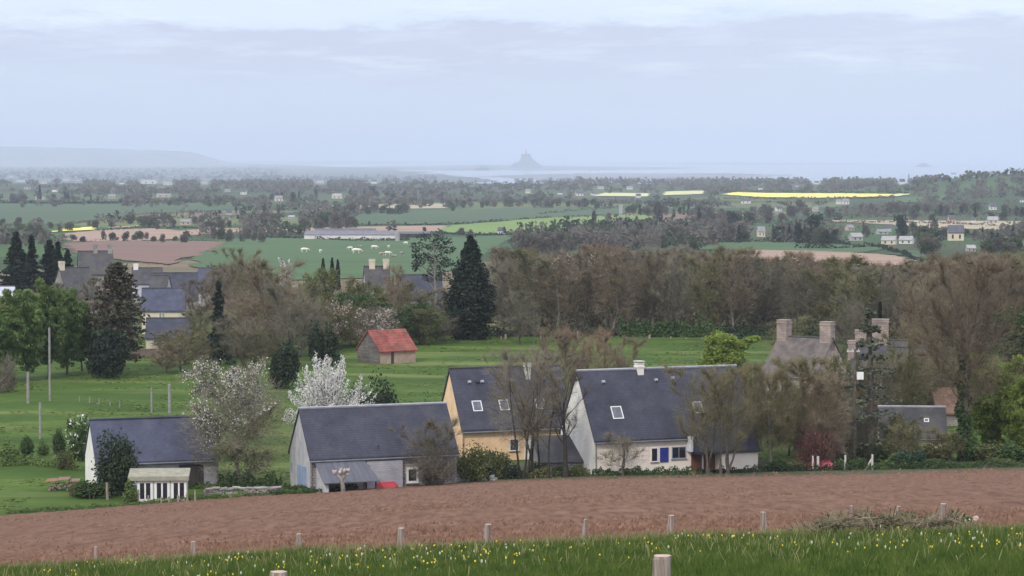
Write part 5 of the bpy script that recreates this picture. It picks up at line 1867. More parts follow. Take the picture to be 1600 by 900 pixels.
def hedge(name, pts, h, d, m, label, n=3000, size=0.22, seed=1, cat='hedge', y0=None):
    """pts: (u, D) line of its foot"""
    rng = np.random.default_rng(seed)
    P = np.array([list(gnd(u, D)) for u, D in pts])
    org = P[0].copy()
    seg = rng.integers(0, len(P) - 1, n)
    f = rng.uniform(0, 1, (n, 1))
    C = P[seg] * (1 - f) + P[seg + 1] * f
    along = (seg[:, None] + f)[:, 0]
    hh = h * (0.55 + 0.75 * vnoise(along * 9.0, along * 0, seed))
    a = rng.uniform(0, math.pi, n)
    rr = rng.uniform(0.2, 1, n) ** 0.5
    C[:, 1] += np.cos(a) * d * 0.5 * rr
    C[:, 2] += np.sin(a) * hh * rr
    o = link_mesh(name, quads_mesh(name, leaves(C - org, size, rng)), m)
    o.location = org
    tag(o, label, cat)
    return o


hedge('laurel_hedge', [(968, 447), (1010, 446), (1060, 446), (1132, 445)], 3.0, 2.6, M_LEAF_MID, 'dark green laurel thicket at the foot of the brown wood', 3000, 0.34, 3)
hedge('bramble_hedge', [(690, 450), (760, 449), (850, 448), (968, 448)], 1.6, 2.0, M_TWIG_DARK, 'dim bramble strip under the wood beside the giant conifer', 2000, 0.34, 4)
hedge('undergrowth', [(770, 478), (900, 478), (1100, 476), (1300, 462), (1450, 445), (1640, 432)], 6.0, 5.0, M_TWIG_BROWN, 'brown undergrowth thicket among the stems inside the wood', 9000, 0.5, 14, 'thicket')
hedge('undergrowth', [(770, 512), (900, 512), (1100, 510), (1300, 498), (1450, 480), (1640, 466)], 8.0, 5.0, M_TWIG_GREY, 'grey undergrowth thicket closing the back of the wood', 9000, 0.55, 15, 'thicket')
hedge('bramble_hedge', [(1132, 444), (1250, 440), (1400, 420), (1600, 402)], 2.4, 2.4, M_LEAF_DARK, 'dark undergrowth strip below the wood behind the granite manor', 3000, 0.34, 5)
hedge('low_hedge', [(925, 248.9), (965, 249.2), (1010, 249.4), (1080, 249.6)], 0.75, 0.9, M_LEAF_MID, 'low dark hedge along the foot of the white front wall', 2600, 0.13, 6)
hedge('low_hedge', [(1088, 250.2), (1140, 251), (1200, 252), (1260, 252.8), (1330, 253.4)], 0.7, 0.9, M_LEAF_DARK, 'low dark verge hedge past the white house, below the red tarpaulin', 2600, 0.13, 7)
hedge('low_hedge', [(1330, 253.6), (1420, 254.2), (1500, 254.9), (1640, 256)], 0.9, 1.1, M_LEAF_MID, 'grassy green verge hedge below the ivy tree', 3000, 0.14, 8)
hedge('low_hedge', [(598, 240.6), (640, 241.6), (672, 242.8), (712, 244.2)], 0.55, 0.8, M_LEAF_MID, 'thin green verge in front of the stone barn window', 1300, 0.13, 9)
hedge('low_hedge', [(740, 245.3), (790, 246.2), (850, 247.4), (922, 248.6)], 0.9, 1.2, M_LEAF_OLIVE, 'weedy olive verge below the multi-stemmed tree', 3000, 0.13, 10)
hedge('low_hedge', [(420, 235.2), (450, 235.5), (500, 236.2), (560, 239)], 0.45, 0.8, M_LEAF_MID, 'thin green verge in front of the pollarded tree', 1300, 0.13, 11)
hedge('weed_strip', [(10, 222.8), (100, 225), (200, 228), (300, 232.2), (420, 235.4)], 0.35, 0.9, M_LEAF_FRESH, 'strip of long fresh grass along the lawn edge', 2600, 0.14, 12)
hedge('garden_hedge', [(0, 259), (45, 260), (90, 258), (130, 255)], 1.0, 1.4, M_LEAF_FRESH, 'low light green hedge behind the left lawn', 2000, 0.16, 13)
hedge('weed_strip', [(152, 239), (230, 240), (330, 241.5)], 0.5, 0.7, M_LEAF_MID, 'weeds added as contact shade along the front foot of the long low barn', 1500, 0.13, 21)  # added weeds stand in for contact shadow under the front wall
hedge('weed_strip', [(444, 241), (470, 239), (484, 237)], 0.45, 0.6, M_LEAF_MID, 'weeds added as contact shade along the foot of the stone barn gable', 900, 0.13, 22)  # added too, as contact shadow where the gable meets the ground
hedge('garden_hedge', [(340, 243), (390, 242), (440, 241)], 1.3, 1.6, M_LEAF_MID, 'dark overgrown strip beneath the half-bare blossoming tree', 2600, 0.16, 23)
hedge('garden_hedge', [(700, 266), (720, 258), (760, 255)], 1.2, 1.3, M_LEAF_DARK, 'dark low hedge along the foot of the yellow house', 1800, 0.16, 24)

# rank tufts in the pasture
rg = np.random.default_rng(55)
n = 90000
y = rg.uniform(222, 452, n)
x = rg.uniform(-0.26, 0.26, n) * y
ok = (vnoise(x / 9, y / 7, 71) * 0.7 + vnoise(x / 2.5, y / 2, 72) * 0.5 > 0.66)
uu = x / y * F + CU
ok &= (y > np.interp(uu, [e[0] for e in EDGE_FAR], [e[1] for e in EDGE_FAR]) + 1.0)
x, y = x[ok], y[ok]
n = len(x)
hh = rg.uniform(0.05, 0.17, n)
C = np.stack([x, y, G(x, y) + hh * 0.4], 1)
C[:, 2] += 0.04
Q = leaves(C, 0.36, rg, 1.8, 0.0)
Q[:, :, 2] = C[:, None, 2] + (Q[:, :, 2] - C[:, None, 2]) * 0.22
o = link_mesh('pasture_tufts', quads_mesh('pasture_tufts', Q), mat('rank_grass', (0.07, 0.115, 0.022), c2=(0.155, 0.195, 0.05), scale=0.16, detail=8, trans=0.2))
tag(o, kind='stuff')
# ---------------------------------------------------------------- island abbey on the bay


def island_abbey():
    D = 22000.0
    b = ray(822, 262)
    root = empty('island_abbey', (b[0] * D, D, 0.0))
    tag(root, 'distant blue-grey island abbey rising to one pointed spire on the hazy bay', 'abbey')
    m_rock = mat('island_rock', (0.06, 0.065, 0.06), c2=(0.13, 0.13, 0.12), scale=0.03)
    m_wall = mat('island_stone', (0.12, 0.12, 0.12), c2=(0.20, 0.195, 0.19), scale=0.05)
    m_roof = mat('island_roofs', (0.05, 0.052, 0.06), c2=(0.09, 0.092, 0.10), scale=0.05)
    n = 40
    rings = []
    for z, r in ((-6, 128), (3, 124), (14, 116), (28, 101), (42, 82), (56, 64), (68, 52), (76, 40)):
        ring = []
        for k in range(n):
            a = 2 * math.pi * k / n
            w = 1 + 0.13 * (float(vnoise(k * 0.45, z * 0.05, 3)) - 0.5) + 0.05 * math.cos(a)
            ring.append((r * w * math.cos(a) + (4 if z > 20 else 0), 0.8 * r * w * math.sin(a), z))
        rings.append(ring)
    mb = MB()
    mb.tube_rings(rings)
    mb.build('rock', m_rock, root)
    mb = MB()
    for k in range(18):
        a0, a1 = math.pi * (1.0 + k / 18), math.pi * (1.0 + (k + 1) / 18)
        p0, p1 = (134 * math.cos(a0), 108 * math.sin(a0)), (134 * math.cos(a1), 108 * math.sin(a1))
        mb.hexa([(p0[0], p0[1], -4), (p1[0], p1[1], -4), (p1[0] * .97, p1[1] * .97, -4), (p0[0] * .97, p0[1] * .97, -4),
                 (p0[0], p0[1], 13), (p1[0], p1[1], 13), (p1[0] * .97, p1[1] * .97, 13), (p0[0] * .97, p0[1] * .97, 13)])
        if k % 4 == 0:
            mb.tube([(p0[0], p0[1], -4), (p0[0], p0[1], 19)], 7, 10)
    mb.build('rampart', m_wall, root)
    rr = random.Random(4)
    for i in range(26):
        a = math.pi * rr.uniform(1.05, 1.95)
        t = rr.uniform(0, 1)
        r = 118 - 48 * t
        x, y, z = r * math.cos(a), 0.8 * r * math.sin(a), 12 + 36 * t
        w, h = rr.uniform(8, 14), rr.uniform(8, 12)
        mb = MB()
        mb.box((x - w / 2, y - 4, z - 10), (x + w / 2, y + 4, z + h * 0.6))
        mb.add([(x - w / 2 - .3, y - 4.4, z + h * .6), (x + w / 2 + .3, y - 4.4, z + h * .6), (x + w / 2 + .3, y + 4.4, z + h * .6), (x - w / 2 - .3, y + 4.4, z + h * .6), (x - w / 2, y, z + h * 1.15), (x + w / 2, y, z + h * 1.15)],
               [(0, 1, 5, 4), (2, 3, 4, 5), (1, 2, 5), (3, 0, 4), (3, 2, 1, 0)])
        mb.build('town_house', m_wall if i % 3 else m_roof, root)
    mb = MB()
    mb.box((-46, -30, 50), (52, 30, 84))
    mb.box((-40, -22, 84), (40, 22, 96))
    for x in range(-44, 52, 8):
        mb.box((x, -33, 50), (x + 2.4, -30.1, 82))
    mb.build('abbey_buildings', m_wall, root)
    mb = MB()
    z = 96.0
    mb.add([(-42, -11, z), (38, -11, z), (38, 11, z), (-42, 11, z), (-42, -11, z + 9), (38, -11, z + 9), (38, 11, z + 9), (-42, 11, z + 9), (-40, 0, z + 17), (36, 0, z + 17)],
           [(0, 1, 5, 4), (1, 2, 6, 5), (2, 3, 7, 6), (3, 0, 4, 7), (4, 5, 9, 8), (6, 7, 8, 9), (5, 6, 9), (7, 4, 8)])
    church = mb.build('church', m_roof, root)
    mb = MB()
    mb.box((-7, -7, 96), (7, 7, 122))
    mb.box((-8.5, -8.5, 112), (8.5, 8.5, 114))
    mb.build('tower', m_wall, church)
    mb = MB()
    mb.lathe([(8.5, 122), (4.6, 132), (2.2, 145), (0.6, 158)], 8)
    mb.build('spire', m_roof, church)


island_abbey()


def islet():
    D = 24000.0
    b = ray(1443, 263)
    root = empty('rocky_islet', (b[0] * D, D, 0.0))
    tag(root, 'small faint pointed rock islet on the bay beside the wooded hill', 'islet')
    n = 26
    rings = []
    for z, r in ((-6, 88), (2, 82), (10, 64), (20, 42), (29, 22), (34, 8)):
        rings.append([(r * (1 + 0.22 * (float(vnoise(k * 0.6, z * 0.08, 8)) - 0.5)) * math.cos(2 * math.pi * k / n), 0.7 * r * math.sin(2 * math.pi * k / n), z) for k in range(n)])
    mb = MB()
    mb.tube_rings(rings)
    mb.build('rock', _MATS['island_rock'], root)


islet()

# ---------------------------------------------------------------- farm, cows, far houses
m_w = mat('far_white_wall', (0.62, 0.60, 0.57), var=0.08, scale=0.3)
m_c = mat('far_cream_wall', (0.62, 0.54, 0.40), var=0.1, scale=0.3)
m_g = mat('far_grey_wall', (0.40, 0.38, 0.37), var=0.1, scale=0.3)
m_t = mat('far_tan_wall', (0.50, 0.38, 0.30), var=0.1, scale=0.3)
m_rs = mat('far_slate_roof', (0.07, 0.07, 0.085), c2=(0.11, 0.11, 0.125), scale=0.4, rough=0.6)
m_rg = mat('far_grey_roof', (0.20, 0.20, 0.21), c2=(0.28, 0.28, 0.29), scale=0.4)
m_rp = mat('far_pale_roof', (0.28, 0.275, 0.28), c2=(0.38, 0.37, 0.37), scale=0.4)


def far_house(u, v, w, h, mw, mr, label, group=None, rot=10, rise=0.45, depth=None, name='house', cat='house'):
    p = hit(u, v, 470)
    D = p.y
    CLEAR.append((u - w / 2 - 1, u + w / 2 + 1, v - h, v))
    L, H = w * D / F, h * D / F
    Wd = depth or max(5.0, min(0.7 * L, 9.0))
    R = H
    E = H * (1 - rise)
    root = empty(name, p, R_(rot))
    tag(root, label, cat, group)
    mb = MB()
    wall_prism(mb, L, Wd, E, R, x0=-L / 2, dip=2.0)
    mb.build('wall', mw, root)
    mb = MB()
    roof_slabs(mb, L, Wd, E, R, x0=-L / 2, og=0.2, oe=0.35, th=0.25, lift=0.05)
    mb.build('roof', mr, root)
    if w >= 9:
        for x in (-0.28, 0.18):
            mb = MB()
            mb.box((x * L, -0.06, E * 0.25), (x * L + 0.12 * L, -0.003, E * 0.75))
            mb.build('window', M_GLASS, root)
    return root


HN = 'pale houses among the distant trees'
L_HN = 'tiny pale house among the hazy trees near the far shore'
for (u, v, w, h, mw, mr) in [
        (17, 279, 9, 4, m_w, m_rg), (32, 286, 12, 4, m_w, m_rp), (68, 287, 9, 5, m_c, m_rg), (72, 283, 8, 4, m_w, m_rs), (103, 284, 9, 5, m_w, m_rg), (122, 284, 7, 5, m_w, m_rs),
        (190, 288, 7, 5, m_w, m_rs), (262, 289, 13, 4, m_w, m_rp), (320, 289, 9, 4, m_g, m_rp), (266, 277, 6, 4, m_w, m_rs), (500, 288, 12, 5, m_g, m_rp),
        (875, 304, 8, 5, m_w, m_rs), (927, 305, 6, 5, m_w, m_rs), (985, 296, 8, 5, m_w, m_rg), (938, 295, 9, 4, m_w, m_rg), (998, 309, 7, 6, m_w, m_rs),
        (1188, 297, 6, 6, m_w, m_rs), (1276, 288, 7, 5, m_w, m_rs), (1245, 292, 6, 5, m_g, m_rs), (825, 302, 8, 6, m_c, m_rg), (356, 300, 8, 4, m_g, m_rg)]:
    far_house(u, v, w, h, mw, mr, L_HN, HN, rot=(u * 7) % 50 - 25)
for (u, v, w, h, mw, mr, lab) in [
        (233, 287, 23, 6, m_w, m_rp, 'long white building in the haze, widest of the pale ones beyond the first green field'),
        (85, 300, 8, 7, m_w, m_rs, 'white cottage behind the round dark tree at the far left trees'),
        (42, 296, 10, 8, m_g, m_rs, 'grey house beside the dark pointed fir in the far hedges'),
        (61, 312, 13, 5, m_c, m_rg, 'cream house at the foot of the dark pointed fir'),
        (175, 310, 11, 6, m_t, m_rg, 'pinkish far house at the upper edge of the blue-green field'),
        (255, 308, 22, 5, m_t, m_rg, 'long tan farmhouse behind the blue-green field'),
        (380, 304, 9, 8, m_w, m_rs, 'white house with bright gable at the end of the blue-green field'),
        (358, 336, 8, 7, m_g, m_rs, 'small grey house alone between dark hedges beyond the village'),
        (290, 351, 16, 8, m_t, m_rg, 'tan farmhouse among bushes above the tilled field'),
        (436, 315, 12, 9, m_c, m_rg, 'cream far house with a yellow gable in the hedges'),
        (526, 310, 15, 7, m_c, m_rp, 'broad cream house left of the round dark far trees'),
        (585, 287, 8, 6, m_w, m_rs, 'white square house standing against the bay flats'),
        (455, 342, 10, 5, m_g, m_rp, 'low pale roof among the brown hedges above the tan strip'),
        (783, 366, 11, 10, m_w, m_rs, 'small white house below the bright green field'),
        (906, 306, 11, 7, m_w, m_rs, 'brightest white house in the far middle before the wooded shore'),
        (1165, 318, 14, 7, m_w, m_rs, 'white house under the yellow rape field'),
        (1310, 319, 8, 7, m_w, m_rg, 'first of two white houses under the end of the rape field'),
        (1322, 319, 10, 8, m_w, m_rg, 'second, larger white house under the end of the rape field'),
        (1410, 288, 8, 8, m_w, m_rs, 'white house with a pointed gable on the slope of the wooded hill'),
        (1490, 276, 8, 6, m_w, m_rs, 'white house right below the pines on the hill top'),
        (1552, 328, 11, 10, m_w, m_rs, 'white house with a tall gable on the right hillside'),
        (1552, 349, 16, 10, m_g, m_rp, 'grey-white barn under the tall gabled white house'),
        (1488, 349, 10, 12, m_t, m_rs, 'tan house beside a dark tree over the stubble field'),
        (1520, 348, 6, 7, m_w, m_rs, 'tiny white house over the stubble field'),
        (1598, 316, 9, 7, m_w, m_rs, 'white house at the picture edge on the hillside'),
        (1330, 360, 10, 8, m_t, m_rg, 'tan house half hidden in the dark far trees'),
        (1340, 376, 18, 11, m_g, m_rp, 'grey house with a pale roof beside the dark tree clump'),
        (1380, 366, 17, 7, m_g, m_rg, 'grey low house behind the two white bungalows'),
        (1389, 362, 8, 11, m_g, m_rs, 'narrow grey house behind the two white bungalows'),
        (1388, 382, 22, 12, m_c, m_rp, 'cream bungalow, one of a pair at the edge of the green field'),
        (1415, 381, 21, 11, m_w, m_rp, 'bright white bungalow, one of a pair at the edge of the green field'),
        (1494, 376, 24, 23, m_c, m_rs, 'large house with a dark slate roof and cream gable among the far trees'),
        (1518, 393, 13, 9, m_g, m_rp, 'small grey-white house below the large slate-roofed one'),
        (1190, 370, 11, 15, m_c, m_rg, 'cream house with a tall gable between dark far trees'),
        (1275, 330, 8, 6, m_t, m_rg, 'little tan house in the brown woods under the rape field'),
        (1218, 330, 9, 8, m_w, m_rs, 'little white house in the brown woods under the rape field')]:
    far_house(u, v, w, h, mw, mr, lab, rot=(u * 13) % 44 - 22)

# farm
p = hit(547, 374, 700)
root = empty('farm_shed', p, R_(-1))
tag(root, 'very long low white farm shed at the top of the cow field', 'farm shed')
D = p.y
k = D / F
mb = MB()
wall_prism(mb, 145 * k, 16, 2.4, 4.4, x0=-72 * k, dip=2)
mb.build('wall', m_w, root)
mb = MB()
roof_slabs(mb, 145 * k, 16, 2.4, 4.4, x0=-72 * k, th=0.25, lift=0.05)
mb.build('roof', mat('far_lilac_roof', (0.15, 0.14, 0.17), c2=(0.2, 0.19, 0.22), scale=0.4), root)
r = far_house(540, 369.5, 95, 11, m_g, m_rs, 'dark-roofed farm building behind the long white shed', rot=4, rise=0.6, depth=22, name='farm_building', cat='farm building')
r = far_house(648, 372, 46, 9, M_DARKWOOD, m_rs, 'black open-sided farm barn beside the pale silo', rot=-2, rise=0.3, depth=14, name='farm_barn', cat='barn')
p = hit(621, 377, 700)
root = empty('farm_silo', p)
tag(root, 'thin pale farm silo between the white shed and the black barn', 'silo')
mb = MB()
mb.lathe([(1.3, -1), (1.3, 5.2)], 14)
mb.build('silo_body', m_rp, root)
mb = MB()
mb.lathe([(1.4, 5.2), (0.8, 5.9), (0.1, 6.2)], 14)
mb.build('silo_cap', m_rg, root)
p = hit(970, 337, 700)
root = empty('stone_tower', p)
tag(root, 'slim pale stone tower rising behind the bright green field', 'tower')
kk = p.y / F
mb = MB()
mb.box((-2.6 * kk, -2, -1), (2.6 * kk, 2, 16 * kk))
mb.build('shaft', m_rp, root)
mb = MB()
mb.box((-3.0 * kk, -2.3, 16 * kk), (3.0 * kk, 2.3, 17 * kk))
mb.build('parapet', m_g, root)


def cow_mesh():
    pts = [((-0.95, 0, 1.10), (.30, .36)), ((-0.4, 0, 1.08), (.36, .42)), ((0.2, 0, 1.10), (.35, .40)), ((0.7, 0, 1.16), (.30, .36)), ((1.02, 0, 1.16), (.17, .24)), ((1.32, 0, 1.0), (.13, .17)), ((1.55, 0, 0.78), (.13, .14)), ((1.80, 0, 0.55), (.08, .08))]
    v = [p for p, _ in pts]
    r = [q for _, q in pts]
    e = [(i, i + 1) for i in range(len(pts) - 1)]
    for base, x, back in ((0, -0.9, True), (3, 0.62, False)):
        for s in (-1, 1):
            i = len(v)
            v += [(x, s * 0.2, 0.85), (x + (0.08 if back else 0.0), s * 0.22, 0.48), (x - (0.02 if back else 0.02), s * 0.22, 0.05)]
            r += [(.15, .15), (.075, .075), (.07, .07)]
            e += [(base, i), (i, i + 1), (i + 1, i + 2)]
    i = len(v)
    v += [(-1.22, 0, 1.2), (-1.3, 0, 0.65)]
    r += [(.05, .05), (.04, .04)]
    e += [(0, i), (i, i + 1)]
    for s in (-1, 1):
        i = len(v)
        v.append((1.5, s * 0.26, 0.90))
        r.append((.05, .05))
        e.append((6, i))
    me = bpy.data.meshes.new('cow')
    me.from_pydata(v, e, [])
    o = bpy.data.objects.new('cow_source', me)
    COL.objects.link(o)
    md = o.modifiers.new('skin', 'SKIN')
    for k, q in enumerate(r):
        me.skin_vertices[0].data[k].radius = q
    me.skin_vertices[0].data[1].use_root = True
    o.modifiers.new('sub', 'SUBSURF').levels = 1
    dg = bpy.context.evaluated_depsgraph_get()
    out = bpy.data.meshes.new_from_object(o.evaluated_get(dg))
    bpy.data.objects.remove(o)
    out.polygons.foreach_set('use_smooth', [True] * len(out.polygons))
    out.name = 'cow'
    return out


CM = {k: cow_mesh() for k in ('white', 'brown')}
CM['white'].materials.clear()
CM['white'].materials.append(mat('white_hide', (0.70, 0.66, 0.58), c2=(0.80, 0.76, 0.68), scale=1.2))
CM['brown'].materials.clear()
CM['brown'].materials.append(mat('brown_hide', (0.10, 0.06, 0.04), c2=(0.6, 0.55, 0.48), scale=1.3))
for (u, v, kind, rz, sc, lab) in [
        (476, 395, 'white', 0.3, 1.2, 'white cow grazing apart at one end of the herd, above the white plum'),
        (501, 396, 'white', 1.2, 0.9, 'white cow second from the end of the herd, seen end on'),
        (547, 391, 'white', 2.9, 0.9, 'small pale cow in the upper middle of the cow field'),
        (557, 397, 'white', 0.2, 1.35, 'largest white cow, standing broadside in the middle of the herd'),
        (562, 389, 'brown', 3.0, 0.9, 'dark cow behind the largest white cow'),
        (585, 390, 'white', 0.1, 1.1, 'white cow standing high in the field under the long white shed'),
        (607, 388, 'white', 2.0, 0.8, 'white cow nearest to the end of the long white shed'),
        (606, 400, 'white', 0.4, 1.0, 'white cow low in the field beside the tall open pine'),
        (615, 405, 'brown', 2.7, 0.9, 'brown-patched cow lowest in the field beside the tall open pine'),
        (597, 401, 'brown', 0.0, 0.9, 'small dark cow beside the low white cow'),
        (628, 400, 'brown', 1.0, 0.9, 'brown cow half behind the tall open pine'),
        (634, 383, 'white', 2.5, 0.95, 'white cow under the pale silo')]:
    o = bpy.data.objects.new('cow', CM[kind])
    COL.objects.link(o)
    o.location = hit(u, v, 500)
    o.location.z += 0.22
    o.rotation_euler = (0, 0, rz)
    o.scale = (sc * 1.1,) * 3
    tag(o, lab, 'cow', 'cows grazing in the far field')

# ---------------------------------------------------------------- far trees
M_FAR_BROWN = mat('far_bare_trees', (0.115, 0.10, 0.085), c2=(0.185, 0.165, 0.138), scale=0.05, rand=0.25, trans=0.5)
M_FAR_GREEN = mat('far_leafy_trees', (0.06, 0.078, 0.042), c2=(0.105, 0.126, 0.065), scale=0.05, rand=0.25, trans=0.5)
M_FAR_DARK = mat('far_evergreens', (0.014, 0.025, 0.018), c2=(0.035, 0.05, 0.035), scale=0.1, rand=0.2, trans=0.3)
M_FAR_PINKISH = mat('far_lilac_trees', (0.12, 0.10, 0.095), c2=(0.18, 0.155, 0.145), scale=0.15, rand=0.15)


def far_proto(seed, H, W, n, size, shape, m, trunk=True):
    rng = np.random.default_rng(seed)
    out = []
    if shape == 'cone':
        t = rng.uniform(0.08, 1, n)
        a = rng.uniform(0, 6.283, n)
        r = 0.5 * W * (1 - t) ** 0.8 * np.sqrt(rng.uniform(0.2, 1, n)) * (1 + 0.3 * np.sin(t * 30))
        C = np.stack([np.cos(a) * r, np.sin(a) * r, t * H], 1)
    else:
        for i in range(9):
            a = rng.uniform(0, 6.283)
            r = W * 0.30 * math.sqrt(rng.uniform(0, 1))
            cz = H * rng.uniform(0.34, 0.76)
            d = unit(rng.normal(size=(n // 9, 3)))
            out.append(np.array([r * math.cos(a), r * math.sin(a), cz]) + d * np.array([W * .24, W * .24, H * .22]) * rng.uniform(0.2, 1, (n // 9, 1)) ** 0.5)
        low = rng.uniform(-1, 1, (n // 5, 3)) * np.array([W * .3, W * .3, H * .18]) + np.array([0, 0, H * 0.2])
        C = np.concatenate(out + [low])
    C[:, 2] = np.clip(C[:, 2], 0.3, H)
    tr = MB()
    tr.tube([(0, 0, -0.5), (0.1, 0, H * 0.35), (0, 0.2, H * 0.7)], [H * 0.03, H * 0.022, H * 0.01], 5, cap=False)
    return Proto(H, W, [('trunk', tr.mesh('trunk', True), M_BARK_DARK), ('crown', quads_mesh('crown', leaves(C, size, rng, 1.4)), m)])


FARP = dict(
    brown=[far_proto(301, 11, 10, 500, 1.0, 'dome', M_FAR_BROWN), far_proto(302, 11, 9, 450, 1.0, 'dome', M_FAR_BROWN)],
    lilac=[far_proto(303, 11, 10, 520, 0.9, 'dome', M_FAR_PINKISH)],
    green=[far_proto(304, 10, 10, 520, 1.0, 'dome', M_FAR_GREEN), far_proto(305, 10, 9, 480, 1.0, 'dome', M_FAR_GREEN)],
    dark=[far_proto(306, 13, 9, 560, 1.0, 'dome', M_FAR_DARK), far_proto(307, 14, 6, 420, 1.0, 'cone', M_FAR_DARK)])
FLAB = dict(brown=('bare brown hedgerow tree among the distant fields', 'bare hedgerow trees among the distant fields'),
            lilac=('pale lilac-grey bare tree in the copse beyond the brown wood', 'lilac-grey copse beyond the brown wood'),
            green=('dull green hedgerow tree among the distant fields', 'green hedgerow trees among the distant fields'),
            dark=('dark evergreen among the distant fields and houses', 'dark evergreens among the distant fields'))
rng = random.Random(11)


def far_tree(u, v, hpx, kind, wr=None, label=None, which=None):
    p = hit(u, v, 560)
    D = p.y
    pr = FARP[kind][which] if which is not None else rng.choice(FARP[kind])
    if not label and any(u + hpx * .5 > c[0] and u - hpx * .5 < c[1] and v > c[3] and v - hpx < c[3] - 1 for c in CLEAR):
        return
    H = hpx * D / F
    W = H * (wr or rng.uniform(0.75, 1.15)) * pr.W / pr.H
    lab, grp = FLAB[kind]
    stand('far_tree', pr, p - Vector((0, 0, 0.3)), label or lab, 'tree', None if label else grp, rng.uniform(0, 6.28), (W / pr.W, W / pr.W, H / pr.H))


REG = [  # u0, u1, v base, spread v, count, height px, kinds
    (812, 884, 396, 3, 10, 34, ['brown']), (884, 1000, 392, 4, 15, 28, ['lilac', 'lilac', 'brown']), (990, 1120, 381, 4, 16, 30, ['brown', 'green', 'lilac']),
    (1120, 1250, 376, 4, 15, 30, ['green', 'dark', 'brown']), (1250, 1330, 382, 3, 10, 36, ['dark', 'dark', 'green']), (1330, 1470, 372, 8, 14, 26, ['brown', 'green', 'dark']),
    (1440, 1610, 398, 6, 18, 28, ['green', 'brown', 'brown']), (1470, 1610, 372, 6, 12, 22, ['brown', 'green', 'dark']),
    (975, 1100, 336, 4, 14, 18, ['brown', 'dark', 'green']), (1090, 1240, 345, 10, 20, 24, ['brown', 'brown', 'green']), (1200, 1420, 338, 8, 24, 20, ['brown', 'brown', 'brown']),
    (1420, 1610, 338, 8, 20, 18, ['brown', 'green', 'dark']), (400, 560, 358, 5, 18, 24, ['brown', 'brown', 'green']), (520, 640, 333, 3, 12, 18, ['brown', 'green']),
    (640, 820, 322, 3, 14, 15, ['brown', 'green', 'brown']), (820, 960, 322, 4, 14, 17, ['brown', 'green']), (200, 400, 352, 8, 20, 18, ['brown', 'green', 'brown']),
    (160, 240, 376, 2, 6, 16, ['green', 'brown']), (-20, 90, 376, 6, 12, 26, ['brown', 'green']), (330, 410, 378, 5, 8, 20, ['brown', 'green']),
    (0, 180, 360, 6, 10, 16, ['brown', 'green']), (-20, 400, 316, 3, 28, 15, ['brown', 'green', 'dark']), (400, 640, 312, 4, 18, 14, ['brown', 'green', 'dark']),
    (240, 300, 378, 2, 5, 14, ['green', 'brown'])]
for (u0, u1, v, dv, n, h, kinds) in REG:
    for i in range(n):
        far_tree(u0 + (u1 - u0) * (i + rng.uniform(0, 1)) / n, v + rng.uniform(-dv, dv), h * rng.uniform(0.7, 1.15), rng.choice(kinds))
for (u, v, h, k, wr, which, lab) in [
        (62, 313, 24, 'dark', 0.9, 1, 'dark pointed fir rising over the far cream house'),
        (103, 312, 15, 'dark', 1.0, 0, 'round dark tree next to the far pointed fir'),
        (583, 304, 15, 'dark', 1.1, 0, 'round dark far tree, larger of a pair near the bay flats'),
        (570, 304, 10, 'dark', 1.0, 0, 'round dark far tree, smaller of a pair near the bay flats'),
        (548, 305, 12, 'dark', 0.6, 0, 'narrow dark far tree beside the broad cream house'),
        (525, 362, 36, 'brown', 0.75, 0, 'tall dark bare tree behind the long white farm shed'),
        (1092, 354, 30, 'dark', 1.0, 1, 'dark pointed conifer first of two right of the bright green field'),
        (1146, 356, 30, 'dark', 1.1, 0, 'broad dark conifer second of two right of the bright green field'),
        (1270, 376, 48, 'dark', 1.1, 0, 'biggest dark tree clump left of the white bungalows'),
        (1408, 374, 44, 'dark', 0.8, 0, 'tall blue-dark tree standing over the white bungalows'),
        (1470, 338, 20, 'dark', 0.8, 1, 'dark fir beside the tan house over the stubble'),
        (1420, 284, 13, 'dark', 0.9, 1, 'dark fir beside the gabled white house on the hill slope'),
        (890, 360, 17, 'brown', 0.5, 1, 'small pollard-shaped tree standing alone on the bright green field'),
        (928, 352, 26, 'brown', 0.5, 0, 'thin tree at the top edge of the bright green field'),
        (950, 352, 22, 'brown', 0.6, 1, 'second thin tree at the top edge of the bright green field'),
        (994, 351, 16, 'brown', 0.5, 0, 'little thin tree on the end of the bright green field'),
        (1027, 352, 40, 'brown', 0.55, 1, 'tall thin tree standing before the far tilled patch'),
        (708, 330, 12, 'green', 0.8, 0, 'round green tree at the far side of the dark green field'),
        (577, 352, 8, 'dark', 0.9, 0, 'little dark bush tree at the near side of the dark green field'),
        (720, 367, 13, 'brown', 1.1, 0, 'rounded bare tree below the start of the bright green field'),
        (735, 367, 10, 'brown', 1.1, 1, 'lower bare bush tree below the start of the bright green field'),
        (788, 366, 14, 'dark', 0.6, 0, 'dark tree leaning over the small white house'),
        (663, 362, 9, 'dark', 1.3, 0, 'dark bush tree above the black farm barn'),
        (115, 376, 12, 'green', 1.1, 0, 'round green tree before the yellow field on the left'),
        (130, 378, 12, 'green', 1.2, 1, 'second round green tree before the yellow field on the left'),
        (183, 376, 7, 'green', 1.0, 0, 'tiny round tree on the pink soil strip')]:
    far_tree(u, v, h, k, wr, lab, which)
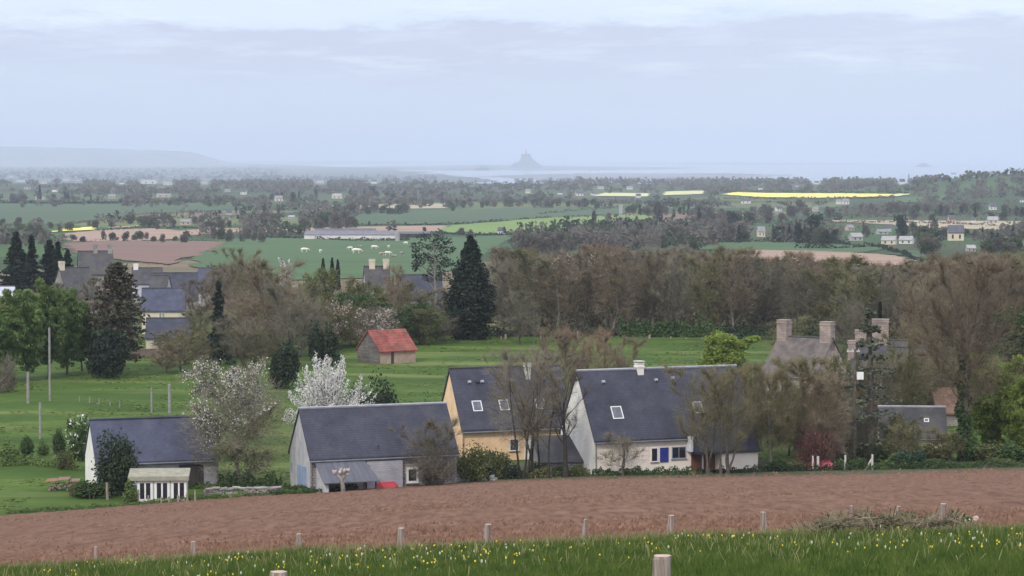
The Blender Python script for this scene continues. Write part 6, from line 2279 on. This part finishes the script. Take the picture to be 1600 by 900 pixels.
# pines on the crest of the hill
for i, (u, w) in enumerate([(1484, 1.0), (1504, 0.8), (1514, 1.2), (1526, 1.1), (1538, 1.2), (1550, 1.0), (1572, 1.1), (1584, 1.2), (1597, 1.1), (1612, 1.2)]):
    D = 3330.0
    b = gnd(u, D)
    vg = HORIZON + F * (CAMZ - b.z) / D
    hp = rng.uniform(7, 12)
    pr = FARP['dark'][0]
    stand('hill_tree', pr, b, 'dark tree in the row along the crest of the wooded hill', 'tree', 'trees on the crest of the hill', rng.uniform(0, 6), (w * hp * D / F / pr.H, w * hp * D / F / pr.H, hp * D / F / pr.H))


# hedges between the distant fields
def far_hedge(pix, hpx, m, n, label, seed):
    rng2 = np.random.default_rng(seed)
    P = np.array([list(hit(u, v, 500)) for u, v in pix])
    org = P[0].copy()
    seg = rng2.integers(0, len(P) - 1, n)
    f = rng2.uniform(0, 1, (n, 1))
    C = P[seg] * (1 - f) + P[seg + 1] * f
    hh = hpx * C[:, 1] / F * (0.4 + 0.9 * vnoise((seg[:, None] + f)[:, 0] * 12, f[:, 0] * 0, seed))
    C[:, 2] += hh * rng2.uniform(0, 1, n)
    C[:, 1] += rng2.normal(0, 2.0, n)
    o = link_mesh('far_hedge', quads_mesh('far_hedge', leaves(C - org, float(np.mean(hh)) * 0.55, rng2)), m)
    o.location = org
    tag(o, label, 'hedge')


for i, (pix, h, m, n, lab) in enumerate([
        ([(540, 353), (640, 352), (700, 351), (780, 346), (860, 341), (1030, 337)], 4, M_FAR_DARK, 900, 'dark hedge between the dark green field and the bright green one'),
        ([(535, 352), (548, 344), (560, 336)], 6, M_FAR_BROWN, 300, 'short brown hedge closing the dark green field'),
        ([(680, 365), (740, 368), (800, 367), (880, 360), (1000, 350)], 5, M_FAR_DARK, 900, 'dark hedge along the lower side of the bright green field'),
        ([(400, 372), (470, 373), (560, 377), (640, 376)], 5, M_FAR_DARK, 700, 'dark low hedge at the foot of the long white farm shed'),
        ([(120, 377), (200, 377.5), (300, 377), (355, 378)], 3, M_FAR_GREEN, 500, 'thin hedge above the tilled field behind the village'),
        ([(-20, 318), (120, 319), (260, 318), (400, 315)], 6, M_FAR_DARK, 1400, 'long dark hedge along the top of the blue-green field'),
        ([(-20, 352), (90, 352), (160, 345), (240, 334)], 4, M_FAR_BROWN, 700, 'brown hedge along the bottom of the blue-green field'),
        ([(150, 361), (240, 357), (310, 357)], 4, M_FAR_DARK, 400, 'dark hedge above the pinkish soil strip'),
        ([(1240, 388), (1300, 389), (1370, 386), (1410, 398), (1432, 408)], 7, M_FAR_DARK, 800, 'dark hedge curving from the bungalows down to the tan field'),
        ([(1120, 380), (1200, 377), (1290, 380), (1330, 383)], 5, M_FAR_DARK, 700, 'dark hedge at the top of the green strip behind the wood'),
        ([(1130, 311), (1230, 312), (1330, 311), (1400, 309)], 4, M_FAR_BROWN, 900, 'brown hedge under the yellow rape field'),
        ([(1130, 301), (1200, 300), (1300, 301.5), (1420, 302)], 4, M_FAR_DARK, 900, 'dark hedge on the far side of the yellow rape field'),
        ([(1290, 349), (1400, 348), (1500, 351), (1620, 357)], 5, M_FAR_BROWN, 900, 'brown hedge above the stubble field on the right'),
        ([(560, 318), (640, 316), (760, 315), (860, 316), (980, 318)], 6, M_FAR_BROWN, 1300, 'brown hedge line behind the dark green field'),
        ([(840, 335), (900, 330), (985, 324)], 4, M_FAR_GREEN, 400, 'green hedge across the end of the dark green field'),
        ([(400, 328), (500, 326), (560, 328)], 7, M_FAR_BROWN, 500, 'brown thicket hedge beyond the tan strips'),
        ([(150, 402), (225, 412), (265, 415), (300, 404)], 2.5, M_FAR_GREEN, 300, 'grassy bank hedge along the lower edge of the tilled field')]):
    far_hedge(pix, h, m, n, lab, 400 + i)


# woods too far off to count
def far_woods(name, bands, m, seed, sizes):
    rng2 = np.random.default_rng(seed)
    out = []
    for (u0, u1, D0, D1, n, h) in bands:
        for _ in range(n):
            u = rng2.uniform(u0, u1)
            D = math.exp(rng2.uniform(math.log(D0), math.log(D1)))
            x = (u - CU) / F * D
            if float(vnoise(x / 240 + 5, D / 420, seed)) < 0.36:
                continue
            z = max(float(G(x, D)), 1.0)
            H = h * rng2.uniform(0.6, 1.25)
            W = H * rng2.uniform(0.9, 1.7)
            vb, vt_, hw = HORIZON + F * (CAMZ - z) / D, HORIZON + F * (CAMZ - z - H) / D, W * F / D / 2
            if any(u + hw > c[0] and u - hw < c[1] and vb > c[2] + 1 and vt_ < c[3] for c in CLEAR):
                continue
            k = 16 if D < 5000 else 9
            d = unit(rng2.normal(size=(k, 3)))
            C = np.array([x, D, z + H * 0.48]) + d * np.array([W * .5, W * .5, H * .5]) * rng2.uniform(0.3, 1, (k, 1))
            out.append(leaves(C, H * 0.42, rng2, 1.3))
    Q = np.concatenate(out)
    o = link_mesh(name, quads_mesh(name, Q), m)
    tag(o, kind='stuff')


far_woods('far_woods', [(-150, 1750, 2700, 3800, 620, 8), (-150, 1750, 3600, 5600, 1700, 9), (-200, 620, 5200, 9000, 900, 11), (900, 1750, 5000, 8200, 1100, 13), (1380, 1800, 2700, 3500, 130, 8)], M_FAR_BROWN, 21, 0)
far_woods('far_green_woods', [(-150, 1750, 2700, 5600, 900, 8), (1100, 1750, 4500, 7500, 500, 13), (-200, 560, 5000, 9000, 500, 11), (1380, 1800, 2700, 3500, 110, 8)], M_FAR_GREEN, 22, 0)
far_woods('far_polder_woods', [(-250, 440, 9500, 20000, 2400, 15), (380, 680, 9200, 12500, 500, 13), (800, 1250, 8200, 10200, 380, 16)], M_FAR_DARK, 23, 0)


# the net of hedgerows that closes the distance, too many and too far to count
rng2 = np.random.default_rng(88)
sets = {M_FAR_BROWN: [], M_FAR_GREEN: [], M_FAR_DARK: []}
keys = list(sets)
cands = []
for _ in range(210):
    D = math.exp(rng2.uniform(math.log(1150), math.log(3000)))
    x0 = rng2.uniform(-0.24, 0.24) * D
    Lh = rng2.uniform(60, 330)
    a = 0.35 + (0.0 if rng2.uniform() < 0.72 else 1.57) + rng2.normal(0, 0.12)
    big = rng2.uniform() < 0.45
    m = keys[rng2.choice(3, p=[0.55, 0.33, 0.12])]
    k = int(Lh / (5 if not big else 7))
    for i in range(k):
        if rng2.uniform() < 0.15:
            continue
        x = x0 + math.cos(a) * Lh * i / k + rng2.normal(0, 1.5)
        y = D + math.sin(a) * Lh * i / k * 0.6 + rng2.normal(0, 1.5)
        cands.append((x, y, big, m))
cx = np.array([c[0] for c in cands])
cy = np.array([c[1] for c in cands])
cz = G(cx, cy)
cu = CU + F * cx / cy
cv = HORIZON + F * (CAMZ - cz) / cy
inside = np.zeros(len(cands), bool)
for pix in FIELDS:
    inside |= in_poly(pix, cu, cv)
    inside |= in_poly(pix, cu, cv - 3.0)
for i, (x, y, big, m) in enumerate(cands):
    H = rng2.uniform(5, 11) if big else rng2.uniform(1.8, 4.0)
    W = H * rng2.uniform(0.9, 1.5) if big else 5.5
    hw, vt_ = W * F / y / 2, cv[i] - H * F / y
    if inside[i] or (380 < cu[i] < 800 and cv[i] > 372) or (290 < cu[i] and cu[i] < 440 and cv[i] > 376):
        continue
    if any(cu[i] + hw > c[0] and cu[i] - hw < c[1] and cv[i] > c[2] + 1 and vt_ < c[3] for c in CLEAR):
        continue
    kk = 26 if big else 8
    d = unit(rng2.normal(size=(kk, 3)))
    C = np.array([x, y, cz[i] + H * 0.48]) + d * np.array([W * .5, W * .5, H * .5]) * rng2.uniform(0.3, 1, (kk, 1))
    sets[m].append(leaves(C, max(1.0, H * 0.24), rng2, 1.3))
for m, nm in zip(keys, ('far_brown_hedgerows', 'far_green_hedgerows', 'far_dark_hedgerows')):
    o = link_mesh(nm, quads_mesh(nm, np.concatenate(sets[m])), m)
    tag(o, kind='stuff')
# ---------------------------------------------------------------- fence posts


def post(u, vbase, vtop, wpx, D, label, group, lean=(0, 0), lay=0, name='fence_post', m=None, cat='fence post'):
    b = at(u, vbase, D)
    z = float(G(b.x, D))
    r = wpx * D / F / 2
    top = at(u, vtop, D).z
    rg = random.Random(int(u))
    mb = MB()
    rings = []
    h = top - z
    for t in (-0.35 / max(h, .3), 0.0, 0.25, 0.5, 0.78, 0.97, 1.0):
        rr = r * (1.06 - 0.08 * t) * (0.94 if t == 1.0 else 1)
        rings.append([((rr * (1 + 0.10 * math.sin(k * 2.3 + u) + 0.05 * rg.uniform(-1, 1))) * math.cos(2 * math.pi * k / 12) + lean[0] * t * h + 0.006 * rg.uniform(-1, 1),
                       (rr * (1 + 0.09 * math.cos(k * 1.7 + u))) * math.sin(2 * math.pi * k / 12) + lean[1] * t * h, t * h) for k in range(12)])
    mb.tube_rings(rings)
    me = mb.mesh(name, False)
    o = link_mesh(name, me, m or M_POST)
    if not m:
        me.materials.append(M_POSTEND)
        me.polygons[len(me.polygons) - 1].material_index = 1
    o.location = (b.x, D, z)
    tag(o, label, cat, group)
    return o


NEAR = 'weathered wooden posts along the meadow'
post(1034, 1080, 868, 31, 21.5, 'thick pale sawn post cut by the bottom edge below the white house', NEAR)
post(436, 1080, 893, 28, 22, 'sawn post whose top only just shows at the bottom edge', NEAR)
for (u, vb, vt, w, ln, lab) in [
        (148, 880, 858, 6, (0.05, 0), 'thin leaning post at the lower left corner of the ploughed field'),
        (302, 872, 850, 7, (0, 0), 'thin grey post at the meadow edge, second from the left corner'),
        (467, 864, 838, 8, (0, 0), 'dim brown post against the furrows below the stone barn'),
        (625, 858, 829, 11, (0.03, 0), 'pale grey broad post below the small barn window'),
        (757, 853, 823, 11, (0.1, 0), 'post leaning to one side under the olive bush'),
        (910, 846, 815, 6, (0.08, 0), 'thin dark post under the white house corner'),
        (1046, 840, 809, 11, (0.05, 0), 'light split post right above the thick sawn post'),
        (1195, 837, 804, 9, (-0.05, 0), 'dark brown post before the porch bay of the white house'),
        (1330, 832, 794, 6, (0, 0), 'thin upright stake at the start of the dead brush'),
        (1387, 830, 795, 7, (0.25, 0), 'broken leaning stake in the middle of the dead brush'),
        (1469, 831, 791, 10, (0.06, 0), 'pale forked post at the end of the dead brush')]:
    D = hit(u, vb + 5, 38, 130).y + 0.3
    post(u, vb, vt - 4, w, D, lab, NEAR, (ln[0] * 1.6, ln[1]))

# dead brush heaped at the corner of the field
rg = np.random.default_rng(9)
Q, pts = [], []
n = 3200
us_ = 1225 + 300 * rg.beta(1.6, 1.2, n)
base = np.array([list(gnd(float(u), float(np.interp(u, us, near_y) + rg.uniform(-0.6, 0.9)))) for u in us_])
hh = 0.42 * np.interp(us_, [1225, 1290, 1390, 1500, 1525], [0.12, 0.6, 1.0, 0.55, 0.2]) * (0.4 + vnoise(us_ / 16, us_ * 0, 3))
C = base + np.stack([np.zeros(n), np.zeros(n), rg.uniform(0, 1, n) * hh + 0.03], 1)
d = unit(rg.normal(size=(n, 3)) * np.array([1, 0.7, 0.55]))
org = base.mean(0)
o = link_mesh('brush_heap', quads_mesh('brush_heap', blades(C - org, d, rg.uniform(0.2, 0.7, n), rg.uniform(0.012, 0.03, n), rg)), mat('dead_sticks', (0.075, 0.075, 0.038), c2=(0.26, 0.215, 0.15), scale=2.2, detail=7))
o.location = org
tag(o, 'heap of dead brush and grass round stakes at the corner of the ploughed field', 'brush')
hedge('weed_clump', [(1290, 58.6), (1395, 58.6), (1430, 58.6), (1520, 58.2)], 0.36, 0.7, M_LEAF_MID, 'dark green weeds growing through the dead brush heap', 1800, 0.05, 31, 'weeds')
for (u, D, L_, r, a, lab) in [(1512, 60.2, 0.35, 0.055, 0.3, 'short pale cut log at the end of the dead brush'), (1524, 61.2, 0.22, 0.07, 1.2, 'pale stump end lying beside the short cut log')]:
    mb = MB()
    v = Vector((math.cos(a), math.sin(a), 0)) * L_ / 2
    mb.tube([-v, v], r, 10)
    o = mb.build('log', M_POSTEND)
    o.location = gnd(u, D, r + 0.06)
    tag(o, lab, 'log')

# posts along the wood and in the pasture
WP = 'pale fence posts along the wood edge'
for (u, vb, vt, w) in [(537, 528, 519, 2.5), (557, 528, 519, 2.6), (693, 532, 525, 2.6), (712, 531, 525, 2.6), (738, 533, 526, 3), (760, 532, 527, 2), (783, 534, 525, 2.2), (790, 534, 522, 3.4), (845, 535, 518, 2.4), (903, 535, 517, 2.6), (1015, 540, 523, 3.6), (1023, 540, 529, 2.4), (1048, 540, 532, 2), (1072, 540, 528, 3.6), (1097, 539, 531, 2.6), (1144, 540, 522, 3)]:
    D = 441.0
    o = post(u, vb, vt, w, D, 'small pale fence post at the wood edge of the pasture', WP, m=M_POST)
YP = 'short white stakes in the left pasture'
for (u, vb, vt) in [(124, 630, 619), (140, 632, 620), (155, 634, 622), (172, 636, 627), (187, 638, 626)]:
    post(u, vb, vt, 1.7, 126000 / (vb - 243), 'short white stake in the row across the left pasture', YP, name='stake', m=M_POLE, cat='stake')
PG = 'concrete poles in the left pasture'
for (u, vb, vt, w, lab) in [
        (78, 628, 512, 3.4, 'tall grey utility pole in the left pasture, in front of the light green trees'),
        (44, 632, 581, 4.2, 'pale concrete pole left of the tall utility pole'),
        (63, 688, 629, 3.6, 'pale concrete pole standing among the garden shrubs'),
        (237, 645, 605, 3.0, 'thinner of the two pale poles before the long low barn'),
        (265, 645, 600, 4.4, 'thicker of the two pale poles before the long low barn')]:
    post(u, vb, vt, w, 126000 / (vb - 243), lab, PG, name='concrete_pole', m=M_POLE, cat='pole')
SG = 'pale garden stakes round the glazed shed'
for (u, vb, vt, w, lab) in [
        (216, 787, 765, 3.0, 'garden stake at the corner of the glazed shed'), (232, 786, 774, 2.6, 'short garden stake below the first glazed door'),
        (252, 786, 776, 2.6, 'short garden stake below the middle glazed door'), (264, 787, 776, 2.6, 'garden stake between the middle and last glazed door'),
        (278, 787, 774, 3.2, 'garden stake below the last glazed door'), (293, 788, 769, 3.6, 'thicker of the two stakes beyond the glazed shed'),
        (305, 786, 766, 3.0, 'last stake before the low stone wall'), (168, 772, 754, 4.0, 'stake between the yew and the barn gable')]:
    post(u, vb, vt, w, 229.5 if u > 170 else 233, lab, SG, (0.03 * math.sin(u), 0), name='garden_stake', m=M_POST, cat='stake')
WG = 'white posts beside the red tarpaulin'
for (u, vt, w, ln, lab) in [
        (1270, 712, 2.8, (0, 0), 'thin white post in front of the red tarpaulin'), (1278, 713, 4.2, (0, 0), 'broad white post in front of the red tarpaulin'),
        (1320, 711, 3.0, (0.03, 0), 'grey-white post beside the round light green shrub'), (1363, 710, 3.4, (0, 0), 'upright white post of the slanted pair')]:
    post(u, 738, vt, w, 253.6, lab, WG, ln, name='white_post', m=M_CONC, cat='post')
o = post(1352, 738, 716, 3.0, 253.7, 'slanting white brace leaning on the upright white post', WG, (0.55, 0), name='white_brace', m=M_CONC, cat='post')

# utility pole with its box beside the tiered spruce
b = gnd(1335, 260)
root = empty('utility_pole', b)
tag(root, 'dark utility pole with a cross arm and a small pale box before the tiered spruce', 'utility pole')
Hp = height_to(546, 260, b.z)
mb = MB()
mb.tube([(0, 0, -0.5), (0, 0, Hp)], [0.19, 0.13], 10)
mb.build('pole', M_BARK, root)
mb = MB()
mb.box((-0.8, -0.06, Hp - 0.25), (0.45, 0.06, Hp - 0.10))
for x in (-0.7, -0.25, 0.35):
    mb.tube([(x, 0, Hp - 0.1), (x, 0, Hp + 0.08)], 0.04, 6)
mb.build('cross_arm', M_CONC, root)
mb = MB()
mb.box((0.16, -0.3, Hp - 2.9), (0.80, 0.25, Hp - 2.2))
mb.build('transformer_box', M_FRAME, root)

# red covered things, woodpile, rubble, stone wall, pollard
def tarp(u, D, L_, W_, H_, m, label, rz):
    rg = np.random.default_rng(int(u))
    P = np.zeros((9, 25, 3))
    for i in range(9):
        for j in range(25):
            s, t = i / 8 * 2 - 1, j / 24 * 2 - 1
            e = max(0, 1 - abs(s) ** 3) * max(0, 1 - abs(t) ** 5)
            P[i, j] = (t * L_ / 2, s * W_ / 2, -0.05 + H_ * e * (0.86 + 0.22 * float(vnoise(j * 0.5, i * 0.7, int(u)))))
    o = link_mesh('tarpaulin', grid_mesh('tarpaulin', P), m)
    o.location = gnd(u, D)
    o.rotation_euler = (0, 0, rz)
    tag(o, label, 'tarpaulin')


tarp(604, 239.8, 2.3, 1.0, 0.62, M_TARP, 'bright red tarpaulin over a low heap in front of the stone barn window', 0.3)
tarp(1283, 254.8, 2.9, 1.3, 0.95, M_TARP2, 'rose red tarpaulin over a long low heap behind the white posts', 0.1)

root = empty('woodpile', gnd(76, 240), R_(3))
tag(root, 'grey woodpile under a rust-orange sheet on the left lawn', 'woodpile')
rg = random.Random(3)
for i in range(34):
    mb = MB()
    x, z = rg.uniform(0, 2.6), 0.1 + 0.16 * (i // 9)
    mb.tube([(x, -0.5 + rg.uniform(-.1, .1), z), (x + rg.uniform(-.08, .08), 0.6, z + rg.uniform(-0.03, .03))], rg.uniform(0.07, 0.11), 8)
    mb.build('log', M_POST if i % 3 else M_BARK, root)
mb = MB()
for (a, b_, t) in ((-0.2, 0.9, 0.95), (0.85, 1.9, 1.08), (1.8, 2.8, 0.92)):
    mb.hexa([(a, -0.65, t - 0.12), (b_, -0.65, t - 0.06), (b_, 0.7, t + 0.02), (a, 0.7, t), (a, -0.65, t - 0.09), (b_, -0.65, t - 0.03), (b_, 0.7, t + 0.05), (a, 0.7, t + 0.03)])
mb.build('sheet', mat('rusty_sheet', (0.26, 0.12, 0.075), c2=(0.20, 0.17, 0.15), scale=1.6), root)

root = empty('dry_stone_wall', gnd(322, 234.5), R_(9))
tag(root, 'low loose dry stone wall with cap slabs beside the glazed shed', 'wall')
mb = MB()
rg = random.Random(8)
for i in range(120):
    x, z = rg.uniform(0, 6.6), rg.uniform(-0.2, 0.62)
    s = rg.uniform(0.1, 0.24)
    mb.obox((x, rg.uniform(-0.12, 0.12), z), Vector((s, rg.uniform(-.05, .05), rg.uniform(-.04, .04))), Vector((0, 0.16, 0)), Vector((rg.uniform(-.02, .02), 0, s * 0.5)))
mb.build('stones', M_STONE, root)
mb = MB()
for i in range(11):
    x = 0.3 + i * 0.6 + rg.uniform(-.05, .05)
    mb.obox((x, rg.uniform(-.06, .06), 0.74 + rg.uniform(-.08, .08)), Vector((0.34, rg.uniform(-.05, .05), rg.uniform(-.05, .05))), Vector((0, 0.28, 0.02)), Vector((0, 0, 0.05)))
mb.build('cap_slabs', M_STONE, root)

mb = MB()
rg = random.Random(12)
for i in range(60):
    x, y = rg.uniform(0, 4.2), rg.uniform(-0.5, 0.6)
    s = rg.uniform(0.12, 0.4)
    mb.obox((x, y, rg.uniform(0, 0.55)), Vector((s, rg.uniform(-.1, .1), rg.uniform(-.1, .1))), Vector((0.03, s * 0.7, 0)), Vector((0, 0.02, s * 0.6)))
o = mb.build('rubble_heap', mat('pale_rubble', (0.36, 0.34, 0.31), c2=(0.52, 0.50, 0.46), scale=1.5))
o.location = gnd(702, 245.2)
tag(o, 'heap of pale stones at the end of the stone barn by the olive bush', 'rubble')

b = gnd(534, 234.4)
root = empty('pollard_tree', b)
tag(root, 'stubby pollarded tree with a knobbly pale head before the lean-to', 'tree')
mb = MB()
mb.tube([(0.15, 0, -0.3), (0.1, 0, 0.5), (0.0, 0, 1.2), (-0.35, 0, 1.65)], [0.26, 0.2, 0.17, 0.14], 9)
mb.tube([(0.0, 0, 1.15), (0.3, 0.05, 1.6)], [0.15, 0.12], 8)
mb.build('trunk', M_BARK_PALE, root, True)
mb = MB()
rg = random.Random(2)
for i in range(20):
    a = rg.uniform(0, 6.28)
    c = Vector((rg.uniform(-0.75, 0.62), 0.2 * math.sin(a), 1.72 + rg.uniform(-0.12, 0.34)))
    s = rg.uniform(0.10, 0.2)
    mb.tube([c - Vector((0, 0, s)), c - Vector((0, 0, s * .5)), c + Vector((0, 0, s * .4)), c + Vector((0.02, 0, s))], [s * .4, s * .95, s * .9, s * .3], 7)
    mb.tube([c, c + Vector((rg.uniform(-.25, .25), rg.uniform(-.1, .1), rg.uniform(.12, .32)))], [0.03, 0.012], 4)
mb.build('crown', mat('pollard_knobs', (0.30, 0.26, 0.23), c2=(0.46, 0.41, 0.37), scale=5), root, True)

# ---------------------------------------------------------------- foreground meadow
rg = np.random.default_rng(41)
n = 250000
ymax = 63.5
y = np.sqrt(rg.uniform(31.0 ** 2, ymax ** 2, n))
x = rg.uniform(-0.22, 0.22, n) * y
lim = np.interp(x / y * F + CU, us, near_y) + 0.1
ok = (y < lim) & (vnoise(x / 0.35, y / 0.5, 51) * 0.6 + rg.uniform(0, 1, n) * 0.6 > 0.30)
x, y = x[ok], y[ok]
n = len(x)
z = G(x, y)
hgt = (0.08 + 0.14 * vnoise(x / 0.8, y / 1.2, 52)) * rg.uniform(0.6, 1.3, n)
w = rg.uniform(0.007, 0.016, n)
a = rg.uniform(0, 6.283, n)
ln = rg.normal(0, 0.35, (n, 2)) * hgt[:, None]
B = np.stack([np.cos(a) * w, np.sin(a) * w, np.zeros(n)], 1)
p0 = np.stack([x, y, z - 0.01], 1)
p1 = p0 + np.stack([ln[:, 0], ln[:, 1], hgt], 1)
Q = np.stack([p0 - B, p0 + B, p1], 1)
m_blade = mat('meadow_grass', (0.036, 0.078, 0.012), c2=(0.12, 0.165, 0.035), scale3=(2.2, 0.9, 0), detail=9, trans=0.3)
o = link_mesh('meadow_grass', quads_mesh('meadow_grass', Q, 3), m_blade)
tag(o, kind='stuff')

n = 9000                     # bleached and seeding stalks, thickest along the field edge
ue = rg.uniform(-150, 1750, n)
ye = np.interp(ue, us, near_y) + 0.25 - np.abs(rg.normal(0, 1, n)) * np.where(rg.uniform(0, 1, n) < 0.5, 1.0, 9.0)
ok = ye > 38
ue, ye = ue[ok], ye[ok]
n = len(ue)
xe = (ue - CU) / F * ye
p0 = np.stack([xe, ye, G(xe, ye)], 1)
hh = rg.uniform(0.10, 0.26, n)
p1 = p0 + np.stack([rg.normal(0, 0.07, n), rg.normal(0, 0.07, n), hh], 1)
a = rg.uniform(0, 6.283, n)
B = np.stack([np.cos(a), np.sin(a), np.zeros(n)], 1) * rg.uniform(0.006, 0.013, (n, 1))
o = link_mesh('dry_stalks', quads_mesh('dry_stalks', np.stack([p0 - B, p0 + B, p1 + B * 0.6, p1 - B * 0.6], 1)), mat('dry_stalks', (0.13, 0.15, 0.05), c2=(0.27, 0.27, 0.12), scale=1.2, detail=6, trans=0.2))
tag(o, kind='stuff')

mb = MB()
mb.tube([(0, 0, 0), (0.005, 0, 0.15)], 0.004, 4)
mb.cur = 1
mb.lathe([(0.008, 0.148), (0.026, 0.156), (0.023, 0.170), (0.008, 0.178)], 9)
dm = mb.mesh('dandelion')
dm.materials.append(mat('dandelion_stem', (0.12, 0.16, 0.05), var=0.2))
dm.materials.append(mat('dandelion_yellow', (0.72, 0.55, 0.03), c2=(0.80, 0.68, 0.10), scale=8))
mb = MB()
mb.tube([(0, 0, 0), (0.005, 0, 0.2)], 0.004, 4)
mb.cur = 1
mb.lathe([(0.006, 0.19), (0.026, 0.202), (0.031, 0.222), (0.024, 0.242), (0.006, 0.25)], 9)
pm = mb.mesh('dandelion_clock')
pm.materials.append(_MATS['dandelion_stem'])
pm.materials.append(mat('seed_head', (0.42, 0.45, 0.34), c2=(0.52, 0.55, 0.42), scale=8))
rr = random.Random(31)
made = 0
while made < 260:
    u, D = rr.uniform(0, 1600), rr.uniform(40.5, 61)
    dens = float(vnoise(u / 90 + 3, D / 3, 61)) ** 2 * 1.6
    if rr.random() > dens or D > np.interp(u, us, near_y) - 1.5:
        continue
    yel = rr.random() < 0.8
    o = bpy.data.objects.new('dandelion' if yel else 'dandelion_clock', dm if yel else pm)
    COL.objects.link(o)
    o.location = gnd(u, D)
    s = rr.uniform(0.3, 0.6)
    o.scale = (s, s, rr.uniform(0.9, 1.3) * (1 if yel else 0.8))
    if yel:
        tag(o, 'yellow dandelion flower in the grass of the front meadow', 'dandelion', 'dandelions in the front meadow')
    else:
        tag(o, 'pale round dandelion seed head in the grass of the front meadow', 'dandelion', 'dandelion seed heads in the front meadow')
    made += 1
